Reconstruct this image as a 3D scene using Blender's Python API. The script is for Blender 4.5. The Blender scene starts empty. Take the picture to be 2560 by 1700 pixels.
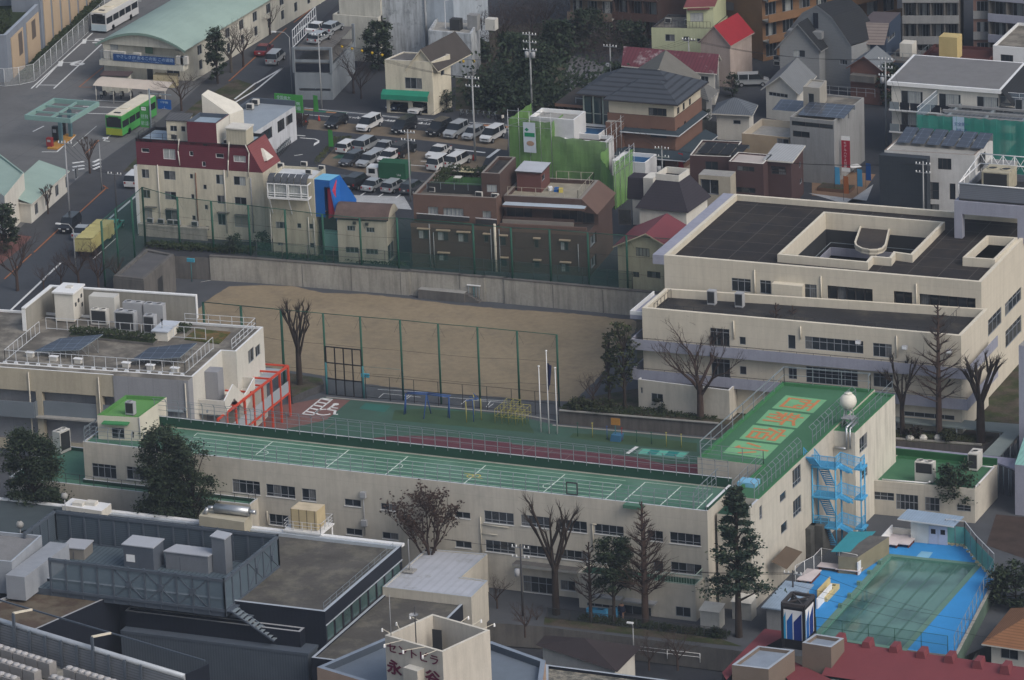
import bpy,math,random
from mathutils import Vector as aa,Matrix
from mathutils.geometry import tessellate_polygon
R=math.radians
scene=bpy.context.scene
# camera
f4,f3,fE,hN,ij=R(18.6),R(-2.18),R(23.),13000.,200.
_f=aa((-math.sin(fE)*math.cos(f4),math.cos(fE)*math.cos(f4),-math.sin(f4)))
_r=aa((math.cos(fE),math.sin(fE),0));_u=_r.cross(_f)
CR=_r*math.cos(f3)+_u*math.sin(f3);CU=-_r*math.sin(f3)+_u*math.cos(f3);CF=_f
cH=-CF*(ij/-CF.z)*1.
cH.z=ij
cP=bpy.data.cameras.new('camera');cam=bpy.data.objects.new('camera',cP)
scene.collection.objects.link(cam);scene.camera=cam
cam.matrix_world=Matrix(((CR.x,CU.x,-CF.x,cH.x),(CR.y,CU.y,-CF.y,cH.y),(CR.z,CU.z,-CF.z,cH.z),(0,0,0,1)))
cP.sensor_width=36.;cP.lens=hN/2560*36.
cP.clip_start=10;cP.clip_end=20000
# light
d1,gE=R(42),R(-22)
w=bpy.data.worlds.new('World');scene.world=w;w.use_nodes=True
nt=w.node_tree;nt.nodes.clear()
et=nt.nodes.new('ShaderNodeTexSky');et.sky_type='NISHITA';et.sun_disc=False
et.sun_elevation=d1;et.sun_rotation=R(112);et.air_density=1.3;et.dust_density=4.;et.altitude=50
bg=nt.nodes.new('ShaderNodeBackground');bg.inputs['Strength'].default_value=.15
hsv=nt.nodes.new('ShaderNodeHueSaturation');hsv.inputs['Saturation'].default_value=.8
wo=nt.nodes.new('ShaderNodeOutputWorld')
nt.links.new(et.outputs[0],hsv.inputs['Color']);nt.links.new(hsv.outputs[0],bg.inputs[0]);nt.links.new(bg.outputs[0],wo.inputs[0])
sd=bpy.data.lights.new('sun','SUN');sd.energy=1.35;sd.angle=R(30);sd.color=(1.,.97,.93)
so=bpy.data.objects.new('sun',sd);scene.collection.objects.link(so)
sv=aa((math.cos(d1)*math.cos(gE),math.cos(d1)*math.sin(gE),math.sin(d1)))
so.rotation_euler=sv.to_track_quat('Z','Y').to_euler();so.location=(0,0,300)
scene.view_settings.view_transform='Standard';scene.view_settings.look='None'
scene.view_settings.exposure=-.08;scene.view_settings.gamma=1.
scene.cycles.use_denoising=True
scene.cycles.max_bounces=6;scene.cycles.diffuse_bounces=3;scene.cycles.transparent_max_bounces=24
scene.cycles.volume_bounces=0;scene.cycles.caustics_reflective=False;scene.cycles.caustics_refractive=False
# measuring the site (survey of the photograph)
SC=640/2334.
def gO(p):
 return CF+CR*((p[0]-1280)/hN)-CU*((p[1]-850)/hN)
def P(p,z=0.):
 d=gO(p);return cH+d*((z-cH.z)/d.z)
def f9(v):
 d=aa(v)-cH;k=hN/d.dot(CF);return(1280+d.dot(CR)*k,850-d.dot(CU)*k)
def mk(ox,oy):
 return lambda x,y:(ox+x*SC,oy+y*SC)
OY=(0,420,850,1270)
al,ah,ap,av=[mk(640*i,OY[0])for i in range(4)]
aF,aE,be,aK=[mk(640*i,OY[1])for i in range(4)]
aN,aj,am,aB=[mk(640*i,OY[2])for i in range(4)]
bE,aQ,aC,at=[mk(640*i,OY[3])for i in range(4)]
def bR(p,A,Bp):
 A=aa((A[0],A[1]));Bp=aa((Bp[0],Bp[1]));u=(Bp-A).normalized();n=aa((u.y,-u.x))
 d=gO(p);t=(n.dot(A)-n.dot(cH.xy))/n.dot(d.xy);h=cH+d*t
 return(h.xy-A).dot(u),h.z
def HZ(bX,base,zb):
 g=P(base,zb);d=gO(bX);n=aa((CF.x,CF.y)).normalized()
 t=n.dot(g.xy-cH.xy)/n.dot(d.xy);return(cH+d*t).z
UX,UY=aa((1,0,0)),aa((0,1,0))
# materials
dJ={}
def ad(name,e5,ac=.85,ai=.12,scale=.6,fine=.06,gf=0.,aA=0.,a5=None,aR=None,eQ=0.,a7=None,cV=.12,eF=None):
 if name in dJ:return dJ[name]
 m=bpy.data.materials.new(name);m.use_nodes=True;nt=m.node_tree;N=nt.nodes;L=nt.links
 b=N['Principled BSDF'];b.inputs['Roughness'].default_value=ac;b.inputs['Metallic'].default_value=gf
 b.inputs['Specular IOR Level'].default_value=cV
 tc=N.new('ShaderNodeTexCoord');src=tc.outputs['Object']
 def d9(sc,det=4,vec=None,rgh=.6):
  n=N.new('ShaderNodeTexNoise');n.inputs['Scale'].default_value=sc;n.inputs['Detail'].default_value=det;n.inputs['Roughness'].default_value=rgh
  L.new(vec or src,n.inputs['Vector']);return n.outputs['Fac']
 def dE(op,a,bb,c=None):
  n=N.new('ShaderNodeMath');n.operation=op
  for i,x in enumerate((a,bb,c)):
   if x is None:continue
   if isinstance(x,(int,float)):n.inputs[i].default_value=x
   else:L.new(x,n.inputs[i])
  return n.outputs[0]
 def mr(v,a,bb,c,d):
  n=N.new('ShaderNodeMapRange');L.new(v,n.inputs[0])
  for i,x in enumerate((a,bb,c,d)):n.inputs[i+1].default_value=x
  return n.outputs[0]
 f=mr(d9(scale),.25,.75,1-ai,1+ai)
 if fine:f=dE('MULTIPLY',f,mr(d9(scale*14,3),.25,.75,1-fine,1+fine))
 gK=N.new('ShaderNodeSeparateXYZ');L.new(src,gK.inputs[0])
 if aA:
  mp=N.new('ShaderNodeMapping');mp.inputs['Scale'].default_value=(.9,.9,.1);L.new(src,mp.inputs[0])
  f=dE('MULTIPLY',f,mr(d9(1.5,5,mp.outputs[0],.7),.42,.72,1.,1-aA))
 if a5:
  sx,sy,wd,dk=a5[:4]
  axes=('X','Y')if len(a5)<5 else a5[4]
  for ax,s in zip(axes,(sx,sy)):
   if not s:continue
   a=gK.outputs[ax]
   fr=dE('FRACT',dE('DIVIDE',a,s),0)
   ip=dE('LESS_THAN',fr,wd/s)
   f=dE('MULTIPLY',f,dE('MULTIPLY_ADD',ip,dk-1,1.))
 if aR:
  ax,s,dp=aR
  a=gK.outputs[ax]if len(ax)==1 else dE('ADD',gK.outputs[ax[0]],gK.outputs[ax[1]])
  sn=dE('SINE',dE('MULTIPLY',a,2*math.pi/s),0)
  f=dE('MULTIPLY',f,mr(sn,.2,1.,1+dp*.2,1-dp))
 vm=N.new('ShaderNodeVectorMath');vm.operation='SCALE'
 if a7:
  mx=N.new('ShaderNodeMix');mx.data_type='RGBA'
  mx.inputs['A'].default_value=(*e5,1);mx.inputs['B'].default_value=(*a7[0],1)
  L.new(mr(d9(a7[2],6,None,.7),a7[1]-.06,a7[1]+.06,0,1),mx.inputs['Factor'])
  L.new(mx.outputs['Result'],vm.inputs[0])
 else:vm.inputs[0].default_value=e5
 L.new(f,vm.inputs['Scale']);L.new(vm.outputs[0],b.inputs['Base Color'])
 if eQ:
  bp=N.new('ShaderNodeBump');bp.inputs['Strength'].default_value=eQ;bp.inputs['Distance'].default_value=.05
  L.new(d9(scale*10,4),bp.inputs['Height']);L.new(bp.outputs[0],b.inputs['Normal'])
 if eF is not None:b.inputs['Alpha'].default_value=eF
 m.diffuse_color=(*e5,1);dJ[name]=m;return m
def net(name,e5,cover):
 if name in dJ:return dJ[name]
 m=bpy.data.materials.new(name);m.use_nodes=True;N=m.node_tree.nodes;L=m.node_tree.links
 b=N['Principled BSDF'];b.inputs['Base Color'].default_value=(*e5,1);b.inputs['Roughness'].default_value=.9
 b.inputs['Alpha'].default_value=cover;b.inputs['Specular IOR Level'].default_value=.1
 dJ[name]=m;return m
def srgb(r,g,b):
 return tuple(((x/255)/12.92 if x/255<=.04045 else((x/255+.055)/1.055)**2.4)for x in(r,g,b))
# mesh collecting
fN=scene.collection
gj={}
def v3(p,z=None):
 return aa((p[0],p[1],p[2]if z is None else z))
class MB:
 def __init__(s):s.v=[];s.f=[];s.m=[];s.mats=[];s.sm=[]
 def mi(s,m):
  if m not in s.mats:s.mats.append(m)
  return s.mats.index(m)
 def ag(s,aM,m,dK=False):
  n=len(s.v);s.v+=[aa(p)for p in aM];s.f.append(tuple(range(n,n+len(aM))));s.m.append(s.mi(m));s.sm.append(dK);return s
 def af(s,o,a,b,c,m,bX=None):
  o,a,b,c=map(aa,(o,a,b,c))
  if a.cross(b).dot(c)<0:a,b=b,a
  n=len(s.v);s.v+=[o,o+a,o+a+b,o+b,o+c,o+a+c,o+a+b+c,o+b+c]
  for i,q in enumerate(((0,3,2,1),(4,5,6,7),(0,1,5,4),(1,2,6,5),(2,3,7,6),(3,0,4,7))):
   s.f.append(tuple(n+k for k in q));s.m.append(s.mi(bX if bX and i==1 else m));s.sm.append(False)
  return s
 def box(s,x0,y0,z0,x1,y1,z1,m,bX=None):
  return s.af((x0,y0,z0),(x1-x0,0,0),(0,y1-y0,0),(0,0,z1-z0),m,bX)
 def aO(s,c,sx,sy,sz,m,rz=0.,bX=None):
  a=aa((math.cos(rz),math.sin(rz),0));b=aa((-math.sin(rz),math.cos(rz),0))
  return s.af(aa(c)-a*sx/2-b*sy/2,a*sx,b*sy,(0,0,sz),m,bX)
 def aG(s,p0,p1,r0,r1,m,n=6,cap=True,dK=True):
  p0,p1=aa(p0),aa(p1);d=p1-p0
  if d.length<1e-6:return s
  d.normalize();a=d.orthogonal().normalized();b=d.cross(a);k=len(s.v);mi=s.mi(m)
  for p,r in((p0,r0),(p1,r1)):
   for i in range(n):
    t=2*math.pi*i/n;s.v.append(p+(a*math.cos(t)+b*math.sin(t))*r)
  for i in range(n):
   j=(i+1)%n;s.f.append((k+i,k+j,k+n+j,k+n+i));s.m.append(mi);s.sm.append(dK)
  if cap:
   s.f.append(tuple(range(k+n-1,k-1,-1)));s.m.append(mi);s.sm.append(False)
   s.f.append(tuple(range(k+n,k+2*n)));s.m.append(mi);s.sm.append(False)
  return s
 def path(s,aM,r,m,n=5):
  for a,b in zip(aM,aM[1:]):s.aG(a,b,r,r,m,n)
  return s
 def bar(s,p0,p1,w,m):
  return s.aG(p0,p1,w*.707,w*.707,m,4,True,False)
 def bV(s,c,gg,m,n=16,dK=True):
  c=aa(c);k=len(s.v);mi=s.mi(m)
  for r,z in gg:
   for i in range(n):
    t=2*math.pi*i/n;s.v.append(c+aa((r*math.cos(t),r*math.sin(t),z)))
  for j in range(len(gg)-1):
   for i in range(n):
    i2=(i+1)%n;s.f.append((k+j*n+i,k+j*n+i2,k+(j+1)*n+i2,k+(j+1)*n+i));s.m.append(mi);s.sm.append(dK)
  return s
 def bj(s,ar,z0,z1,m,bX=None,gP=True):
  ar=a6([aa((p[0],p[1]))for p in ar]);n=len(ar)
  for i in range(n):
   a,b=ar[i],ar[(i+1)%n]
   s.ag([v3(a,z0),v3(b,z0),v3(b,z1),v3(a,z1)]if not isinstance(z1,(list,tuple))else[v3(a,z0),v3(b,z0),v3(b,z1[(i+1)%n]),v3(a,z1[i])],m)
  s.b1(ar,z1,bX or m)
  if gP:s.b1(ar,z0,m,g3=True)
  return s
 def b1(s,ar,z,m,dO=(),g3=False):
  hQ=[[v3(p,0)for p in a6(ar)]]+[[v3(p,0)for p in h]for h in dO]
  aM=[p for l in hQ for p in l];tr=tessellate_polygon(hQ)
  for t in tr:
   a,b,c=(aM[i]for i in t)
   if(b-a).cross(c-a).z<0:b,c=c,b
   if g3:b,c=c,b
   s.ag([v3(a,z),v3(b,z),v3(c,z)],m)
  return s
 def ab(s,name,parent=None,ao=None,ba=None,az=None,kind=None):
  me=bpy.data.meshes.new(name);bT=gj.get(parent.name,aa((0,0,0)))if parent else None
  if bT is None:
   if kind or not s.v:bT=aa((0,0,0))
   else:
    n=len(s.v);bT=aa((sum(p.x for p in s.v)/n,sum(p.y for p in s.v)/n,min(p.z for p in s.v)))
  me.from_pydata([tuple(p-bT)for p in s.v],[],s.f)
  for m in s.mats:me.materials.append(m)
  me.polygons.foreach_set('material_index',s.m);me.polygons.foreach_set('use_smooth',s.sm);me.update()
  o=bpy.data.objects.new(name,me);fN.objects.link(o)
  if parent:o.parent=parent
  else:o.location=bT
  gj[o.name]=bT
  ey(o,ao,ba,az,kind);return o
def ey(o,ao=None,ba=None,az=None,kind=None):
 if ao:o['label']=ao
 if ba:o['category']=ba
 if az:o['group']=az
 if kind:o['kind']=kind
 return o
def ay(name,ao,ba,hv=(0,0,0),az=None):
 o=bpy.data.objects.new(name,None);fN.objects.link(o);o.location=hv;o.empty_display_size=.5
 gj[o.name]=aa(hv);return ey(o,ao,ba,az)
def fH(ae,hv,rz=0.,ao=None,az=None,scale=None,mats=None):
 def cp(o,par):
  c=o.copy();fN.objects.link(c);c.parent=par
  if mats and c.type=='MESH' and any(m in mats for m in c.data.materials):
   c.data=c.data.copy()
   for i,m in enumerate(c.data.materials):
    if m in mats:c.data.materials[i]=mats[m]
  for k in gX.get(o.name,[]):cp(k,c)
  return c
 if ae.name not in gX:
  def iH(o):
   ks=list(o.children);gX[o.name]=ks
   for x in ks:iH(x)
  iH(ae)
 c=cp(ae,None);c.location=hv;c.rotation_euler=(0,0,rz)
 if scale:c.scale=(scale,)*3
 ey(c,ao,None,az);return c
gX={}
def a6(p):
 a=sum(p[i][0]*p[(i+1)%len(p)][1]-p[(i+1)%len(p)][0]*p[i][1]for i in range(len(p)))
 return list(p)if a>0 else list(reversed(p))
def a2(ar,t):
 n=len(ar);bA=[]
 for i in range(n):
  a,b,c=(aa((ar[k][0],ar[k][1]))for k in((i-1)%n,i,(i+1)%n))
  u=(b-a).normalized();w2=(c-b).normalized();n1=aa((-u.y,u.x));n2=aa((-w2.y,w2.x))
  k=n1+n2;k=k/max(.2,k.dot(n1))if k.length>1e-6 else n1
  bA.append(b+k*t)
 return bA
# building helpers
def wall(b,A,Bp,z0,z1,dO,m,depth=.14,rev=None):
 A=aa((A[0],A[1]));Bp=aa((Bp[0],Bp[1]));Lw=(Bp-A).length;u=(Bp-A)/Lw;gF=aa((-u.y,u.x))
 def pt(x,z,d=0.):q=A+u*x+gF*d;return aa((q.x,q.y,z))
 hs=[]
 for(a,c,d,e)in dO:
  a,c=max(.02,min(a,c)),min(Lw-.02,max(a,c));d,e=max(z0+.02,min(d,e)),min(z1-.02,max(d,e))
  if c-a>.05 and e-d>.05:hs.append((a,c,d,e))
 xs=sorted({0.,Lw,*[h[0]for h in hs],*[h[1]for h in hs]});zs=sorted({z0,z1,*[h[2]for h in hs],*[h[3]for h in hs]})
 for i in range(len(xs)-1):
  c6=None
  for j in range(len(zs)-1):
   cx,cz=(xs[i]+xs[i+1])/2,(zs[j]+zs[j+1])/2
   fY=not any(h[0]<cx<h[1]and h[2]<cz<h[3]for h in hs)
   if fY and c6 is None:c6=zs[j]
   if(not fY or j==len(zs)-2)and c6 is not None:
    bX=zs[j+1]if fY else zs[j]
    b.ag([pt(xs[i],c6),pt(xs[i+1],c6),pt(xs[i+1],bX),pt(xs[i],bX)],m);c6=None
 rv=rev or m
 for(a,c,d,e)in hs:
  b.ag([pt(a,d),pt(c,d),pt(c,d,depth),pt(a,d,depth)],rv);b.ag([pt(a,e),pt(a,e,depth),pt(c,e,depth),pt(c,e)],rv)
  b.ag([pt(a,d),pt(a,d,depth),pt(a,e,depth),pt(a,e)],rv);b.ag([pt(c,d),pt(c,e),pt(c,e,depth),pt(c,d,depth)],rv)
 return hs
def he(name='window_glass',e5=(.02,.026,.032),ac=.08):
 return ad(name,e5,ac=ac,ai=.5,scale=.35,fine=0.,cV=.6)
def window(parent,A,Bp,h,nx=2,nz=1,depth=.14,fm=None,gm=None,fw=.06,name='window',gV=None,ao=None,curtain=None):
 A=aa((A[0],A[1]));Bp=aa((Bp[0],Bp[1]));u=(Bp-A).normalized();gF=aa((-u.y,u.x));a,c,d,e=h
 fm=fm or jr;gm=gm or ff
 def pt(x,z,k=0.):q=A+u*x+gF*k;return aa((q.x,q.y,z))
 U=aa((u.x,u.y,0));NI=aa((gF.x,gF.y,0));Z=aa((0,0,1));b=MB();k=depth*.45;t=depth*.4
 b.af(pt(a,d,k),U*(c-a),NI*t,Z*fw,fm);b.af(pt(a,e-fw,k),U*(c-a),NI*t,Z*fw,fm)
 b.af(pt(a,d+fw,k),U*fw,NI*t,Z*(e-d-2*fw),fm);b.af(pt(c-fw,d+fw,k),U*fw,NI*t,Z*(e-d-2*fw),fm)
 for i in range(1,nx):b.af(pt(a+(c-a)*i/nx-fw/2,d+fw,k),U*fw,NI*t,Z*(e-d-2*fw),fm)
 nzs=[nz]if isinstance(nz,float)else[i/nz for i in range(1,nz)]
 for q in nzs:b.af(pt(a+fw,d+(e-d)*q-fw/2,k+.004),U*(c-a-2*fw),NI*(t-.008),Z*fw,fm)
 if gV:b.af(pt(a-.05,d-.06,-.08),U*(c-a+.1),NI*(.08+k),Z*.058,gV)
 o=b.ab(name,parent,ao)
 g=MB();g.ag([pt(a,d,depth*.8),pt(c,d,depth*.8),pt(c,e,depth*.8),pt(a,e,depth*.8)],gm)
 if curtain:
  w0,w1=curtain[1:];g.ag([pt(a+(c-a)*w0,d+fw,depth*.78),pt(a+(c-a)*w1,d+fw,depth*.78),pt(a+(c-a)*w1,e-fw,depth*.78),pt(a+(c-a)*w0,e-fw,depth*.78)],curtain[0])
 fu=int(abs(a*37.1+d*91.7+A.x*13.3))%10
 if not curtain and fu<4 and nx>1:k0=(fu%nx)/nx;g.ag([pt(a+(c-a)*k0,d+fw,depth*.78),pt(a+(c-a)*(k0+1/nx),d+fw,depth*.78),pt(a+(c-a)*(k0+1/nx),e-fw,depth*.78),pt(a+(c-a)*k0,e-fw,depth*.78)],h4)
 g.ab('pane',o);return o
class Bd:
 def __init__(s,name,ao,ba,ar,z0,z1,wm,rm,par=.5,pt=.25,pm=None,world=False,az=None,ae=None,rim=None):
  aM=[aa((p[0],p[1]))for p in ar]if world else[P(p,z1).xy for p in ar]
  s.ar=aM;s.z0,s.z1,s.wm,s.rm,s.par,s.pt,s.pm,s.rim=z0,z1,wm,rm,par,pt,pm or wm,rim
  s.n=len(aM);a=sum(aM[i].x*aM[(i+1)%s.n].y-aM[(i+1)%s.n].x*aM[i].y for i in range(s.n));s.isccw=a>0
  c=sum(aM,aa((0,0)))/s.n
  s.ae=ae or ay(name,ao,ba,(c.x,c.y,z0),az);s.h={i:[]for i in range(s.n)};s.w=[];s.rh=[]
 def edge(s,i):
  a,b=s.ar[i],s.ar[(i+1)%s.n];return(a,b)if s.isccw else(b,a)
 def win(s,i,p0,p1,nx=2,nz=1,**kw):
  A,Bp=s.edge(i);a,zt=bR(p0,A,Bp);c,zb=bR(p1,A,Bp);Lw=(Bp-A).length
  a,c=max(.03,min(a,c)),min(Lw-.03,max(a,c));zb,zt=max(s.z0+.03,min(zb,zt)),min(s.z1-.03,max(zb,zt))
  if c-a<.1 or zt-zb<.1:print('BAD WINDOW',s.ae.name,i,p0,p1,a,c,zb,zt,Lw);return
  s.h[i].append((a,c,zb,zt));s.w.append((i,(a,c,zb,zt),nx,nz,kw));return s
 def wu(s,i,a,c,zb,zt,nx=2,nz=1,**kw):
  s.h[i].append((a,c,zb,zt));s.w.append((i,(a,c,zb,zt),nx,nz,kw));return s
 def row(s,i,p0,p1,n,wd,hK,nx=2,nz=1,**kw):
  A,Bp=s.edge(i);a,za=bR(p0,A,Bp);c,zc=bR(p1,A,Bp)
  for k in range(n):
   t=k/max(1,n-1);s.wu(i,a+(c-a)*t,a+(c-a)*t+wd,za+(zc-za)*t-hK,za+(zc-za)*t,nx,nz,**kw)
  return s
 def hit(s,i,p,bT=0.):
  A,Bp=s.edge(i);u=(Bp-A).normalized();n=aa((u.y,-u.x))*bT
  x,z=bR(p,A+n,Bp+n);q=A+n+u*x;return aa((q.x,q.y,z))
 def frame(s,i):
  A,Bp=s.edge(i);u=(Bp-A).normalized();return A,Bp,aa((u.x,u.y,0)),aa((u.y,-u.x,0))
 def hl(s,b,i,p0,p1,hK,bA,m,bT=0.):
  A,Bp,U,No=s.frame(i);a=s.hit(i,p0,bA);c=s.hit(i,p1,bA);z=(a.z+c.z)/2
  q=a-No*bA;q.z=z-hK;b.af(q+No*.004,U*((c-a).dot(U)),No*(bA-.004),(0,0,hK),m);return s
 def pipe(s,b,i,p0,p1,m=None,r=.06):
  a=s.hit(i,p0,.1);c=s.hit(i,p1,.1);c.x,c.y=a.x,a.y
  b.aG(a,c,r,r,m or cQ,6);return s
 def aD(s,depth=.14,walls=True,roof=True):
  b=MB()
  for i in range(s.n):
   A,Bp=s.edge(i);hs=wall(b,A,Bp,s.z0,s.z1,s.h[i],s.wm,depth)
  b.ab('wall',s.ae)
  for(i,h,nx,nz,kw)in s.w:
   A,Bp=s.edge(i);window(s.ae,A,Bp,h,nx,nz,depth=kw.pop('depth',depth),**kw)
  ar=a6(s.ar);f8=a2(ar,s.pt)
  if roof:
   if s.par>0:
    b=MB()
    s.rp=b;b.b1(f8,s.z1-s.par,s.rm,dO=s.rh);b.ab('roof',s.ae)
    b=MB()
    for i in range(len(ar)):
     j=(i+1)%len(ar);a,c,d,e=ar[i],ar[j],f8[j],f8[i]
     b.ag([v3(a,s.z1),v3(c,s.z1),v3(d,s.z1),v3(e,s.z1)],s.rim or s.pm)
     b.ag([v3(e,s.z1),v3(d,s.z1),v3(d,s.z1-s.par),v3(e,s.z1-s.par)],s.pm)
    b.ab('parapet',s.ae)
   else:
    b=MB();b.b1(ar,s.z1,s.rm,dO=s.rh);b.ab('roof',s.ae)
  return s
def cD(b,ar,z,em,rm,wm,bI=.4,bQ=.15,along=0):
 p=a6([aa((q[0],q[1]))for q in ar]);p=p[along:]+p[:along];o=a2(p,-bI)
 m1=(o[1]+o[2])/2;m0=(o[0]+o[3])/2;w0=(p[0]+p[3])/2;w1=(p[1]+p[2])/2
 zr=z+em;ze=z-bI*em/max(.5,(p[1]-p[2]).length/2)
 for(a,c,r0,r1)in((o[0],o[1],m0,m1),(o[2],o[3],m1,m0)):
  A,C,X,Y=v3(a,ze),v3(c,ze),v3(r1,zr),v3(r0,zr);T=aa((0,0,bQ))
  b.ag([A+T,C+T,X+T,Y+T],rm);b.ag([A,Y,X,C],wm);b.ag([A,C,C+T,A+T],wm);b.ag([C,X,X+T,C+T],wm);b.ag([Y,A,A+T,Y+T],wm)
 for(a,c,r)in((p[1],p[2],w1),(p[3],p[0],w0)):
  b.ag([v3(a,z),v3(c,z),v3(r,zr-.02)],wm)
 return zr
def fG(b,ar,z,em,rm,wm,bI=.4,bQ=.15,eL=None):
 p=a6([aa((q[0],q[1]))for q in ar]);o=a2(p,-bI);k=(p[0]-p[1]).length;l=(p[1]-p[2]).length
 c=(p[0]+p[1]+p[2]+p[3])/4
 if k>=l:u=(p[1]-p[0]).normalized();h=(k-l)/2 if eL is None else eL/2;r0,r1=c-u*h,c+u*h;fs=((0,1,r1,r0),(1,2,r1),(2,3,r0,r1),(3,0,r0))
 else:u=(p[2]-p[1]).normalized();h=(l-k)/2 if eL is None else eL/2;r0,r1=c-u*h,c+u*h;fs=((0,1,r0),(1,2,r1,r0),(2,3,r1),(3,0,r0,r1))
 T=aa((0,0,bQ))
 for f in fs:
  aM=[v3(o[f[0]],z),v3(o[f[1]],z)]+[v3(q,z+em)for q in f[2:]]
  b.ag([q+T for q in aM],rm)
 for i in range(4):
  a,d=v3(o[i],z),v3(o[(i+1)%4],z);b.ag([a,d,d+T,a+T],wm)
 b.b1(o,z,wm,g3=True)
def bF(b,aM,h,m,a3=1.5,aP=(1.,.5),pw=.05,rw=.035,cC=None):
 for a,c in zip(aM,aM[1:]):
  a,c=aa(a),aa(c);L=(c-a).length;n=max(1,round(L/a3))
  for i in range(n+1):
   q=a+(c-a)*i/n;b.bar(q,q+aa((0,0,h)),pw,m)
   if cC is not None:b.bar(q+aa((0,0,h)),q+aa((0,0,h+.35))+aa(cC),pw,m)
  for f in aP:b.bar(a+aa((0,0,h*f)),c+aa((0,0,h*f)),rw,m)
  if cC is not None:o=aa((0,0,h+.35))+aa(cC);b.bar(a+o,c+o,rw,m)
def c3(parent,s,o,u,up,size,m,name='lettering',ef=1.,bQ=.02,hU='LEFT',e8=None,**kw):
 cu=bpy.data.curves.new(name,'FONT');cu.body=s;cu.size=1.;cu.align_x=hU;cu.extrude=0.;cu.resolution_u=2
 cu.offset=kw.pop('bold',0.)
 t=bpy.data.objects.new('tmp',cu);fN.objects.link(t);dg=bpy.context.evaluated_depsgraph_get();dg.update()
 me=bpy.data.meshes.new_from_object(t.evaluated_get(dg));fN.objects.unlink(t);bpy.data.objects.remove(t)
 o,u,up=aa(o),aa(u).normalized(),aa(up).normalized();nrm=u.cross(up)
 xs=[v.co.x for v in me.vertices]or[0];ys=[v.co.y for v in me.vertices]or[0]
 kx=size*ef
 if e8:kx=e8/max(1e-3,max(xs)-min(xs))
 b=MB();mi=b.mi(m)
 bT=(0 if hU!='LEFT' else min(xs))
 vs=[o+u*((v.co.x-bT)*kx)+up*((v.co.y-min(ys))*size)+nrm*bQ for v in me.vertices]
 for f in me.polygons:b.ag([vs[i]for i in f.vertices],m)
 bpy.data.meshes.remove(me);return b.ab(name,parent,**kw)
# palette
jr=ad('alu_frame',(.23,.25,.28),ac=.5,ai=.05)
aq=ad('dark_frame',(.05,.045,.045),ac=.5,ai=.05)
er=ad('white_frame',(.62,.63,.64),ac=.5,ai=.05)
ff=he()
bS=ad('net_curtain',(.34,.36,.36),ac=.9,ai=.15,scale=3,aR=('XY',.25,.25))
h4=ad('dim_curtain',(.13,.135,.14),ac=.9,ai=.3,scale=3,aR=('XY',.25,.3))
gG=ad('storm_shutter',(.3,.29,.26),ac=.6,aR=('Z',.12,.25))
cQ=ad('drain_pipe',(.48,.45,.38),ac=.6)
aZ=ad('grey_pipe',(.3,.31,.33),ac=.5)
iz=ad('playground_sand',(.245,.198,.134),ac=1,ai=.13,scale=.09,fine=.12,eQ=.2,a7=((.215,.175,.122),.55,.25))
eT=ad('asphalt',(.042,.045,.053),ac=.95,ai=.16,scale=.12,fine=.1)
fM=ad('grey_asphalt',(.075,.08,.09),ac=.95,ai=.15,scale=.25,fine=.08)
gn=ad('road_asphalt',(.056,.062,.073),ac=.9,ai=.15,scale=.15,fine=.08)
h6=ad('depot_concrete',(.135,.137,.14),ac=.95,ai=.22,scale=.12,fine=.06,a5=(9,9,.12,.8),a7=((.1,.105,.11),.56,.12))
gz=ad('pavement',(.062,.064,.07),ac=.95,ai=.14,scale=.4)
jM=ad('red_pavement',(.15,.075,.07),ac=.95,ai=.15,scale=.4)
cy=ad('earth',(.075,.062,.048),ac=1,ai=.35,scale=.5,fine=.3,a7=((.04,.05,.022),.52,.35))
bH=ad('road_paint',(.62,.63,.63),ac=.8,ai=.15,scale=2)
eD=ad('orange_paint',(.32,.13,.06),ac=.8,ai=.2,scale=2)
cE=ad('stained_concrete',(.34,.325,.29),ac=.95,ai=.18,scale=.25,fine=.1,aA=.4)
aI=ad('clean_concrete',(.3,.295,.28),ac=.9,ai=.1,scale=.3,aA=.2)
aJ=ad('dark_concrete',(.13,.125,.12),ac=.95,ai=.2,scale=.4,aA=.3)
g7=ad('yard_green',(.052,.1,.078),ac=.95,ai=.12,scale=.3,fine=.08,a7=((.045,.105,.08),.55,.15))
hR=ad('play_mat_green',(.045,.082,.045),ac=.95,ai=.15,scale=.4)
iY=ad('teal_patch',(.035,.125,.105),ac=.95,ai=.12)
g6=ad('rubber_red',(.165,.09,.082),ac=.95,ai=.14,scale=.5,fine=.12)
hV=ad('track_maroon',(.105,.037,.048),ac=.95,ai=.15,scale=.4)
ii=ad('lane_line',(.2,.14,.14),ac=.95)
b7=ad('school_wall',(.5,.47,.41),ac=.9,ai=.07,scale=.15,fine=.03,aA=.17,a5=(7.2,3.4,.04,.88,('X','Z')),a7=((.44,.415,.365),.57,.16))
bY=ad('school_block_wall',(.56,.515,.43),ac=.9,ai=.05,scale=.2,fine=.03,aA=.12,a5=(4.,1.55,.03,.86,('X','Z')))
bG=ad('lavender_grey',(.295,.305,.375),ac=.8,ai=.06,scale=.4,aA=.15)
aX=ad('cream_coping',(.64,.59,.49),ac=.8,ai=.05,aA=.1)
ak=ad('white_paint',(.7,.71,.72),ac=.6,ai=.05)
au=ad('off_white',(.6,.58,.53),ac=.8,ai=.06,scale=.4,aA=.12)
ex=ad('stained_white_wall',(.5,.53,.56),ac=.9,ai=.12,scale=.35,aA=.65,a7=((.3,.32,.34),.6,.6))
bz=ad('bitumen_roof',(.04,.036,.036),ac=.95,ai=.18,scale=.15,fine=.12,eQ=.3,a7=((.055,.047,.042),.52,.2))
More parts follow.
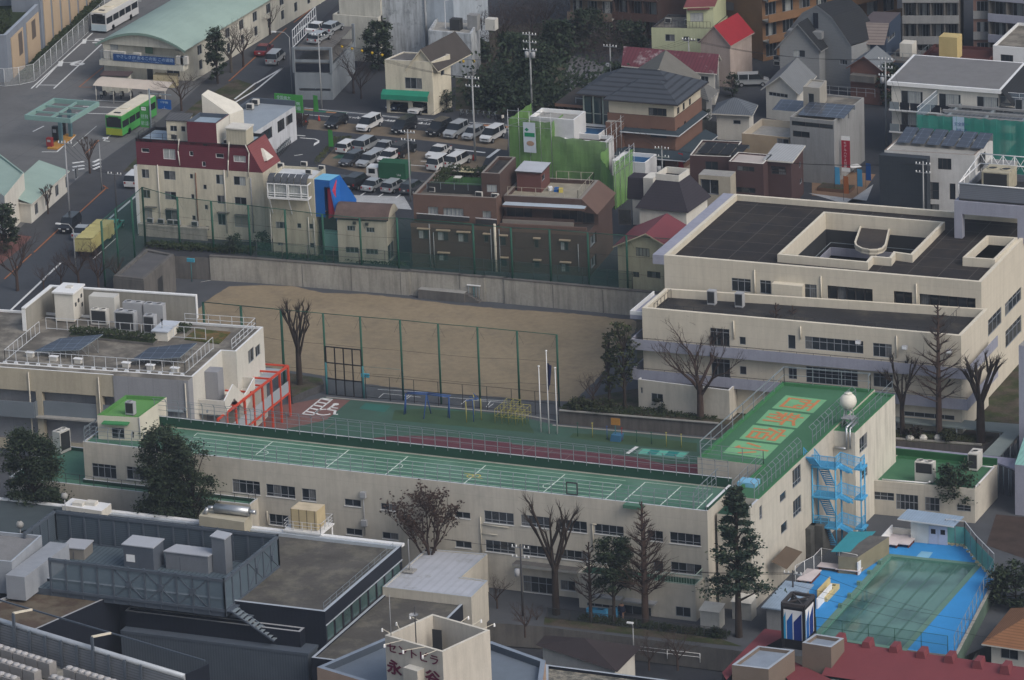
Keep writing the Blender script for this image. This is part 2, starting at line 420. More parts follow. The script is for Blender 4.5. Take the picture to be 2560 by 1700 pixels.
cY=ad('worn_bitumen_roof',(.034,.033,.034),ac=.95,ai=.25,scale=.2,fine=.12,a7=((.062,.057,.05),.58,.18))
hZ=ad('roof_joint',(.085,.08,.078),ac=.95)
ep=ad('green_roof_deck',(.07,.165,.115),ac=.8,ai=.14,scale=.25,fine=.07,a7=((.1,.195,.15),.5,.12))
cA=ad('dark_green_parapet',(.022,.065,.045),ac=.8,ai=.12,scale=.5)
dW=ad('wing_roof_green',(.058,.155,.085),ac=.8,ai=.12,scale=.25,fine=.05)
j8=ad('light_green_panel',(.135,.5,.135),ac=.85,ai=.08,scale=.5)
gU=ad('orange_lettering',(.5,.2,.085),ac=.85,ai=.12,scale=1)
e9=ad('pale_court_line',(.42,.58,.47),ac=.9)
fR=ad('white_court_line',(.62,.7,.64),ac=.9)
ce=ad('green_pole',(.022,.085,.06),ac=.5,ai=.08)
eU=ad('teal_pole',(.045,.17,.19),ac=.5,ai=.08)
aH=ad('grey_railing',(.2,.235,.26),ac=.5)
a9=ad('white_railing',(.55,.57,.6),ac=.5)
bw=ad('dark_railing',(.055,.055,.06),ac=.6)
iT=net('green_net',(.03,.1,.07),.2)
d7=net('thin_net',(.06,.09,.07),.07)
gu=net('dense_green_net',(.03,.1,.08),.27)
h7=net('grey_chain_link',(.2,.22,.24),.22)
i9=ad('pool_blue',(.04,.25,.56),ac=.7,ai=.1,scale=.3,fine=.05)
bo=ad('stair_blue',(.08,.34,.58),ac=.6,ai=.1)
b6=ad('unit_cream',(.5,.49,.46),ac=.6,ai=.06)
bM=ad('unit_grey',(.33,.34,.36),ac=.6,ai=.06)
bO=ad('unit_grille',(.035,.037,.04),ac=.6)
eI=ad('orange_red_steel',(.5,.065,.035),ac=.6,ai=.08)
aY=ad('slate_grey_metal',(.075,.092,.118),ac=.6,ai=.08,scale=.3)
ed=ad('black_cladding',(.014,.017,.026),ac=.5,ai=.08,scale=.3,aR=('XY',.5,.12))
dF=ad('bark',(.045,.035,.03),ac=1,ai=.25,scale=2,aA=.3)
hW=ad('grey_bark',(.085,.075,.065),ac=1,ai=.25,scale=2)
c7=ad('twig_brown',(.06,.042,.036),ac=1,ai=.2,scale=2)
bC=ad('galvanised',(.42,.44,.46),ac=.35,gf=.7)
e6=ad('concrete_pole',(.3,.31,.32),ac=.8,ai=.08,aA=.2)
aU=ad('black_plastic',(.018,.018,.02),ac=.5)
eV=ad('tyre',(.015,.015,.016),ac=.9)
dL=ad('cable',(.02,.02,.022),ac=.7)
# ground
def bP(name,ar,z,m,eA=0.,bf=1,b9=1.2,bQ=0.):
 aM=[aa((p[0],p[1]))for p in ar]
 if eA:
  aS=random.Random(bf);bA=[]
  for a,c in zip(aM,aM[1:]+aM[:1]):
   n=max(1,int((c-a).length/b9))
   for i in range(n):
    q=a+(c-a)*i/n;bA.append(q+aa((aS.uniform(-eA,eA),aS.uniform(-eA,eA))))
  aM=bA
 b=MB();b.b1(aM,z,m)
 return b.ab(name,kind='structure')
def pg(aM,z=0.):return[P(p,z).xy for p in aM]
b=MB();b.ag([(-4000,-2500,-2.6),(4000,-2500,-2.6),(4000,6000,-2.6),(-4000,6000,-2.6)],eT);b.ab('ground',kind='structure')
WTOP=[aF(1925,1020),aF(2334,1045),aE(1400,1160),aE(1404,1156),aE(1868,1194),aE(1872,1197),aE(2090,1216),aE(2094,1213),aE(2270,1228),aE(2274,1232),be(1080,1340)]
WL=[P(p,0).xy for p in WTOP]
GL=2.95
_e=(WL[-1]-WL[1]).normalized();WL.append(WL[-1]+_e*60)
jj=P(aF(1450,1150),0).xy
jq=[aa((-3500,4500)),aa((-3500,-400)),P((-900,1500),GL).xy,P((-60,1010),GL).xy,P((250,790),GL).xy,P((330,730),GL).xy]+[jj+aa((-4,6))]+WL+[WL[-1]+aa((400,0)),aa((3500,4500))]
b=MB();b.bj(jq,-2.5,GL,aJ,eT);b.ab('street_terrace',kind='structure')
sch=[P(p,0).xy for p in((-200,1400),(-200,760),(420,660))]+[WL[1]+aa((-5,3)),WL[-1]+aa((0,3)),P((3000,900),0).xy,P((3000,1300),0).xy,P((2700,1500),0).xy,P((2380,1640),0).xy,P((1960,1640),0).xy,P(aC(1970,1290),0).xy,P(aC(290,1080),0).xy,P(aQ(1500,1000),0).xy]
b=MB();b.bj(sch,-2.5,-.01,aJ,fM);b.ab('school_ground',kind='structure')
b=MB()
for i,(a,c)in enumerate(zip(WL,WL[1:])):
 u=(c-a).normalized();n=aa((u.y,-u.x));L=(c-a).length
 b.af(v3(a-u*.02+n*.12,-.3),v3(u*(L+.04),0),v3(n*-.5,0),(0,0,GL+.45),cE)
 k=int(L/6.5)
b.ab('wall',ho:=ay('retaining_wall','long rain-stained concrete retaining wall along the far side of the sand playground','wall',v3(WL[3],0)))
b=MB()
for i,(a,c)in enumerate(zip(WL,WL[1:])):
 u=(c-a).normalized();n=aa((u.y,-u.x));L=(c-a).length
 b.af(v3(a-u*.05+n*.17,GL+.153),v3(u*(L+.1),0),v3(n*-.6,0),(0,0,.14),aJ)
b.ab('coping',ho)
b=MB()
for a,c in((WL[1],WL[2]),(WL[9],WL[10])):
 u=(c-a).normalized();n=aa((u.y,-u.x));L=(c-a).length
 k=6.4
 while k<L-1:
  b.af(v3(a+u*k+n*.124,0),v3(u*.07,0),v3(n*.02,0),(0,0,GL),aJ);k+=6.6
b.ab('joint',ho)
sand=[P(p,0).xy for p in(aF(1750,1420),aF(1800,1290),aF(1880,1210),aF(2080,1080),aF(2334,1068),aE(330,1075),aE(620,1140),aE(1000,1150),aE(1400,1190),aE(1800,1245),aE(2334,1290),be(600,1330),be(1100,1385),be(1175,1420),am(800,330),am(560,560),am(70,545),aj(2334,530),aj(1600,475),aj(1000,400),aj(630,330),aj(120,250),(560,900),(430,850))]
bP('sand_playground',sand,.004,iz,eA=.12,bf=4,b9=.7)
def dM(b,p,q,wd,z,m):
 p,q=aa((p[0],p[1])),aa((q[0],q[1]));u=(q-p).normalized()*1.;n=aa((-u.y,u.x))*wd/2
 b.ag([v3(p-n,z),v3(q-n,z),v3(q+n,z),v3(p+n,z)]if True else[],m)
def a5(name,eq,z,wd,m,px=True):
 b=MB()
 for s_ in eq:
  p,q=(P(s_[0],z),P(s_[1],z))if px else s_[:2]
  dM(b,p,q,s_[2]if len(s_)>2 else wd,z,m)
 return b.ab(name,kind='structure')
yard=[P(p,0).xy for p in(aj(0,700),aj(330,580),aj(640,520),aj(860,545),aj(2334,680),am(370,770),am(1750,890),am(1900,905),aB(300,700),am(2334,1290),am(1700,1260),aj(0,950))]
bP('yard_surface',yard,.004,g7)
bP('red_rubber_surface',[P(p,0).xy for p in(aj(200,600),aj(330,580),aj(600,530),aj(860,548),aj(640,730),aj(370,790),aj(0,860),aj(0,700))],.008,g6)
bP('track_surface',[P(p,0).xy for p in(aj(1050,895),aj(1200,880),aj(1420,872),aj(1700,880),aj(2334,935),am(0,950),am(600,1010),am(1100,1065),am(1400,1130),am(1700,1130),am(1800,1300),aj(2334,1180),aj(1050,960))],.008,hV)
bP('play_mat',[P(p,0).xy for p in(aj(1270,640),aj(1550,625),aj(2334,690),am(150,730),am(200,850),am(60,835),aj(1900,790),aj(1240,730))],.008,hR,eA=.1,b9=1)
bP('play_mat',[P(p,0).xy for p in(am(560,850),am(1050,870),am(1690,940),am(1690,1020),am(1000,950),am(520,890))],.008,hR,eA=.1,b9=1)
bP('teal_surface',[P(p,0).xy for p in(aj(1000,575),aj(1230,600),aj(1170,660),aj(940,625))],.008,iY)
bP('mat_frame_surface',[P(p,0).xy for p in(am(1180,985),am(1620,1020),am(1560,1090),am(1110,1035))],.012,ad('mat_border',(.12,.23,.19),ac=.9))
for i,(a,c_)in enumerate(((1195,1265),(1265,1350),(1350,1430),(1430,1530),(1530,1600))):
 t=lambda x,k:am(x-45*k,995+(x-1195)*.085+42*k)
 bP('mat_stripe_surface',[P(q,0).xy for q in(t(a,0),t(c_,0),t(c_,1),t(a,1))],.016,ad('mat_light',(.12,.42,.33),ac=.9)if i%2==0 else ad('mat_dark',(.025,.2,.19),ac=.9))
a5('track_marking',[(aj(1420,872),aj(2334,985)),(aj(1300,876),aj(2334,1005)),(am(0,950),am(1300,1095)),(am(0,968),am(1420,1140)),(am(0,990),am(1500,1165)),(am(200,960),am(110,1035)),(am(370,1005),am(330,1040)),(am(530,1050),am(480,1090)),(am(960,1040),am(890,1105)),(am(1180,1075),am(1480,1170)),(am(1380,1150),am(1690,1135)),(aj(715,755),aj(600,840))],.012,.07,ii)
a5('yard_marking',[(am(1140,972),am(1050,1035),.45)],.016,.4,bH)
a5('kerb_line',[(aj(640,520),aj(2334,665)),(aj(2334,665),am(400,735)),(am(370,775),am(1860,905))],.06,.35,aI)
a5('sand_edge_marking',[(aj(1110,450),aj(1570,478)),(aj(1115,530),aj(1160,490)),(aj(1160,487),aj(1500,520)),(aj(1350,540),aj(1395,500)),(aj(1370,540),aj(1415,505)),(aj(1870,585),aj(1920,545)),(aj(1920,545),aj(2334,575)),(aj(2100,610),aj(2140,555)),(aj(2120,612),aj(2165,580)),(aj(1700,520),aj(2334,560)),(aF(1830,1040),aF(1925,1022))],.008,.1,bH)
eq=[(aj(425,672),aj(520,682)),(aj(520,682),aj(695,540)),(aj(695,540),aj(600,530)),(aj(600,530),aj(425,672))]
for k in range(5):
 t=(k+.5)/5;a=(lambda p,q,s:(p[0]+(q[0]-p[0])*s,p[1]+(q[1]-p[1])*s))
 eq.append((a(aj(425,672),aj(600,530),t+.06),a(aj(520,682),aj(695,540),t+.02),.35))
a5('bay_marking',eq,.014,.22,bH)
b=MB();o=P(aj(640,650),.014);o.z=.014
def gQ(b,c,r0,r1,a0,a1,z,m,u=UX,v=UY,n=14):
 for i in range(n):
  t0,t1=a0+(a1-a0)*i/n,a0+(a1-a0)*(i+1)/n
  q=[c+u*(r*math.cos(t))+v*(r*math.sin(t))for r,t in((r0,t0),(r1,t0),(r1,t1),(r0,t1))]
  b.ag([aa((p.x,p.y,z))for p in q],m)
su=(P(aj(680,668),0)-P(aj(590,658),0)).normalized();fq=(P(aj(695,540),0)-P(aj(520,682),0)).normalized()
gQ(b,o+su*-.1+fq*-.3,.85,1.12,R(100),R(340),.014,bH,su,fq)
gQ(b,o+su*.1+fq*2.6,0.,.38,0,R(360),.014,bH,su,fq)
for(x0,y0,x1,y1,wd)in((0.,2.3,-.05,.6,.34),(-.1,1.4,.9,1.4,.25),(-.05,.6,.95,.6,.3),(.9,.6,1.35,-.7,.3),(1.3,-.7,1.75,-.5,.28)):
 p,q=o+su*x0+fq*y0,o+su*x1+fq*y1;dM(b,p,q,wd,.0145,bH)
b.ab('wheelchair_marking',kind='structure')
# school: modern block on the right
def fT(ox,oy,sc):return lambda x,y:(ox+x*sc,oy+y*sc)
def a8(FL,FR,BL,z):
 a,b_,d=P(FL,z).xy,P(FR,z).xy,P(BL,z).xy
 return[a,b_,b_+d-a,d]
ZU,ZT=16.4,13.3
_sh=P(be(1385,795),ZU)-P(be(1283,785),ZU)
_bl=P((1809.2,481.7),ZU)+_sh
U=a8(be(1385,795),aK(1945,1040),f9(_bl),ZU)
bK=Bd('school_building','cream modern school block with black flat roof, sunken light court and lavender balcony bands','building',U,ZT-1.,ZU,bY,None,par=.7,pt=.45,world=True,rim=aX)
bK.rm=ad('panel_roof',(.026,.0235,.024),ac=.95,ai=.18,scale=.15,fine=.12,a7=((.037,.032,.029),.52,.25))
for(a,c,nx,nz,kw)in(((2000,1000),(2178,1135),3,.78,{}),):
 bK.win(0,be(*a),be(*c),nx,nz,**kw)
bK.win(0,aK(-75,1020),aK(28,1150),2,.78)
bK.win(0,aK(318,1055),aK(445,1195),2,.7)
bK.win(0,aK(540,1070),aK(955,1240),5,1,depth=.7,fm=aq)
bK.win(0,aK(1145,1120),aK(1315,1270),2,1,depth=.7,fm=aq)
bK.win(0,aK(1380,1145),aK(1893,1322),6,1,depth=.7,fm=aq)
ZR=ZU-.7
eE=[P(aK(*p),ZU).xy for p in((120,800),(895,870),(940,818),(1105,832),(1145,778),(1300,800),(1580,515),(525,425))]
fy=a8(aK(1805,835),aK(2120,858),aK(2010,648),ZU)
_px=U[1].x-.95-max(p.x for p in fy)
fy=[aa((min(p.x,U[1].x-.95),p.y))for p in fy]
bK.rh=[eE,fy]
bK.z0=ZT-1.
bK.aD()
def ds(b,ar,z0,z1,t,m,rim=None):
 ar=a6(ar);o=a2(ar,-t)
 for i in range(len(ar)):
  j=(i+1)%len(ar);a,c,d,e=o[i],o[j],ar[j],ar[i]
  b.ag([v3(a,z0),v3(c,z0),v3(c,z1),v3(a,z1)],m);b.ag([v3(a,z1),v3(c,z1),v3(d,z1),v3(e,z1)],rim or m)
  b.ag([v3(e,z1),v3(d,z1),v3(d,z0),v3(e,z0)],m)
b=MB();ds(b,eE,ZR,ZU+.25,.35,bY,aX);ds(b,fy,ZR,ZU+.35,.3,bY,aX);b.ab('kerb_wall',bK.ae)
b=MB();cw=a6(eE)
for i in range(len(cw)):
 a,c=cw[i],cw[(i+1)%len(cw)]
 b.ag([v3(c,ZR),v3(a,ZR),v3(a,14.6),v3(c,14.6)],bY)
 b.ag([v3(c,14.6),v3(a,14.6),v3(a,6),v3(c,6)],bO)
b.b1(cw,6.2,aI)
es=a2(cw,.9)
for(z0,z1,m)in((11.7,12.7,bG),(8.2,9.2,bG),(6.2,7.6,bY)):
 for i in range(len(es)):
  a,c=es[i],es[(i+1)%len(es)];u=(c-a).normalized();n=aa((-u.y,u.x))
  b.af(v3(a,z0),v3(c-a,0),v3(n*-.12,0),(0,0,z1-z0),m)
  k=.5
  if m is bG:
   L=(c-a).length
   b.af(v3(a,z1+.55),v3(c-a,0),v3(n*-.06,0),(0,0,.06),aH)
 if m is bG:
  o=a2(cw,0.)
  for i in range(len(es)):
   j=(i+1)%len(es);b.ag([v3(cw[i],z0+.1),v3(cw[j],z0+.1),v3(es[j],z0+.1),v3(es[i],z0+.1)],aI)
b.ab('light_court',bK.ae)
b=MB();zc=15.2
cp=[P(aK(*p),zc).xy for p in((845,515),(787,680),(800,712),(850,738),(925,752),(1000,750),(1050,735),(1078,705),(1118,535))]
cpc=a6(cp);b.bj(cpc,zc-.5,zc-.05,aX,bz);ds(b,a2(cpc,.2),zc-.3,zc+.12,.2,aX)
b.box(P(aK(960,600),zc).x-.35,P(aK(960,600),zc).y-.6,6.2,P(aK(960,600),zc).x+.35,P(aK(960,600),zc).y,zc-.5,bY)
b.ab('court_canopy',bK.ae)
b=MB();fl=aa((U[0].x,U[0].y));ux=(U[1]-U[0]);uy=(U[3]-U[0]);Lx,Ly=ux.length,uy.length;ux.normalize();uy.normalize()
def gH(p,ar):
 c=False;n=len(ar)
 for i in range(n):
  a,d=ar[i],ar[(i-1)%n]
  if(a[1]>p.y)!=(d[1]>p.y)and p.x<(d[0]-a[0])*(p.y-a[1])/(d[1]-a[1])+a[0]:c=not c
 return c
co_,pi_=a2(a6(eE),-.4),a2(a6(fy),-.35)
def joint(s0,d,L):
 n=int(L/.5);c6=None
 for k in range(n+1):
  q=s0+d*(k*.5);bad=gH(q,co_)or gH(q,pi_)or k==n
  if not bad and c6 is None:c6=q
  if bad and c6 is not None:
   nn=aa((-d.y,d.x))*.05;b.ag([v3(c6-nn,ZR+.006),v3(q-nn,ZR+.006),v3(q+nn,ZR+.006),v3(c6+nn,ZR+.006)][::1],hZ);c6=None
k=3.3
while k<Lx-.6:joint(fl+ux*k+uy*.6,uy,Ly-1.2);k+=3.62
k=2.4
while k<Ly-.6:joint(fl+uy*k+ux*.6,ux,Lx-1.2);k+=3.5
b.ab('roof_joint',bK.ae)
b=MB()
b.af(v3(U[0]-ux*_sh.length-ux*.003,ZU-1.15),v3(ux*_sh.length,0),v3(uy*Ly,0),(0,0,1.12),bG)
b.ab('eave',bK.ae)
b=MB();A,Bp,UU,NN=bK.frame(0);a=bK.hit(0,aK(32,1055),1.);c=bK.hit(0,aK(315,1230),1.)
b.af(aa((a.x,a.y,c.z))-NN,UU*(c-a).dot(UU),NN*1.,(0,0,a.z-c.z),bY,aX)
for x0,x1 in((10,325),(1040,1155),(1305,1395)):
 a=bK.hit(0,aK(x0,1230),.25);c=bK.hit(0,aK(x1,1250),.25);b.af(aa((a.x,a.y,ZT-1.))-NN*.25,UU*(c-a).dot(UU),NN*.25,(0,0,.28),aX)
for i,(x0,y0,x1,y1)in enumerate(((482,985,482,1230),(1352,1055,1352,1300))):bK.pipe(b,0,aK(x0,y0),aK(x1,y1),aX,.09)
bK.pipe(b,0,be(2210,930),be(2210,1180),aX,.09)
b.ab('wall_trim',bK.ae)
# lower floors under the terrace
bl=be(1400,1095)
T=a8((1604.9,769.6),(2402.6,839.5),bl,ZT)
T[2]=U[1]+(T[1]-U[1]).normalized()*0.+aa((0,0));T[2]=aa((T[1].x,U[1].y-.004));T[3]=aa((T[0].x,T[3].y))
ew=Bd('','','',T,1.6,ZT,bY,cY,par=1.,pt=.42,world=True,ae=bK.ae,rim=aX)
for(a,c,nx,nz)in((be(1805,1455),am(1985,68),3,.78),(be(2072,1537),am(2132,46),1,1),(am(1815,165),am(1990,350),3,.78),(am(2075,237),am(2138,318),1,1),
  (aK(180,1520),aB(252,85),1,1),(aK(335,1532),aB(870,128),8,.62),(aB(955,25),aB(1130,165),3,.75),(aB(185,240),aB(265,360),2,1),(aB(345,238),aB(820,430),8,.62),(aB(960,300),aB(1140,440),3,.75),
  (aB(960,618),aB(1145,672),3,1),(aB(1240,648),aB(1700,735),5,1)):
 ew.win(0,a,c,nx,nz)
ew.aD()
fl0,fl1=T[2],U[2]
rr=Bd('','','',[aa((U[1].x-3,U[1].y)),aa((U[1].x,U[1].y)),aa((U[2].x,U[2].y-.01)),aa((U[3].x,U[2].y-.01)),aa((U[3].x,U[2].y-3)),aa((U[2].x-3,U[2].y-3))],1.6,ZT-1.,bY,bz,par=0,world=True,ae=bK.ae)
for(a,c)in(((1975,1425),(2130,1412)),((2160,1240),(2310,1200)),((2165,1492),(2312,1490))):rr.win(1,aK(*a),aK(*c),4,.7)
rr.aD(roof=False)
A,Bp=ew.edge(1)
b=MB()
A,Bp,UU,NN=ew.frame(0);balc=[]
def band(p0,p1,fF=1.25,bA=1.,wrap=True):
 a=ew.hit(0,p0,bA);c=ew.hit(0,p1,bA);z=(a.z+c.z)/2;q=v3(A,z-fF)-UU*1.15
 L=(Bp-A).length+1.15+1.
 b=MB();b.af(q+NN*(bA-.12),UU*L,NN*.12,(0,0,fF),bG);b.af(q+NN*.003,UU*(L-.12),NN*(bA-.123),(0,0,.15),bG)
 e=q+UU*(L-.12);Ls=12.
 b.af(e+NN*(bA-.12),UU*.12,-NN*(Ls),(0,0,fF),bG);b.af(e-UU*.883+NN*0.,UU*.88,-NN*(Ls-1.2),(0,0,.15),bG)
 b.af(q+NN*(bA-.12),UU*.12,-NN*10,(0,0,fF),bG);b.af(q+UU*.122,UU*1.02,-NN*9,(0,0,.15),bG)
 b.ab('balcony',bK.ae)
 b=MB();b.af(q+NN*(bA-.06)+aa((0,0,fF+.18)),UU*L,NN*.04,(0,0,.05),bw)
 for k in range(int(L/2)+1):b.af(q+NN*(bA-.06)+UU*(k*2)+aa((0,0,fF)),UU*.04,NN*.04,(0,0,.18),bw)
 b.ab('balcony_rail',bK.ae);return z
band(am(1240,3),aB(1870,272));band(am(1240,285),aB(1870,545))
b=MB()
for(x0,y0,x1,y1)in((1075,1305,1180,1310),(1283,1060,1385,1065)):
 pass
q0=P(be(1075,1305),12.2);q1=P(be(1288,1125),12.2);d=aa((0,(q1-q0).length,0))
b.af(aa((q0.x,q0.y,11.3)),(A.x-q0.x-.01,0,0),d,(0,0,.5),bG)
b.af(aa((q0.x,q0.y,11.8)),(.15,0,0),d,(0,0,.45),ak);b.af(aa((q0.x+.15,q0.y,11.8)),(A.x-q0.x-.16,0,0),(0,.15,0),(0,0,.45),ak)
b.ab('side_balcony',bK.ae)
b=MB();q=v3(T[0],ZT-1.)+aa((.9,1.5,0));e=v3(T[1],ZT-1.)+aa((-3.2,1.5,0));e2=aa((e.x,T[2].y-.6,ZT-1.))
bF(b,[aa((q.x,T[3].y-.5,q.z)),q,e,e2],1.1,bw,a3=1.2,aP=(1.,.05),pw=.05)
b.ab('terrace_fence',bK.ae)
hX=ad('floodlight_glass',(.8,.82,.85),ac=.3)
for p in(aB(820,22),aB(1245,70),aB(1650,106)):
 b=MB();a=ew.hit(0,p,.5);b.af(a-UU*.3-NN*.28+aa((0,0,-.2)),UU*.6,NN*.4,(0,0,.42),bM);b.af(a-UU*.26+NN*.121+aa((0,0,-.16)),UU*.52,NN*.03,(0,0,.34),hX)
 b.af(a-UU*.05-NN*.5+aa((0,0,-.1)),UU*.1,NN*.25,(0,0,.1),bM);b.ab('floodlight',bK.ae)
b=MB()
for p0,p1 in((be(2020,1395),be(2020,1560)),(aK(295,1445),aK(295,1560)),(aK(1172,1530),aB(1172,160))):ew.pipe(b,0,p0,p1,aX,.08)
b.ab('downpipe',bK.ae)
an=Bd('','','',a8(am(1148,358),am(1980,460),am(1185,325),5.2),1.65,5.2,b7,cY,par=.25,pt=.2,world=True,ae=bK.ae,pm=ak)
an.ar=[an.ar[0],an.ar[1],aa((an.ar[1].x,A.y-.01)),aa((an.ar[0].x,A.y-.01))]
an.win(0,am(1268,482),am(1378,572),2,1);an.win(0,am(1172,430),am(1192,488),1,1);an.aD()
# lavender plant frame on the roof's right corner
fr=ay('rooftop_plant_frame','lavender portal frame carrying a grey louvred box of cooling plant on the black roof corner','plant frame',P(aK(1950,620),ZR))
q=P(aK(1700,638),ZR);leg=.95;q.z=ZR
dj=HZ(aK(1700,300),aK(1700,640),ZR);xr=P(aK(2262,680),ZR).x
b=MB();W=xr-q.x+1.2
for yy in(0,7.5):
 b.box(q.x,q.y+yy,ZR+.004,q.x+leg,q.y+yy+leg,dj,bG);b.box(q.x+W-leg,q.y+yy,ZR+.004,q.x+W,q.y+yy+leg,dj,bG)
 b.box(q.x+leg,q.y+yy,dj-1.55,q.x+W-leg,q.y+yy+leg-.004,dj-.004,bG)
b.box(q.x+.004,q.y+leg,dj-1.55,q.x+leg-.004,q.y+7.5,dj-.004,bG);b.box(q.x+W-leg,q.y+leg,dj-1.55,q.x+W-.004,q.y+7.5,dj-.004,bG)
b.ab('portal',fr)
d5=ad('grey_louvre',(.145,.16,.19),ac=.5,ai=.05,aR=('Z',.22,.2))
zb=dj+.25;cJ=HZ(aK(1722,160),aK(1722,298),zb);b=MB();X0,Y0=q.x-.1+.6,q.y+.3;X1,Y1=q.x+W+.3,q.y+8.6
b.box(X0,Y0,zb,X1,Y0+.15,zb+(cJ-zb)*.98,d5);b.box(X0,Y1-.15,zb,X1,Y1,cJ-1.,d5);b.box(X0,Y0+.15,zb,X0+.15,Y1-.15,cJ-1.,d5);b.box(X1-.15,Y0+.15,zb,X1,Y1-.15,cJ-1.,d5)
b.box(X0,Y0,zb-.2,X1,Y1,zb-.01,bO)
b.ab('louvre_screen',fr)
b=MB();gC=cJ+1.2
aM=[(X0,Y0),(X1,Y0),(X1,Y1),(X0,Y1)]
b.path([aa((*p,cJ))for p in aM+aM[:1]],.09,ak,4);b.path([aa((X0,Y0,cJ)),aa((X0,Y1,gC)),aa((X1,Y1,gC)),aa((X1,Y0,cJ))],.07,ak,4)
for k in range(7):
 x=X0+(X1-X0)*k/6;b.aG((x,Y1,cJ-1.),(x,Y1,gC),.07,.07,ak,4)
 if k<6:x2=X0+(X1-X0)*(k+1)/6;b.aG((x,Y1,cJ-1),(x2,Y1,gC),.04,.04,ak,4);b.aG((x2,Y1,cJ-1),(x,Y1,gC),.04,.04,ak,4)
for k in range(5):
 y=Y0+(Y1-Y0)*k/4;b.aG((X0,y,zb+.5),(X0,y,cJ+1.2*k/4),.07,.07,ak,4)
b.ab('steel_truss',fr)
def bv(name,ao,ba,p,z,w_,d_,h_,m,cn=0,ek=True,rz=0.,az=None,two=False):
 c=P(p,z);c.z=z;t=ay(name,ao,ba,c,az);a=aa((math.cos(rz),math.sin(rz),0));bb=aa((-math.sin(rz),math.cos(rz),0))
 b=MB();b.aO(c+aa((0,0,.1)),w_,d_,h_-.1,m,rz)
 for s_ in(-.4,.4):b.aO(c+a*(w_*s_),.12,d_*1.05,.1,aJ,rz)
 b.ab('case',t)
 if ek:
  b=MB();f0=.42 if two else .12
  b.af(c-a*(w_*.43)-bb*(d_/2+.02)+aa((0,0,.1+h_*f0)),a*w_*.86,bb*.016,(0,0,(h_-.1)*(.93-f0)),bO);b.ab('grille',t)
 for k in range(cn):
  b=MB();cc=c+a*((k-(cn-1)/2)*w_/cn)+aa((0,0,h_));r=min(w_/cn,d_)*.4
  b.bV(cc,[(r,0.),(r,.1),(r*.8,.1),(r*.8,.02),(.02,.02)],m,12);b.bV(cc,[(r*.78,.05),(.01,.05)],bO,10);b.ab('fan',t)
 return t
bv('cooling_unit','grey cooling unit standing near the left end of the black school terrace','outdoor unit',be(1825,1245),ZT-1,.95,.8,1.75,bM,az='outdoor units on roofs')
bv('cooling_unit','grey cooling unit on the black school terrace, second from its left end','outdoor unit',be(2078,1268),ZT-1,.95,.8,1.75,bM,az='outdoor units on roofs')
zz=zb
t=bv('cooling_tower','dirty beige cooling tower with four fan rings inside the white roof truss','cooling tower',aK(2110,185),zb,3.3,3.2,2.4,ad('dirty_beige_case',(.36,.33,.25),ac=.8,ai=.25,scale=1.2),cn=2,ek=True)
# school: long old building
ZL=11.4
LG=a8(aN(755,925),am(1780,1560),f9(P(am(1780,1560),ZL)+P(am(2085,1270),ZL)*0),ZL)if False else None
f0,f1=P(aN(755,925),ZL).xy,P(am(1780,1560),ZL).xy
LU=(f1-f0).normalized();LV=aa((-LU.y,LU.x));LL=(f1-f0).length
iN=ZL+1.05
bk=P(aj(0,785),iN).xy;LD=(bk-f0).dot(LV)
LG=[f0,f1,f1+LV*LD,f0+LV*LD]
lb=Bd('school_building','long old school building with cream walls and a green rooftop running deck','building',LG,0.,ZL,b7,ep,par=.15,pt=.22,world=True,rim=ad('pale_coping',(.5,.53,.56),ac=.7))
for(a,c,nx,nz)in((aN(835,1120),aN(1065,1270),4,.75),(aN(1150,1150),aN(1385,1292),4,.75),(aN(2115,1265),aj(40,1415),4,.75),
  (aj(90,1310),aj(360,1450),4,.24),(aj(415,1350),aj(550,1475),2,.24),(aj(805,1445),aj(957,1525),2,1),(aj(1137,1485),aj(1287,1562),2,1),(aQ(1810,28),aQ(1955,102),2,1),
  (aQ(2078,20),aC(18,160),4,.26),(aQ(118,50),aQ(300,170),3,.26),(aQ(820,180),aQ(970,256),2,1),(aQ(1150,216),aQ(1300,294),2,1),(aQ(1817,293),aQ(1967,372),2,1),(aQ(2090,287),aC(30,425),4,.26),
  (aC(80,58),aC(358,192),4,.26),(aC(420,98),aC(685,232),4,.26),(aC(750,140),aC(1020,262),4,.26),(aC(1235,198),aC(1378,312),2,.26),(aC(1437,215),aC(1722,350),4,.26),
  (aC(90,330),aC(370,460),4,.26),(aC(430,372),aC(705,492),4,.26),(aC(760,402),aC(1010,520),4,.26),(aC(1290,475),aC(1380,590),1,1),(aC(1447,487),aC(1730,617),4,.26),
  (aC(100,612),aC(385,800),4,.6),(aC(440,655),aC(580,760),2,1)):
 lb.win(0,a,c,nx,nz,gV=er)
lb.aD()
L0,L1,d8,LN=lb.frame(0);fv=-LN
def L3(x,y,z):q=f0+LU*x+LV*y;return aa((q.x,q.y,z))
ZD=ZL-.15
b=MB()
b.af(L3(0,LD-.22,ZL+.003),d8*LL,fv*.22,(0,0,iN-ZL),cA,ak);b.ab('rear_parapet',lb.ae)
def cR(p,z):q=P(p,z).xy-f0;return q.dot(LU),q.dot(LV)
b=MB();xs0=cR(aN(1770,880),ZD)[0];fJ=cR(am(1000,1315),ZD)[0]
def bx(b,x0,y0,x1,y1,m,z=ZD+.005):b.ag([L3(x0,y0,z),L3(x1,y0,z),L3(x1,y1,z),L3(x0,y1,z)],m)
ys=[cR(aj(0,v),ZD)[1]for v in(912,948,984,1018,1052,1086)]
for i,y in enumerate(ys):
 bx(b,xs0+(0. if i else 0),y-.05,fJ,y+.05,e9)
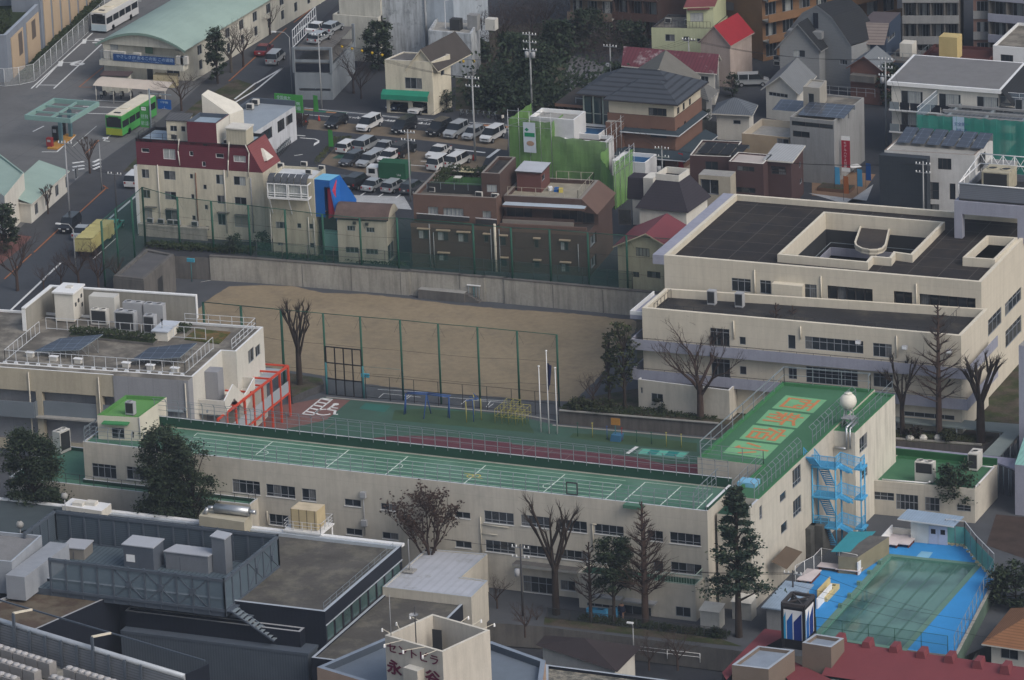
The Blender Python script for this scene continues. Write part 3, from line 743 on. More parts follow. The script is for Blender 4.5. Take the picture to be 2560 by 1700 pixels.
for(p,q,wd)in((aj(155,925),aj(0,1045),.12),(aj(850,1000),aj(625,1175),.12),(aj(1385,1062),aj(1170,1235),.12),(aj(2095,1143),aj(1885,1318),.12),(am(483,1225),am(275,1398),.12),(am(1000,1315),am(840,1462),.12),(am(1215,1297),am(1005,1480),.12),(am(1545,1333),am(1340,1518),.12),(am(1830,1400),am(1670,1555),.12),(am(1215,1297),am(1810,1362),.08),(am(1095,1412),am(1730,1483),.08),(aN(1770,875),aN(1800,848),.1),(aN(1800,848),aj(850,1003),.07)):
 x0,y0=cR(p,ZD);x1,y1=cR(q,ZD)
 P0,P1_=L3(x0,y0,0),L3(x1,y1,0);dM(b,P0,P1_,wd,ZD+.009,fR)
for p,s_ in((aj(40,1030),0),(aj(705,1112),180),(aj(1265,1150),0),(am(355,1330),180)):
 o=P(p,ZD);gQ(b,aa((o.x,o.y,0)),.8,.88,R(s_-90),R(s_+90),ZD+.013,fR,d8,fv)
YL=ad('yellow_line',(.5,.42,.1),ac=.9)
for p,x0,x1 in((aj(1960,1240),0,0),(aj(2010,1240),0,0)):
 o=P(p,ZD);gQ(b,aa((o.x,o.y,0)),.35,.5,0,R(360),ZD+.013,YL,d8,fv)
for p,q in((aj(1900,1215),aj(1955,1222)),(aj(2020,1255),aj(2065,1265))):dM(b,P(p,ZD),P(q,ZD),.1,ZD+.013,YL)
b.ab('court_marking',lb.ae)
b=MB();bF(b,[L3(.15,.12,ZL),L3(LL-.15,.12,ZL)],1.35,aH,a3=1.45,aP=(1.,.66,.33),pw=.06,rw=.035,cC=tuple(fv*.28));b.ab('front_railing',lb.ae)
b=MB();bF(b,[L3(xs0-5.5,LD-.3,ZD+.9),L3(LL-.3,LD-.3,ZD+.9)],2.1,aH,a3=1.45,aP=(1.,.78,.52,.2),pw=.06,rw=.035,cC=tuple(fv*-.3))
b.ab('rear_railing',lb.ae)
b=MB();bF(b,[L3(.12,.12,ZL),L3(.12,6.8,ZL)],1.35,aH,a3=1.4,aP=(1.,.66,.33),pw=.06,cC=tuple(d8*.28))
e0,e1=L3(LL-1.6,.4,ZD),L3(LL-1.6,LD-.5,ZD)
bF(b,[e0,e1],2.,aH,a3=1.3,aP=(1.,.66,.33),pw=.06,cC=tuple(d8*.28))
b.ab('end_railing',lb.ae)
b=MB();b.af(L3(LL-.3,.25,ZL+.003),d8*.3,fv*(LD-.5),(0,0,.35),cA,ak);b.ab('end_parapet',lb.ae)
sh=Bd('','','',a8(aN(885,685),aN(1262,705),aN(1145,500),ZL+2.6),ZD,ZL+2.6,ad('hut_wall',(.55,.52,.44),ac=.9,ai=.06),ad('hut_green',(.115,.27,.085),ac=.85,ai=.1),par=.4,pt=.2,world=True,ae=lb.ae,pm=ad('hut_green_edge',(.085,.22,.065),ac=.85,ai=.1))
sh.win(0,aN(1015,798),aN(1137,905),2,1,name='door');sh.win(0,aN(1200,835),aN(1222,895),1,1);sh.aD()
b=MB();a=sh.hit(0,aN(925,770),.9);c=sh.hit(0,aN(1160,800),.9);A_,B_,U_,N_=sh.frame(0)
b.af(aa((a.x,a.y,a.z))-N_*.9,U_*(c-a).dot(U_),N_*.9,(0,0,.14),ad('awning_green',(.05,.22,.085),ac=.7));b.ab('awning',lb.ae)
b=MB()
for p0,p1 in((aN(1268,705),aN(1268,905)),):sh.pipe(b,1,p0,p1,aZ,.06)
b.ab('downpipe',lb.ae)
g0=cR(aN(600,1300),7.1);gN=7.1
yf=-1.95
xa=cR(aN(90,1244),7.1)[0];xb=cR(aN(2290,1492),7.1)[0]
lw=Bd('','','',[f0+LU*xa+LV*yf,f0+LU*xb+LV*yf,f0+LU*xb-LV*.004,f0-LV*.004,f0-LU*.004+LV*(LD+1.5),f0+LU*xa+LV*(LD+1.5)],0.,gN,b7,ep,par=.4,pt=.2,world=True,ae=lb.ae,rim=ad('pale_coping',(.5,.5,.5)),pm=cA)
lw.pm=cA
lw.aD()
b=MB();bF(b,[L3(xa+.15,LD,gN),L3(xa+.15,yf+.1,gN),L3(xb-.15,yf+.1,gN),L3(xb-.15,-.2,gN)],1.1,bw,a3=1.7,aP=(1.,.5),pw=.05,rw=.03);b.ab('terrace_railing',lb.ae)
x0=cR(aC(590,600),3.9)[0];x1=LL-.6
e3=Bd('','','',[f0+LU*x0-LV*2.4,f0+LU*x1-LV*2.4,f0+LU*x1-LV*.004,f0+LU*x0-LV*.004],-.4,3.9,b7,cA,par=.12,pt=.2,world=True,ae=lb.ae)
e3.win(0,aC(1490,895),aC(1630,1000),2,1,gm=ff);e3.win(0,aC(680,860),aC(960,925),4,1);e3.win(0,aC(1010,880),aC(1270,1010),3,1)
e3.aD()
b=MB();A_,B_,U_,N_=e3.frame(0)
e3.hl(b,0,aC(730,805),aC(990,830),.18,.9,bM);e3.hl(b,0,aC(1010,850),aC(1300,868),.18,.9,bM);b.ab('entrance_awning',lb.ae)
b=MB();xr0=cR(aC(1085,600),5.)[0]
bF(b,[L3(xr0,-2.3,3.9),L3(x1-.1,-2.3,3.9),L3(x1-.1,-.1,3.9)],1.1,ad('pale_green_rail',(.38,.48,.42),ac=.6),a3=.3,aP=(1.,.1),pw=.03,rw=.06);b.ab('balcony_railing',lb.ae)
b=MB()
for p0,p1 in((aC(735,150),aC(735,380)),(aQ(2045,80),aQ(2045,400)),(aQ(100,30),aQ(100,150))):lb.pipe(b,0,p0,p1,cQ,.07)
b.aG(lb.hit(0,aQ(2055,150),.1),lb.hit(0,aQ(2300,178),.1),.06,.06,cQ,6);b.aG(lb.hit(0,aQ(2055,232),.1),lb.hit(0,aQ(2200,245),.1),.06,.06,cQ,6);b.aG(lb.hit(0,aC(720,145),.1),lb.hit(0,aC(770,150),.1),.07,.07,cQ,6)
b.ab('downpipe',lb.ae)
b=MB();a=lb.hit(0,aj(978,1420),.15);c=lb.hit(0,aQ(1000,250),.15);c.x,c.y=a.x,a.y;b.aG(a,c,.06,.06,aZ,6)
for p in(aj(978,1410),aQ(988,135)):q=lb.hit(0,p,.25);b.aO(q-aa((0,0,.35)),.6,.4,.65,bM,math.atan2(LU.y,LU.x))
b.ab('cable_riser',lb.ae)
b=MB();a=lb.hit(0,am(1010,1530),.9);b.af(aa((a.x,a.y,ZL-.35))-LN*.9,d8*2.,LN*.9,(0,0,.355),ep);b.ab('scupper_box',lb.ae)
b=MB();a=lb.hit(0,aC(0,500),1.2);c=lb.hit(0,aC(590,590),1.2);b.af(aa((a.x,a.y,3.2))-LN*1.2,d8*(c-a).dot(d8),LN*1.2,(0,0,.3),aI,aJ);b.ab('porch_roof',lb.ae)
bv('cooling_unit','grey outdoor unit standing on the light green roof of the stair hut','outdoor unit',aN(1195,680),ZL+2.2,1.,.7,1.5,bM,cn=1,az='outdoor units on roofs')
bv('cooling_unit','tall white outdoor unit with two fans on the green side roof behind the round evergreen','outdoor unit',aN(570,1020),6.72,1.7,1.1,2.6,b6,cn=2,rz=R(75),az='outdoor units on roofs')
bv('cooling_unit','white outdoor unit at the right end of the low green front roof','outdoor unit',aN(2275,1440),6.72,1.,.6,1.5,b6,cn=1,az='outdoor units on roofs')
# school: wing with the roof lettering
z1=fT(1780,960,320/2334.);z2=fT(1980,1020,240/990.);z3=fT(1560,1180,440/1643.)
ZW=11.6
wp=[P(q,ZW).xy for q in((1743.4,1143.5),(1906,1163),(1868,1200),(1906,1240),(2084,1071),(2181,978),(1955.6,954.2))]
e0=P((1876,1268),ZW).xy;e1=P((2084,1071),ZW).xy;EU=(e1-e0).normalized();
def eg(t):return e0+EU*t
eJ,hL=P((1743.4,1143.5),ZW).xy,P((1955.6,954.2),ZW).xy
sE=eg(2.5);nE=P((2177,972),ZW).xy;nE=e0+EU*((nE-e0).dot(EU))
dV=P((1906,1163),ZW).xy;jog2=sE+(dV-eJ)*0
En=aa((EU.y,-EU.x))
jw=eg((dV-e0).dot(EU))-En*((eg((dV-e0).dot(EU))-dV).length)
wg=Bd('school_building','school wing whose green roof carries four orange characters on light green panels','building',[eJ,dV,dV-EU*((dV-e0).dot(EU)-2.5),sE,nE,hL],0.,ZW,b7,dW,par=.35,pt=.3,world=True,pm=ad('green_kerb',(.05,.17,.075),ac=.8,ai=.12))
for(a,c,nx,nz)in((aB(222,1195),aB(302,1290),3,.25),(aB(108,1418),aB(165,1440),1,1),(aB(228,1475),at(306,30),3,.25),(at(118,160),at(176,195),1,1)):
 wg.win(3,a,c,nx,nz)
wg.win(3,z3(1240,350),z3(1292,430),2,.25)
wg.aD()
GL_=ad('panel_green',(.17,.38,.2),ac=.9,ai=.1,scale=.6)
cW=ZW-.35
iF=(((1350,205),(2095,293),(1090,440),(1845,530)),((1035,470),(1800,560),(800,712),(1550,805)),((750,745),(1510,835),(495,995),(1245,1085)),((430,1025),(1215,1118),(200,1255),(970,1365)))
b=MB();bl_=[]
for pn in iF:
 q=[P(z1(*p),cW)for p in pn];bl_.append(q);b.ag([aa((p.x,p.y,cW+.005))for p in(q[2],q[3],q[1],q[0])],GL_)
b.ab('roof_panel',wg.ae)
GLY={'西':((.06,.92,.94,.92),(.38,.92,.34,.62),(.34,.62,.28,.46),(.62,.92,.62,.5),(.62,.5,.7,.44),(.7,.44,.86,.46),(.14,.7,.86,.7),(.14,.7,.14,.06),(.86,.7,.86,.06),(.14,.08,.86,.08)),
 '新':((.26,.98,.26,.84),(.06,.82,.46,.82),(.16,.78,.18,.64),(.38,.78,.34,.64),(.02,.6,.5,.6),(.06,.44,.48,.44),(.27,.6,.27,.04),(.26,.42,.06,.18),(.28,.4,.46,.24),(.92,.94,.6,.82),(.6,.84,.6,.4),(.6,.4,.5,.04),(.6,.58,.98,.58),(.8,.58,.8,.02)),
 '宿':((.5,1.,.5,.88),(.08,.86,.92,.86),(.08,.86,.08,.72),(.92,.86,.92,.72),(.32,.76,.06,.42),(.2,.58,.2,.02),(.38,.68,.94,.68),(.66,.68,.58,.5),(.42,.5,.9,.5),(.42,.5,.42,.04),(.9,.5,.9,.04),(.42,.28,.9,.28),(.42,.06,.9,.06)),
 '小':((.5,.96,.5,.08),(.5,.08,.38,.12),(.24,.66,.06,.28),(.72,.68,.94,.3))}
for ch,q in zip('西新宿小',bl_):
 TL,TR,BL_,BR_=q;up=(TR-TL);rt=(BL_-TL);o=TL+up*.1+rt*.06;b=MB();k=0
 for(ea,cF,fL,fV)in GLY[ch]:
  p=o+rt*.86*ea+up*.8*cF;r_=o+rt*.86*fL+up*.8*fV;d_=(r_-p).normalized()*.17;k+=1
  dM(b,p-d_,r_+d_,.36,cW+.012+.0015*k,gU)
 b.ab('roof_character',wg.ae)
ez,dA=v3(EU,0),v3(En,0)
def W3(q,z):return aa((q[0],q[1],z))
b=MB();i_=.35
bF(b,[W3(eJ+En*i_,ZW),W3(hL+En*i_-EU*.3,ZW),W3(nE-En*.4-EU*.3,ZW),W3(eg((nE-e0).length-1)-En*.4,ZW)],1.9,aH,a3=3.,aP=(1.,.95,.5),pw=.07,rw=.05)
bF(b,[W3(eJ+En*.3+EU*.3,ZW),W3(dV+EU*.3,ZW),W3(dV-EU*((dV-e0).dot(EU)-2.7)+En*.2,ZW)],1.5,aH,a3=2.6,aP=(1.,.6,.3),pw=.06)
tt=(P((2012.7,1137),ZW).xy-e0).dot(EU)
bF(b,[W3(sE-En*.5,ZW),W3(eg(tt)-En*.5,ZW)],1.5,aH,a3=1.3,aP=(1.,.5),pw=.06,cC=(-dA.x*.4,-dA.y*.4,0))
t2_=(P((2040,1110),ZW).xy-e0).dot(EU);t3_=(P((2150,1008),ZW).xy-e0).dot(EU)
bF(b,[W3(eg(t2_)-En*.5,ZW),W3(eg(t3_)-En*.5,ZW)],1.5,aH,a3=1.3,aP=(1.,.5),pw=.06,cC=(-dA.x*.4,-dA.y*.4,0))
b.ab('roof_railing',wg.ae)
sx0=f1.x+.36;sy0=e0.y
sp=Bd('','','',[aa((sx0,sy0)),e0,sE-EU*.02,aa((sx0,sE.y-.02))],0.,10.5,b7,cA,par=.1,pt=.25,world=True,ae=wg.ae,pm=cA)
sp.win(1,z3(1290,640),z3(1340,700),1,1)
sp.aD()
b=MB();b.af(v3(e0,10.504),v3(sE-EU*.02-e0,0),v3(-En*.25,0),(0,0,ZW-10.504),b7,ad('pale_coping',(.5,.5,.5)));b.ab('parapet',wg.ae)
NT=a8(z2(430,232),z2(660,245),z2(590,60),ZW-.2)
n1=(NT[1]-NT[0]).length
cZ=[eg((P(z2(430,232),ZW-.2).xy-e0).dot(EU))+En*.004];tb=eg((nE-e0).length-.4)
pr=(P(z2(660,245),ZW-.2).xy-cZ[0]).dot(En)
cZ=[cZ[0],cZ[0]+En*pr,tb+En*pr,tb+En*.004]
tw=Bd('','','',cZ,0.,ZW-.2,ad('tower_wall',(.6,.57,.5),ac=.9,ai=.06,aA=.3),dW,par=.25,pt=.25,world=True,ae=wg.ae,pm=ad('green_kerb',(.05,.17,.075)))
for(a,c)in((z2(695,320),z2(778,400)),(z2(700,635),z2(780,690))):tw.win(1,a,c,3,.25)
tw.aD()
b=MB();bF(b,[W3(cZ[1]-En*.3,ZW),W3(cZ[2]-En*.3,ZW)],1.3,aH,a3=1.8,aP=(1.,.5));b.ab('tower_railing',wg.ae)
b=MB();a=tw.hit(0,z2(390,340),.3)
b.path([W3(cZ[0]+En*.2-EU*.3,9.6),W3(cZ[0]+En*1.6-EU*.3,9.6),W3(cZ[0]+En*1.6-EU*.3,12.),W3(cZ[0]+En*1.6+EU*3,12.)],.13,bC,7);b.path([W3(cZ[0]+En*2.-EU*.3,9.6),W3(cZ[0]+En*2.-EU*.3,11.9),W3(cZ[0]+En*2.+EU*2,11.9)],.1,bC,7);b.ab('flue_pipe',wg.ae)
# blue fire stair
ZS=9.9
fs=ay('fire_stair','sky blue steel fire stair with mesh guards against the school wing','fire stair',P(z2(300,1400),0))
E0=(P(z2(180,590),ZS).xy-e0).dot(EU);Wd_=(P(z2(435,610),ZS).xy-P(z2(180,590),ZS).xy).dot(En)
def S3(a,t,z):q=e0+EU*(E0+t)+En*(.15+a);return aa((q.x,q.y,z))
MSN=net('blue_mesh',(.08,.34,.58),.45)
PW=Wd_-.1;PD=1.7;b=MB()
for a,t in((0,0),(PW,0),(PW,PD),(PW+.05,PD),(PW+1.9,PD+1.),(PW+1.9,PD+2.2),(0,PD)):b.aG(S3(a,t,0.),S3(a,t,ZS),.09,.09,bo,6)
b.ab('post',fs)
for z in(ZS,ZS-3.4,ZS-6.8):
 b=MB();b.af(S3(-.1,-.1,z-.2),dA*(PW+.2),ez*(PD+.2),(0,0,.2),bo)
 b.af(S3(PW+1.2,PD+.7,z-.95),dA*1.,ez*1.6,(0,0,.2),bo);b.ab('landing',fs)
 b=MB()
 for k in range(7):
  f=k/7;b.af(S3(PW*.9+f*1.2,PD*.4+f*.8,z-.2-f*.9),dA*.3,ez*1.3,(0,0,.06),bo)
 b.af(S3(PW+.1,PD-.6,z-.25),dA*1.3+ez*.4+aa((0,0,-.8)),ez*.06,(0,0,.25),bo)
 for k in range(9):
  f=k/8;b.af(S3(.6+f*.3,.4+f*1.3,z-.3-f*2.4),dA*1.,ez*.28,(0,0,.05),bo)
 for s_ in(.55,1.62):b.af(S3(s_,.3,z-.35),ez*1.6+dA*.3+aa((0,0,-2.5)),dA*.05,(0,0,.25),bo)
 b.ab('flight',fs)
 b=MB()
 for(p,q)in((S3(0,0,z),S3(PW,0,z)),(S3(PW,0,z),S3(PW,PD,z)),(S3(PW,PD,z),S3(PW+1.9,PD+1.,z-.8)),(S3(PW+1.9,PD+1.,z-.8),S3(PW+1.9,PD+2.2,z-.8))):
  U_=q-p;b.ag([p,q,q+aa((0,0,1.2)),p+aa((0,0,1.2))],MSN)
  for k in range(4):b.bar(p+U_*k/3,p+U_*k/3+aa((0,0,1.2)),.05,bo)
  b.bar(p+aa((0,0,1.2)),q+aa((0,0,1.2)),.07,bo);b.bar(p+aa((0,0,.6)),q+aa((0,0,.6)),.04,bo)
 b.ab('guard',fs)
b=MB()
for k in range(6):b.af(S3(-.3+0.,-1.6+.26*k,ZS+1.4-.23*k),dA*1.2,ez*.28,(0,0,.06),bo)
for s_ in(-.3,.9):
 p,q=S3(s_,-1.7,ZS+1.4),S3(s_,0.,ZS);b.bar(p,q,.1,bo);b.bar(p+aa((0,0,1.2)),q+aa((0,0,1.2)),.07,bo)
 b.ag([p,q,q+aa((0,0,1.2)),p+aa((0,0,1.2))],MSN)
 for k in range(4):r=p+(q-p)*k/3;b.bar(r,r+aa((0,0,1.2)),.05,bo)
b.ab('top_flight',fs)
# speaker sphere on its trestle
cg=P(aB(735,780),cW+.05);cL=HZ(aB(735,548),aB(735,775),cW)
i5=ay('radome','white ball-shaped aerial cover on a grey steel trestle at the wing roof edge','aerial',aa((cg.x,cg.y,cW)))
b=MB();r=.92;gg=[(.02,-r),*[(r*math.sin(R(a)),-r*math.cos(R(a)))for a in range(15,165,12)],(.42,r*.93),(.42,r*1.03),(.02,r*1.05)]
b.bV((cg.x,cg.y,cL),gg,ad('ball_white',(.66,.63,.56),ac=.5,ai=.04),24);b.ab('cover',i5)
b=MB();h_=cL-r-cW
for sx in(-.6,.6):
 for sy in(-.6,.6):
  b.aG((cg.x+sx,cg.y+sy,cW),(cg.x+sx*.5,cg.y+sy*.5,cW+h_),.06,.06,aZ,5)
  b.aG((cg.x+sx,cg.y+sy,cW),(cg.x-sx*.75,cg.y+sy*.75,cW+h_*.5),.04,.04,aZ,4);b.aG((cg.x+sx,cg.y+sy,cW),(cg.x+sx*.75,cg.y-sy*.75,cW+h_*.5),.04,.04,aZ,4)
b.aO((cg.x,cg.y,cW+h_*.5),1.3,1.3,.08,aZ);b.aO((cg.x,cg.y,cW+h_),.8,.8,.08,aZ);b.ab('trestle',i5)
# left school annexe (white parapet, solar panels)
aW=fT(0,690,680/2361.)
ZA=11.
fA,fB=P(aN(0,212),ZA).xy,P(aN(1755,335),ZA).xy
AU=(fB-fA).normalized();AV=aa((-AU.y,AU.x))
_d=(P(aF(1755,1195),ZA+2.4).xy-fB).dot(AV)
fS=(P(aW(2285,440),ZA).xy-fB).dot(AV)
W0=(P(aW(190,290),ZA+2.4).xy-fA).dot(AU)
aL=-8.
def A3(x,y,z):q=fA+AU*x+AV*y;return aa((q.x,q.y,z))
def bB(p,z):q=P(p,z).xy-fA;return q.dot(AU),q.dot(AV)
xR=(fB-fA).dot(AU);dQ=ad('annexe_beige',(.4,.36,.28),ac=.9,ai=.06,scale=.3,aA=.15)
je=ad('annexe_white',(.55,.535,.49),ac=.9,ai=.05,scale=.3,aA=.1)
bJ=ad('stained_roof_screed',(.135,.125,.11),ac=.95,ai=.3,scale=.35,aA=0.,a7=((.2,.185,.16),.52,.35))
fJ=bB(aW(2285,440),ZA)[0]
xstep=bB(aW(1745,850),ZA)[0]
eO=bB(aW(2025,645),ZA)[1]
ax=Bd('school_annexe','low school annexe with solar tables and a tall white-topped screen wall on its roof','building',[A3(aL,0,0),A3(xR,0,0),A3(xR,1.,0),A3(xR+0.,fS,0),A3(aL,fS,0)],-.2,ZA,je,bJ,par=.25,pt=.25,world=True,pm=ak)
ax.ar=[aa((p.x,p.y))for p in(A3(aL,0,0),A3(xR,0,0),A3(xR,eO-.3,0),A3(fJ,eO-.3,0),A3(fJ,fS,0),A3(aL,fS,0))]
ax.n=6;ax.h={i:[]for i in range(6)}
ax.win(3,aW(2152,655),aW(2208,725),2,1);ax.win(3,aW(2215,620),aW(2262,675),2,1)
ax.aD()
xg=bB(aN(1068,290),ZA)[0]
b=MB();zf=ZA-2.6
b.af(A3(aL,-1.3,zf),v3(AU*(xg-aL-.02),0),v3(AV*.2,0),(0,0,ZA-zf+.02),dQ,ak)
b.af(A3(aL,-1.1,zf),v3(AU*(xg-aL-.02),0),v3(AV*1.09,0),(0,0,.3),dQ);b.af(A3(aL,-1.1,ZA-.3),v3(AU*(xg-aL-.02),0),v3(AV*1.09,0),(0,0,.25),bJ)
for x in(bB(aN(372,380),9)[0],bB(aN(1050,340),9)[0]-.5):b.af(A3(x,-1.3,0),v3(AU*.75,0),v3(AV*.8,0),(0,0,zf+.004),dQ)
b.ab('gallery_fascia',ax.ae)
b=MB();f2=ad('gallery_panel',(.15,.175,.2),ac=.5,ai=.08,aR=('XY',.12,.12))
for z_,h_ in((5.4,1.9),):
 b.af(A3(aL,-2.1,z_),v3(AU*(bB(aN(395,600),6)[0]-aL),0),v3(AV*.12,0),(0,0,h_),f2);b.af(A3(bB(aN(395,600),6)[0]+0.,-1.98,z_),v3(AU*.12,0),v3(AV*.9,0),(0,0,h_),f2)
 b.af(A3(bB(aN(460,600),6)[0],-1.2,z_),v3(AU*(xg-bB(aN(460,600),6)[0]-.6),0),v3(AV*.12,0),(0,0,h_),f2)
 b.af(A3(aL,-1.98,z_),v3(AU*(xg-aL-.7),0),v3(AV*1.97,0),(0,0,.18),aI)
b.af(A3(aL,-1.2,1.2),v3(AU*(xg-aL-.7),0),v3(AV*.12,0),(0,0,1.2),dQ);b.af(A3(aL,-1.06,2.),v3(AU*(xg-aL-.7),0),v3(AV*1.05,0),(0,0,.18),aI)
b.ab('gallery_balustrade',ax.ae)
en=ad('grey_bay_wall',(.265,.27,.29),ac=.85,ai=.06,scale=.4,aA=.12,a5=(3.,0,.05,.8,('X','Y')))
bay=Bd('','','',[aa((p.x,p.y))for p in(A3(xg,-1.4,0),A3(xR-0.,-1.4,0),A3(xR-0.,-.004,0),A3(xg,-.004,0))],-.2,ZA,en,bJ,par=0.,world=True,ae=ax.ae)
dI=7.2
for k in range(8):
 x=1.5+k*1.35
 if x<xR-xg-1.2:bay.wu(0,x,x+1.,5.3,dI,2,1,gm=bS)
bay.aD()
b=MB();b.af(A3(xg,-2.,dI+.15),v3(AU*(xR-xg-.6),0),v3(AV*.596,0),(0,0,.12),aH)
for k in range(5):b.af(A3(xg+.8+k*2.6,-1.8,dI+.27),v3(AU*.12,0),v3(AV*.3,0),(0,0,.3),aH)
b.ab('bay_awning',ax.ae)
b=MB()
for x,y in((bB(aN(435,280),9)[0],-1.42),(bB(aN(1050,340),9)[0],-1.42),(xR-.35,-1.5)):b.aG(A3(x,y,0),A3(x,y,ZA-.3),.08,.08,cQ,6)
b.ab('downpipe',ax.ae)
b=MB()
for(p,q,z_)in((aN(165,350),aN(370,505),8.5),):pass
wl=Bd('','','',[aa((p.x,p.y))for p in(A3(aL,-.02,0),A3(xg,-.02,0),A3(xg,-.005,0),A3(aL,-.005,0))],-.2,ZA-.3,en,bJ,par=0,world=True,ae=ax.ae)
for(p,q)in((aN(170,362),aN(370,408)),(aN(468,375),aN(605,430)),(aN(808,415),aN(945,460)),(aN(1000,432),aN(1060,480)),(aN(615,680),aN(745,735))):wl.win(0,p,q,3,1)
wl.aD(depth=.01)
ps=[aW(190,290),aW(475,95),aW(1670,205)]
yb0=bB(ps[0],ZA+2.4);yb1=bB(ps[1],ZA+2.4);hx=bB(ps[2],ZA+2.4)
b=MB();t_=.35;fj=2.6;eZ,X1_=yb0[0],hx[0];hC,fO=yb0[1],yb1[1]
ju=ad('screen_concrete',(.29,.28,.25),ac=.9,ai=.08,scale=.4,aA=.2,a5=(3.2,0,.04,.85,('X','Y')))
for(ea,cF,fL,fV)in((eZ,hC,eZ+t_,fO),(eZ+t_+.002,fO-t_,X1_,fO)):
 b.af(A3(ea,cF,0.),v3(AU*(fL-ea),0),v3(AV*(fV-cF),0),(0,0,ZA+fj-.12),ju)
b.ab('screen_wall',ax.ae)
b=MB();b.af(A3(eZ-.03,hC-.03,ZA+fj-.118),v3(AU*(t_+.12),0),v3(AV*(fO-hC+.06),0),(0,0,.16),ak);b.af(A3(eZ+t_+.093,fO-t_-.06,ZA+fj-.118),v3(AU*(X1_-eZ-t_),0),v3(AV*(t_+.09),0),(0,0,.16),ak)
b.af(A3(eZ-.03,hC-.06,ZA-.2),v3(AU*(t_+.1),0),v3(AV*.1,0),(0,0,fj),ak);b.af(A3(X1_+.002,fO-t_-.06,ZA-.2),v3(AU*.1,0),v3(AV*(t_+.09),0),(0,0,fj+.08),ak);b.ab('white_coping',ax.ae)
i1=ad('roof_grass',(.06,.072,.02),ac=1,ai=.3,scale=.8,fine=.3,a7=((.16,.1,.05),.55,.5))
bL=ad('hedge_green',(.03,.042,.02),ac=1,ai=.4,scale=1.5,fine=.3)
def bD(b,o,a,c,h,m,n,bf=0,s=.22):
 aS=random.Random(bf);o,a,c=aa(o),aa(a),aa(c)
 for i in range(n):
  p=o+a*aS.random()+c*aS.random()+aa((0,0,h*(aS.random()**.5)))
  u=aa((aS.gauss(0,1),aS.gauss(0,1),aS.gauss(0,1))).normalized();w_=u.orthogonal().normalized()*s*aS.uniform(.5,1);u=u*s*aS.uniform(.5,1)
  b.ag([p-u,p+w_*.6,p+u,p-w_*.6],m)
zg=ZA-.2
gb=[bB(p,zg)for p in(aW(1600,550),aW(1900,590),aW(2000,490),aW(1700,465))]
b=MB();b.bj([A3(x,y,0)for x,y in gb],ZA-.24,ZA-.1,i1);q0=A3(*gb[0],ZA-.1)
b.ab('grass_bed',ax.ae)
hb=[bB(p,zg)for p in(aW(600,530),aW(1330,600),aW(1400,520))]
b=MB();a_=A3(*hb[0],ZA-.24);b.af(a_,A3(*hb[1],ZA-.24)-a_,v3(AV*1.4,0),(0,0,.3),aJ,bL)
bD(b,a_+aa((0,0,.25)),A3(*hb[1],ZA-.24)-a_,v3(AV*1.3,0),.9,bL,900,3)
q=A3(*bB(aW(1500,500),zg),ZA-.2);bD(b,q,v3(AU*1.6,0),v3(AV*2.2,0),.7,bL,300,5)
b.ab('planting',ax.ae)
b=MB();cS=ZA
r1=[bB(p,cS-.2)for p in(aW(65,740),aW(1610,865),aW(1960,610))]
bF(b,[A3(r1[0][0],.7,cS),A3(r1[1][0],.7,cS),A3(r1[1][0],bB(aW(1960,640),cS)[1],cS)],1.4,a9,a3=1.35,aP=(1.,.08),pw=.05,rw=.05)
bF(b,[A3(r1[0][0],.7,cS),A3(r1[0][0],bB(aW(415,500),cS)[1],cS)],1.4,a9,a3=1.35,aP=(1.,.08),pw=.05,rw=.05)
yy_=bB(aW(900,560),cS)[1]
bF(b,[A3(r1[0][0]+.2,yy_+2.6,cS),A3(r1[1][0]-2,yy_+2.6,cS)],1.4,a9,a3=1.35,aP=(1.,.08),pw=.05,rw=.05)
xq=bB(aW(1630,390),cS)[0];bF(b,[A3(xq,fS-.6,cS),A3(fJ-.7,fS-.6,cS),A3(fJ-.7,eO+.3,cS)],1.2,a9,a3=1.35,aP=(1.,.5,.08),pw=.05,rw=.05)
for(x,y)in[(r1[0][0]+1.35*k,.7)for k in range(int((r1[1][0]-r1[0][0])/1.35)+1)]:b.aO(A3(x,y,ZA-.22),.4,.3,.25,ak,math.atan2(AU.y,AU.x))
b.ab('roof_railing',ax.ae)
iL=ad('solar_cells',(.045,.055,.075),ac=.15,ai=.08,scale=.5,a5=(1.35,1.,.05,2.6,('X','Y')),cV=.6)
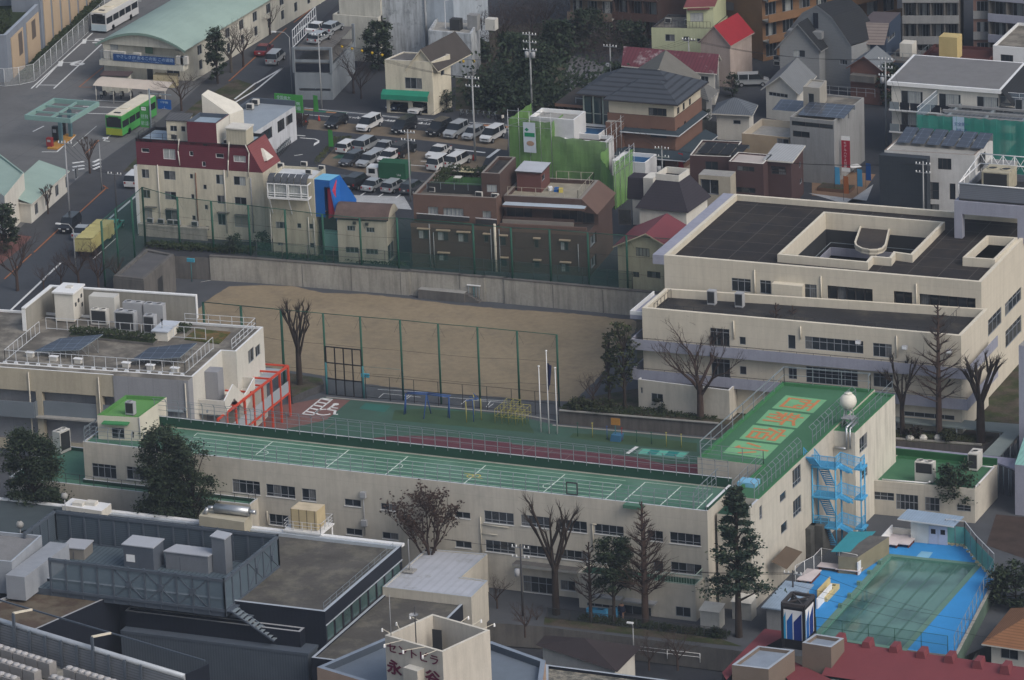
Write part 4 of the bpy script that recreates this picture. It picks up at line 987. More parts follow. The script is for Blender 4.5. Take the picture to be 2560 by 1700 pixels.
for i,(pl,ao)in enumerate((((aW(290,655),aW(690,640),aW(895,505),aW(520,540)),'sloping solar table nearer the white screen wall on the annexe roof'),((aW(1130,735),aW(1560,705),aW(1710,580),aW(1300,620)),'sloping solar table nearer the outside stairs on the annexe roof'))):
 zl,zh=ZA+.35,ZA+1.7;fl_=P(pl[0],zl);fr_=P(pl[1],zl+.9);x0,y0=bB(pl[0],zl);x1=x0+7.6;y1=y0+4.6
 t=ay('solar_table',ao,'solar panels',A3((x0+x1)/2,(y0+y1)/2,ZA-.25),'solar tables on the annexe roof')
 b=MB();dC,dH=P(pl[0],zl),P(pl[1],ZA+1.15);fW,eu=P(pl[3],ZA+1.15),P(pl[2],ZA+1.9)
 b.ag([dC,dH,eu,fW],iL);T_=aa((0,0,-.08));b.ag([fW+T_,eu+T_,dH+T_,dC+T_],bM)
 for a,c in((dC,dH),(dH,eu),(eu,fW),(fW,dC)):b.ag([a+T_,c+T_,c,a],aH)
 b.ab('panel',t)
 b=MB()
 for f in(.08,.36,.64,.92):
  for g in(.1,.5,.9):
   q=(dC*(1-f)+dH*f)*(1-g)+(fW*(1-f)+eu*f)*g+T_*1.3;b.bar(aa((q.x,q.y,ZA-.25)),q,.07,bC)
   if g>.4:q9=(dC*(1-f)+dH*f)*(1-g+.3)+(fW*(1-f)+eu*f)*(g-.3)+T_*1.3;b.bar(aa((q.x,q.y,ZA-.25)),q9,.05,bC)
 b.ab('stand',t)
for k,(x,y)in enumerate(((265,700),(470,735),(680,755),(1098,790),(1308,810),(1520,835))):
 b=MB();q=P(aW(x,y),ZA-.25);b.aO((q.x,q.y,ZA-.25),.8,.5,.5,b6,0.);b.aO((q.x,q.y,ZA+.25),1.05,.6,.08,ak,0.);b.ab('foundation_block',ax.ae)
rzA=math.atan2(AU.y,AU.x)
t=ay('plant_hut','big white plant hut with overhanging lid behind the left solar table','plant box',P(aW(600,400),ZA-.2));
def iR(t,FLp,FRp,BRx,z0,m,lid=.15,bI=.15):
 a=P(FLp,z0);c=P(FRp,z0);x0,y0=bB(FLp,z0);x1=bB(FRp,z0)[0];return x0,y0,x1
x0,y0,x1=iR(t,aW(485,395),aW(635,415),None,ZA-.2,None)
b=MB();dy=3.2;hh=3.4;b.af(A3(x0,y0,ZA-.1),v3(AU*(x1-x0),0),v3(AV*dy,0),(0,0,hh),au);b.ab('case',t)
b=MB();b.af(A3(x0-.2,y0-.2,ZA-.1+hh),v3(AU*(x1-x0+.4),0),v3(AV*(dy+.4),0),(0,0,.2),ak);b.af(A3((x0+x1)/2-.3,y0+1.4,ZA+.1+hh),v3(AU*.7,0),v3(AV*.7,0),(0,0,.18),au);b.ab('lid',t)
for k,(u_,v_)in enumerate(((.5,2.2),(1.4,2.4),(2.3,2.7),(2.4,1.6))):b=MB();b.af(A3(x1+.003,y0+u_,ZA+v_-.6),v3(AU*.04,0),v3(AV*.42,0),(0,0,.45),bO);b.ab('vent',t)
for(aT,p,w_,d_,h_,m,cn,gr)in(('large pale grey tank housing beside the white plant hut',aW(915,375),3.2,1.6,3.,b6,0,False),('low unit with dark coil in front of the grey tank housing',aW(872,420),2.,.9,1.9,b6,2,True),
  ('twin-fan unit against the screen wall, back left of its cluster',aW(1170,400),2.4,1.,2.5,bM,2,False),('twin-fan unit against the screen wall, back right of its cluster',aW(1350,415),2.4,1.,2.5,bM,2,False),
  ('twin-fan unit in the front of its cluster on the annexe roof',aW(1100,480),2.5,1.,2.5,bM,2,True),('single-fan narrow unit in front of the tall twin-fan units',aW(1310,500),1.3,1.,2.3,bM,1,True),('small white box beside the twin-fan units',aW(1060,350),.8,.8,.9,ak,0,False)):
 bv('cooling_unit',aT,'outdoor unit',p,ZA-.2,w_,d_,h_,m,cn=cn,ek=gr,rz=rzA,az='outdoor units on roofs')
t=ay('roof_hut','low white roof hut with flat lid and a small vent mast near the grass bed','roof hut',P(aW(1400,540),ZA-.2))
x0,y0=bB(aW(1330,560),ZA-.2);b=MB();b.af(A3(x0,y0,ZA-.2),v3(AU*1.8,0),v3(AV*3.6,0),(0,0,1.1),au);b.ab('case',t)
b=MB();b.af(A3(x0-.15,y0-.15,ZA+.9),v3(AU*2.1,0),v3(AV*3.9,0),(0,0,.14),ad('bluish_lid',(.45,.49,.55),ac=.5));b.ab('lid',t)
b=MB();b.aG(A3(x0+.8,y0+1,ZA+1),A3(x0+.8,y0+1,ZA+1.9),.05,.05,aU);b.aO(A3(x0+.8,y0+1,ZA+1.9),.2,.2,.25,aU);b.ab('mast',t)
b=MB();xw=xR;dN=ad('stair_white',(.58,.56,.51),ac=.9,ai=.05,aA=.1)
sa=bB(aW(1785,940),8)[0]
b.af(A3(xR,1.2,6.2),v3(AU*3.2,0),v3(AV*.15,0),(0,0,1.7),dN)
b.ag([A3(xR+3.2,1.2,6.2),A3(xR+3.2,1.2,7.9),A3(xR+3.2,4.2,8.9),A3(xR+3.2,7.6,6.4),A3(xR+3.2,11,7.4),A3(xR+3.2,11,5.9),A3(xR+3.2,7.6,4.6),A3(xR+3.2,4.2,7.2)],dN)
b.ag([A3(xR+3.05,1.2,6.2),A3(xR+3.05,4.2,7.2),A3(xR+3.05,7.6,4.6),A3(xR+3.05,11,5.9),A3(xR+3.05,11,7.4),A3(xR+3.05,7.6,6.4),A3(xR+3.05,4.2,8.9),A3(xR+3.05,1.2,7.9)],dN)
for(ya,za,yb,cK)in((1.2,7.9,4.2,8.9),(4.2,8.9,7.6,6.4),(7.6,6.4,11,7.4)):b.ag([A3(xR+3.05,ya,za),A3(xR+3.2,ya,za),A3(xR+3.2,yb,cK),A3(xR+3.05,yb,cK)],ak)
b.af(A3(xR,1.35,6.2),v3(AU*3.,0),v3(AV*2.6,0),(0,0,.2),dN);b.af(A3(xR,8.5,5.9),v3(AU*3.,0),v3(AV*2.4,0),(0,0,.2),dN)
b.af(A3(xR+3.05,10.85,5.9),v3(AU*-2.8,0),v3(AV*.15,0),(0,0,1.5),dN)
for k in range(10):b.af(A3(xR+.2,4.+k*.45,7.-k*.13-.2),v3(AU*2.8,0),v3(AV*.45,0),(0,0,.14),aI)
b.ab('outside_stair',ax.ae)
b=MB();b.af(A3(xR+.004,3.6,0),v3(AU*1.6,0),v3(AV*1.8,0),(0,0,ZA-.6),en);b.ab('stair_core',ax.ae)
# red steel pergola with glazed canopy
gk=ay('pergola','orange-red steel pergola frame over the ramp beside the white outside stairs','pergola',P(aj(0,770),0))
zp=HZ(aj(290,235),aj(340,760),0);zp=6.2
i3=[P(p,zp)for p in(aN(1790,705),aj(290,235))]
ec,fo=P(aN(1985,725),zp),P(aj(290,235),zp);b=MB();d=fo-ec;dl=d.length;du=d.normalized()
b.bar(ec,fo,.22,eI)
b.bar(aa((ec.x,ec.y,2.6))+d*0.,aa((fo.x,fo.y,2.9)),.18,eI)
b.ab('side_beam',gk)
for k in range(9):
 q=ec+d*(k/8);b=MB();b.bar(aa((q.x,q.y,0)),q,.22,eI);b.ab('post',gk)
 if k>0:
  b=MB();b.bar(q,q-v3(AU*3.4,0),.18,eI);b.ab('cross_beam',gk)
b=MB();b.ag([ec+d*.25+aa((-.3,0,-.5)),fo+aa((-.3,0,-.5)),fo+aa((-3.2,0,-.5)),ec+d*.25+aa((-3.2,0,-.5))],ad('canopy_sheet',(.32,.36,.4),ac=.3));b.ab('canopy',gk)
b=MB()
for k in range(8):
 q=ec+d*(k/8);q2=ec+d*((k+1)/8);b.ag([aa((q.x,q.y,3.)),aa((q2.x,q2.y,3.)),aa((q2.x,q2.y,4.4)),aa((q.x,q.y,4.4))],net('frosted_panel',(.35,.38,.42),.8))
b.ab('side_panel',gk)
# row of buildings above the retaining wall
z5=fT(320,220,560/1996.);z6=fT(1000,360,660/2361.)
G=GL
db=ad('cream_render',(.56,.52,.42),ac=.9,ai=.06,scale=.3,aA=.3)
b8=ad('maroon_shingle',(.125,.032,.045),ac=.8,ai=.1,scale=.5,aR=('Z',.25,.1))
gI=ad('lighter_maroon_shingle',(.19,.062,.065),ac=.8,ai=.1,scale=.5,aR=('Z',.25,.1))  # lighter tone of the maroon shingle, for the right slope only
eb=ad('pale_blue_roof',(.27,.34,.41),ac=.6,ai=.12,scale=.4)
gw=ad('ribbed_metal_roof',(.27,.31,.355),ac=.45,ai=.08,aR=('Y',.45,.3))
ze=12.2;zm=HZ(z5(90,450),z5(85,680),ze)
q=a8(z5(80,680),z5(1200,757),z5(245,573),ze)
m1=Bd('apartment_building','cream apartment block with maroon shingled mansard top and a maroon turret, beside the road','building',q,G,ze,db,b8,par=0,world=True)
for(a,c,nx)in(((118,722),(190,805),2),((315,735),(425,822),2),((548,765),(580,810),1),((780,770),(852,860),2),((938,785),(1050,872),2),((668,860),(702,905),1),
  ((130,905),(200,985),2),((326,920),(432,1000),2),((560,945),(592,990),1),((792,955),(862,1035),2),((948,970),(1058,1050),2),((680,1040),(713,1085),1),
  ((142,1070),(218,1180),2),((328,1085),(445,1190),2),((570,1135),(604,1180),1),((798,1120),(872,1225),2),((948,1140),(1075,1245),2),((690,1228),(722,1270),1),((975,1350),(1110,1420),2)):
 m1.win(0,z5(*a),z5(*c),nx,1,curtain=(bS,.5,1.)if a[0]in(938,780)else((gG,0,1.)if a in((142,1070),(948,1140))else None))
m1.aD()
A_,B_,U_,N_=m1.frame(0);XT=bR(z5(1062,508),A_,B_)[0];WL_=(B_-A_).length
b=MB();hs=[]
for(a,c)in(((118,535),(190,578)),((310,540),(425,640)),((545,562),(582,608)),((668,466),(705,515)),((780,582),(855,628)),((938,600),(1050,665)),((658,655),(694,702))):
 x0,zt=bR(z5(*a),A_,B_);x1,zb=bR(z5(*c),A_,B_);hs.append((x0,x1,zb,min(zt,zm-.1)))
wall(b,A_,A_+U_.xy*XT,ze+.004,zm,hs,b8)
D_=m1.ar[3]-m1.ar[0];dl=D_.length;ft=A_+U_.xy*XT
b.ag([v3(ft,ze),v3(B_,ze),v3(ft,zm)],b8);bkr=B_+D_;fp=ft+D_
b.ag([v3(B_,ze),v3(bkr,ze),v3(fp,zm),v3(ft,zm)],gI)
b.ag([v3(A_+D_,ze),v3(A_,ze),v3(A_,zm),v3(A_+D_,zm)],b8);b.ag([v3(bkr,ze),v3(A_+D_,ze),v3(A_+D_,zm),v3(fp,zm)],b8);b.ab('mansard',m1.ae)
for k,h in enumerate(hs):window(m1.ae,A_,B_,h,2 if h[1]-h[0]>1.3 else 1,1,fm=er,curtain=(bS,0.,1.)if k in(1,5)else None)
b=MB();b.b1([A_,ft,fp,A_+D_],zm-.35,eb);b.ab('roof',m1.ae)
b=MB()
for a,c in((A_,ft),(ft,fp),(fp,A_+D_),(A_+D_,A_)):u=(c-a).normalized();n=aa((-u.y,u.x));b.af(v3(a,zm-.35),v3(c-a,0),v3(n*.2,0),(0,0,.4),aU)
b.ab('parapet',m1.ae)
b=MB()
i0=A_+U_.xy*.3-N_.xy*.3;bF(b,[v3(i0,zm-.3),v3(i0+U_.xy*5.,zm-.3)],1.1,bw,a3=1.5);bF(b,[v3(i0,zm-.3),v3(i0+D_*.9,zm-.3)],1.1,bw,a3=1.5);b.ab('roof_railing',m1.ae)
b=MB();b.af(v3(A_,G)-U_*.45+N_*.05,U_*.45,-N_*.6,(0,0,ze-G-.2),ak);b.ab('corner_strip',m1.ae)
for(p0,p1,m)in((z5(262,685),z5(285,1260),au),(z5(600,755),z5(635,1240),ad('rust_pipe',(.16,.08,.05))),(z5(855,730),z5(880,1290),au),(z5(1092,800),z5(1110,1290),aZ)):
 b=MB();m1.pipe(b,0,p0,p1,m,.07);b.ab('downpipe',m1.ae)
for(p,q_,r_)in((z5(455,455),z5(445,560),z5(462,690)),(z5(900,480),z5(893,640),z5(890,790)),(z5(1045,505),z5(1078,580),z5(1072,790))):
 b=MB();aM=[m1.hit(0,x,.12)for x in(p,q_,r_)];b.path(aM,.07,au,6);b.ab('downpipe',m1.ae)
b=MB()
for p in(z5(145,1065),z5(330,1085),z5(790,1115),z5(945,1135)):a=m1.hit(0,p,.5);b.af(a-N_*.5+N_*.004,U_*(2. if p[0]>560 else 1.6),N_*.5,(0,0,.08),aJ)
b.ab('window_hood',m1.ae)
for x in(205,300,385,445,600):
 p=m1.hit(0,z5(x,1268),.5);bv('outdoor_unit',['first outdoor unit on the apartment slab, nearest the road','second outdoor unit on the apartment slab, counted from the road','middle one of five outdoor units on the apartment slab','fourth outdoor unit on the apartment slab, below the shuttered window','last outdoor unit on the apartment slab, below the rusty pipe'][(205,300,385,445,600).index(x)],'outdoor unit',f9(aa((p.x,p.y,4.6))),4.6,.85,.35,.7,bM,az='outdoor units on the apartment slab')
b=MB();a=m1.hit(0,z5(160,1285),.9);b.af(v3(A_,4.35)+N_*.004,U_*9.5,N_*.9,(0,0,.22),cE);b.af(v3(A_,G)+N_*.7,U_*9.5,N_*.15,(0,0,1.4),cE);b.ab('slab',m1.ae)
cJ=HZ(z5(787,310),z5(782,495),zm)
tq=a8(z5(525,295),z5(788,310),z5(640,215),cJ);sh_=A_-tq[0]
ty=(tq[0]-A_).dot(-N_.xy)
tq=[p+N_.xy*(ty-.003)for p in tq]
tu=Bd('','','',tq,zm-.3,cJ,b8,eb,par=.5,pt=.18,world=True,ae=m1.ae,pm=aY);tu.ar=[p for p in tq]
tu.aD()
tu2=MB();tu2.af(v3(tq[1],zm-.3)+U_*.003,U_*.02,v3(tq[2]-tq[1],0),(0,0,cJ-zm+.2),au);tu2.ab('turret_side',m1.ae)
def gS(b,aM,z0,m,bX=None):
 v=[P(p,z)for p,z in aM];n=len(v)
 for i in range(n):
  a,c=v[i],v[(i+1)%n];b.ag([v3(a,z0),v3(c,z0),c,a],m)
 b.ag(v,bX or m)
b=MB();M_WW=ad('white_stair_shell',(.6,.58,.52),ac=.8,ai=.05,aA=.1)
gS(b,[(z5(655,58),20.3),(z5(905,235),17.8),(z5(1028,190),17.8),(z5(965,125),18.6),(z5(712,15),20.3)],zm-.3,M_WW);b.ab('stair_shell',m1.ae)
b=MB()
for x,y in((958,285),(998,250)):
 q_=P(z5(x,y),17.);
b=MB();wq=a8(z5(872,362),z5(1050,378),z5(935,318),zm+2.)
tk=Bd('','','',wq,zm-.3,zm+2.,cQ,ak,par=0,world=True,ae=m1.ae);tk.wm=ad('tank_cladding',(.42,.39,.31),ac=.8,aR=('XY',.4,.1));tk.aD()
b=MB();b.bj(a2(a6(wq),-.12),zm+2.004,zm+2.16,au);b.ab('tank_lid',m1.ae)
b=MB();ph=a8(z5(340,290),z5(525,298),z5(385,228),zm+2.3)
pb=Bd('','','',ph,zm-.3,zm+2.3,db,aY,par=0,world=True,ae=m1.ae);pb.win(0,z5(372,335),z5(438,388),2,1);pb.win(0,z5(470,340),z5(512,390),1,1);pb.aD()
b=MB();b.bj(a2(a6(ph),-.15),zm+2.304,zm+2.42,ad('standing_seam',(.085,.085,.09),ac=.5,aR=('X',.5,.4)));b.ab('penthouse_roof',m1.ae)
c_=v3((B_+bkr)/2,0)*.5+v3((ft+fp)/2,0)*.5;c_.z=ze+1.3;b=MB();b.ag([c_+aa((.9,-.9,-.2)),c_+aa((.9,.9,-.2)),c_+aa((-.1,0.,1.1))],au)
b.ag([c_+aa((.9,-.9,-.2)),c_+aa((-.1,0,1.1)),c_+aa((-1.2,-.2,1.)),c_+aa((-.2,-.9,-.5))],au);b.ag([c_+aa((.9,.9,-.2)),c_+aa((-.2,.9,-.5)),c_+aa((-1.2,.2,1.)),c_+aa((-.1,0,1.1))],b8);b.ab('dormer',m1.ae)
for(aT,p,z_,w_,h_)in(('white outdoor unit behind the railing of the maroon mansard roof',z5(418,465),zm-.3,.9,.8),('first of three low units below the roof tank',z5(882,500),zm-.3,.8,.6),('middle of three low units below the roof tank',z5(942,505),zm-.3,.8,.6),('last of three low units below the roof tank',z5(1005,508),zm-.3,.8,.6),('twin stacked unit in the white stair shell above the turret',z5(715,200),17.,.95,1.5)):
 bv('outdoor_unit',aT,'outdoor unit',p,z_,w_,.4,h_,b6,az='small outdoor units')
# grey metal-roofed building behind
c9=HZ(z5(1412,155),z5(1420,455),G)
q=a8(z5(1118,392),z5(1125,395),z5(1400,150),c9);r=P(z5(990,78),c9);wd_=(P(z5(1390,92),c9)-r).length
q=[aa((q[1].x-wd_,q[1].y)),q[1],aa((q[1].x,q[3].y)),aa((q[1].x-wd_,q[3].y))]
m2=Bd('shop_building','two-storey white building with ribbed bluish metal roof behind the maroon apartment','building',q,G,c9,ad('white_panel',(.5,.52,.56),ac=.8,ai=.07,aA=.35),gw,par=0.,world=True)
A2,B2=m2.edge(1);L2=(B2-A2).length
for(u0,u1,fU,cI)in((L2*.12,L2*.42,c9-2.2,c9-.7),(L2*.55,L2*.72,c9-2.2,c9-.6),(L2*.75,L2*.92,c9-2.,c9-.7)):m2.wu(1,u0,u1,fU,cI,3,1,fm=aq)
m2.aD()
b=MB();pp=a6(q);b.af(v3(pp[3],c9),v3(pp[2]-pp[3],0),(0,-.2,0),(0,0,.7),aY);b.af(v3(pp[0],c9),(.2,0,0),v3(pp[3]-pp[0],0)-aa((0,.21,0)),(0,0,.7),aY);b.ab('parapet',m2.ae)
for aT,p in(('larger boxed unit on the ribbed metal roof',z5(1140,150)),('smaller unit on the ribbed metal roof',z5(1090,190))):bv('outdoor_unit',aT,'outdoor unit',p,c9+.03,.9,.6,.8,b6,az='small outdoor units')
# house with glazed veranda
z_3=13.;q=a8(z5(1262,790),z5(1652,812),z5(1372,690),z_3)
m3=Bd('mixed_house','narrow cream house with a glazed veranda hung on brackets beside the blue and red tower','building',q,G,z_3,ad('drab_cream',(.46,.43,.34),ac=.9,ai=.08,aA=.3),ad('white_roof',(.52,.54,.56),ac=.8,ai=.15,scale=.5),par=.3,pt=.2,world=True)
for(a,c,nx)in(((1315,1190),(1415,1255),3),((1505,1205),(1545,1252),1),((1612,1208),(1650,1258),1),((1618,1380),(1660,1425),1),((1333,1375),(1382,1405),2)):m3.win(0,z5(*a),z5(*c),nx,1)
m3.aD()
A3_,B3_,U3,N3=m3.frame(0);va=m3.hit(0,z5(1240,845),1.3);vb=m3.hit(0,z5(1598,868),1.3);vz0=m3.hit(0,z5(1245,975),1.3).z;vl=(vb-va).dot(U3);vz1=va.z
eY=MB();o=aa((va.x,va.y,vz0));H_=vz1-vz0
for k in range(6):eY.af(o+U3*(vl*[0,.17,.48,.52,.83,1][k]-.05)-N3*.06,U3*.12,N3*.1,(0,0,H_),ak)
for dw in(0,H_*.2,H_*.35,H_-.12):eY.af(o+aa((0,0,dw))-N3*.07,U3*vl,N3*.12,(0,0,.12 if dw in(0,H_-.12)else .05),ak)
eY.af(o+U3*(vl-.05)-N3*1.25,U3*.1,N3*1.2,(0,0,.12),ak);eY.af(o+U3*(vl-.05)-N3*1.25+aa((0,0,H_-.12)),U3*.1,N3*1.2,(0,0,.12),ak)
eY.af(o-N3*1.28+aa((0,0,-.15)),U3*vl,N3*1.3,(0,0,.14),ak)
for k in(.02,.5,.98):p=o+U3*(vl*k)-N3*.1;eY.bar(p,p-N3*1.1+aa((0,0,-2.4)),.1,ak)
vo=eY.ab('veranda',m3.ae)
b=MB();b.ag([o-N3*.2,o+U3*vl-N3*.2,o+U3*vl-N3*.2+aa((0,0,H_)),o-N3*.2+aa((0,0,H_))],bS);b.ab('curtain',vo)
b=MB();h3=ad('smoked_sheet',(.075,.08,.09),ac=.25)
for k in range(6):
 t0,t1=k/6,(k+1)/6-.015;cj=None
 for j in range(6):
  an=R(90*j/5);bT=1.3*math.sin(an)if False else 1.3*(math.cos(R(90)-an));p_=-N3*(1.3*(1-math.sin(R(90)-an+0)));fu=.95*math.sin(an)
  p_=-N3*(1.3*(1-math.cos(an)))+aa((0,0,H_+fu))
  da=(o+U3*(vl*t0)+p_,o+U3*(vl*t1)+p_)
  if cj:b.ag([cj[0],cj[1],da[1],da[0]],h3)
  cj=da
b.ab('veranda_roof',m3.ae)
for p0,p1 in((z5(1605,1150),z5(1620,1520)),(z5(1655,1160),z5(1665,1520)),(z5(1265,1080),z5(1285,1520))):b=MB();m3.pipe(b,0,p0,p1,au,.06);b.ab('downpipe',m3.ae)
for aT,p in(('small unit at the left end of the white veranda house roof',z5(1362,712)),('small unit at the back of the white veranda house roof',z5(1570,700)),('unit near the front of the white veranda house roof',z5(1612,770)),('small unit at the right end of the white veranda house roof',z5(1728,735))):bv('outdoor_unit',aT,'outdoor unit',p,z_3-.28,.8,.35,.65,b6,az='small outdoor units')
# blue and red tower
bt=ay('stair_tower','angular bright blue tower with a red curved bay in its open front','tower',P(z5(1770,1330),G));d0=ad('bright_blue',(.012,.1,.34),ac=.6,ai=.08);jn=ad('light_blue_top',(.16,.42,.62),ac=.6);iy=ad('crimson_bay',(.42,.035,.07),ac=.6)
o=P(z5(1650,812),12.9);ax_,ay_=UX,UY
def bp(x,y,z):return aa((o.x+x,o.y+y,z))
cK=8.;w_=(P(z5(1790,830),12.9)-o).x
b=MB()
T0,T1,T2,T3=bp(0,0,12.9),bp(w_*1.,0.,12.9),bp(w_+.2,2.6,12.9),bp(.2,2.6,12.9)
b.ag([T0,T1,T2,T3],jn)
b.ag([bp(0,0,cK),bp(1.45,0,cK),bp(1.45,0,12.88),bp(0,0,12.88)],d0);b.ag([bp(1.45,0,12.),T1-aa((0,0,.9)),T1,bp(1.45,0,12.9)],d0)
b.ag([bp(w_-.2,0.,12.88),bp(w_+1.3,-.3,cK+.2),bp(w_+2.9,1.2,cK+1.2),bp(w_+2.9,1.4,10.3),T2],d0);b.ag([bp(w_-.2,0,12.88),bp(w_+.9,-.5,cK-.2),bp(w_+1.3,-.3,cK+.2)],d0)
b.ag([bp(0,0,cK),bp(0,2.6,cK),T3,T0],d0);b.ag([bp(0,2.6,cK),bp(w_+2,2.6,cK),T2,T3],d0);b.ab('shell',bt)
b=MB();
for k in range(6):
 a0,a1=R(200+k*20),R(220+k*20);cx_,r_=2.3,.75
 p0,p1=(cx_+r_*math.cos(a0),.8+r_*math.sin(a0)),(cx_+r_*math.cos(a1),.8+r_*math.sin(a1));b.ag([bp(*p0,cK-.4+.15*k),bp(*p1,cK-.25+.15*k),bp(*p1,11.6),bp(*p0,11.6)],iy,True)
 b.ag([bp(*p0,11.6),bp(*p1,11.6),bp(cx_+.2,1.6,12.6)],iy)
b.ab('bay',bt)
b=MB();b.af(bp(.4,.6,G),(w_,0,0),(0,2.,0),(0,0,cK-G),bO);b.af(bp(1.,-.3,G+.9),(2.2,0,0),(0,1.2,0),(0,0,2.4),ad('mint_panel',(.22,.42,.36),ac=.6));b.ab('base',bt)
# small house with brown vaulted roof
q=a8(aE(738,470),aE(1190,492),aE(820,385),8.5)
m4=Bd('small_house','small beige house with a mossy brown vaulted roof','house',q,G,8.5,ad('beige_render',(.47,.44,.36),ac=.9,ai=.07,aA=.25),aJ,par=0,world=True)
for(a,c)in(((828,525),(905,575)),((1003,540),(1082,590)),((815,718),(935,778)),((1000,735),(1113,792))):m4.win(0,aE(*a),aE(*c),3,1)
m4.win(1,aE(1195,720),aE(1262,800),2,1);m4.aD()
b=MB();pp=a6(a2(a6(q),-.3));M_VR=ad('mossy_roof',(.105,.075,.068),ac=.95,ai=.25,scale=.8,fine=.15);D4=pp[3]-pp[0];cj=None;lo=[];hi=[]
for j in range(11):
 t=j/10;y=t;z=8.5+1.7*math.sin(R(8+164*t))**.8;da=(v3(pp[0]+D4*t,z),v3(pp[1]+D4*t,z));lo.append(da[0]);hi.append(da[1])
 if cj:b.ag([cj[0],cj[1],da[1],da[0]],M_VR,True)
 cj=da
b.ag(lo[::-1],m4.wm);b.ag(hi,m4.wm);b.ag([lo[0]-aa((0,0,.12)),hi[0]-aa((0,0,.12)),hi[0],lo[0]],aq);b.ab('vaulted_roof',m4.ae)
b=MB()
for p in((880,490),(995,500)):a=m4.hit(0,aE(*p),.2);b.af(a-U_*0+aa((0,0,-.35))-N_*.2,UX*.4,N_*.2,(0,0,.35),aq)
b.ab('vent_hood',m4.ae)
# big brown tiled building
do=ad('brown_tile',(.078,.052,.046),ac=.8,ai=.1,scale=.4,fine=.1,a5=(0,.14,.02,.9,('X','Z')),cV=.15);cT=ad('brown_tile_band',(.12,.077,.063),ac=.8,ai=.1,scale=.4,fine=.08,cV=.15)
cd=8.75;X1=a8(z6(95,705),z6(880,738),z6(300,560),cd);
p0,p1,p2=P(z6(95,702),cd).xy,P(z6(1690,782),cd).xy,P(z6(870,725),cd).xy
bu=(p1-p0).normalized();bn=aa((-bu.y,bu.x));LB=(p1-p0).length;DB=(P(z6(2010,470),cd+1.2).xy-p0).dot(bn)
def B3(x,y,z=0.):q=p0+bu*x+bn*y;return aa((q.x,q.y,z))
br=Bd('apartment_building','large brown tiled apartment block with a roof garden and a maroon roof hut','building',[B3(0,0),B3(LB,0),B3(LB,DB),B3(0,DB)],G,cd,do,bz,par=0.,pt=.3,world=True)
W_=[]
for(a,c,nx)in(((162,770),(252,852),2),((332,785),(432,868),2),((515,800),(612,882),2),((750,818),(792,880),1),((345,985),(430,1048),2),((895,832),(948,910),1),((1200,858),(1240,930),1),((1432,875),(1507,955),2),((905,1030),(955,1098),1),((1200,1052),(1248,1110),1),((1438,1072),(1515,1148),2)):
 br.win(0,z6(*a),z6(*c),nx,1,fm=aq,curtain=(bS,0.,.55)if nx==2 else None);W_.append((a,c))
for(a,c)in(((1700,840),(1760,880)),((1705,1035),(1760,1080))):br.win(1,z6(*a),z6(*c),2,1,depth=.5)
br.aD()
b=MB()
for(a,c)in W_:s_=br.hit(0,z6(a[0]-12,a[1]-8),.35);e_=br.hit(0,z6(c[0]+12,a[1]-4),.35);n3=-v3(bn,0);b.af(s_-n3*.35+n3*.004,v3(bu,0)*((e_-s_).dot(v3(bu,0))),n3*.35,(0,0,.14),ad('sand_sill',(.36,.29,.21),ac=.8))
b.ab('window_hood',br.ae)
b=MB();b.af(B3(-.03,-.03,cd-.55),v3(bu*(LB+.06),0),v3(bn*.06,0),(0,0,.5),cT);b.ab('band',br.ae)
for p0_,gR,m_,r_ in((z6(260,715),z6(268,1100),aZ,.06),(z6(845,715),z6(858,1170),aX,.17),(z6(810,760),z6(825,1160),aZ,.05),(z6(885,760),z6(900,1160),aZ,.05),(z6(1592,895),z6(1598,1140),aZ,.05),(z6(298,790),z6(305,1100),aZ,.05)):
 b=MB();br.pipe(b,0,p0_,gR,m_,r_);b.ab('downpipe',br.ae)
xm=(P(z6(872,725),cd).xy-p0).dot(bu);cN=HZ(z6(140,455),z6(95,702),cd)
ul=Bd('','','',[B3(.3,.5),B3(xm,.5),B3(xm,DB),B3(.3,DB)],cd-.01,cN,cT,bJ,par=.5,pt=.35,world=True,ae=br.ae,rim=ad('dull_coping',(.22,.2,.18),ac=.8))
fj=[]
for(a,c,nx)in(((248,560),(342,640),3),((385,570),(568,650),5),((735,598),(815,665),2)):ul.win(0,z6(*a),z6(*c),nx,1,depth=.35,curtain=(bS,0,1))
ul.aD()
b=MB();n3=-v3(bn,0)
for(a,c)in(((148,618),(620,655)),((675,660),(865,675))):s_=ul.hit(0,z6(*a),.5);e_=ul.hit(0,z6(*c),.5);b.bar(s_,e_,.07,a9);b.af(s_+aa((0,0,-.75)),v3(bu,0)*((e_-s_).dot(v3(bu,0))),n3*-.05,(0,0,.55),bO)
for k in range(14):s_=ul.hit(0,z6(165+k*32,650+k*2.4),.4);bD(b,s_,(.5,0,0),(0,.2,0),.35,bL,14,k,.14)
b.ab('balcony',br.ae)
zs=HZ(z6(985,432),z6(985,720),cd-.3);y3=2.8
M_DK=ad('roof_deck_beige',(.27,.25,.2),ac=.95,ai=.2,scale=.8)
dx=LB-.2
zs=cd+3.2
ur=Bd('','','',[B3(xm+.3,y3),B3(dx-1.4,y3),B3(dx-1.4,DB),B3(xm+.3,DB)],cd-.01,zs,do,M_DK,par=.5,pt=.4,world=True,ae=br.ae,rim=ad('dull_coping',(.22,.2,.18)))
for(u0,u1,nx)in((.3,3.6,3),(6.2,11.5,5),(14.6,16.2,1)):ur.wu(0,u0,u1,cd+.15,cd+2.1,nx,1,fm=aq)
ur.aD()
b=MB();b.af(B3(xm+.5,y3-1.4,zs-1.05),v3(bu*(dx-xm-1.2),0),v3(bn*1.39,0),(0,0,.28),cT,ad('pale_blue_slab',(.4,.47,.54),ac=.5,ai=.1));b.ab('canopy_slab',br.ae)
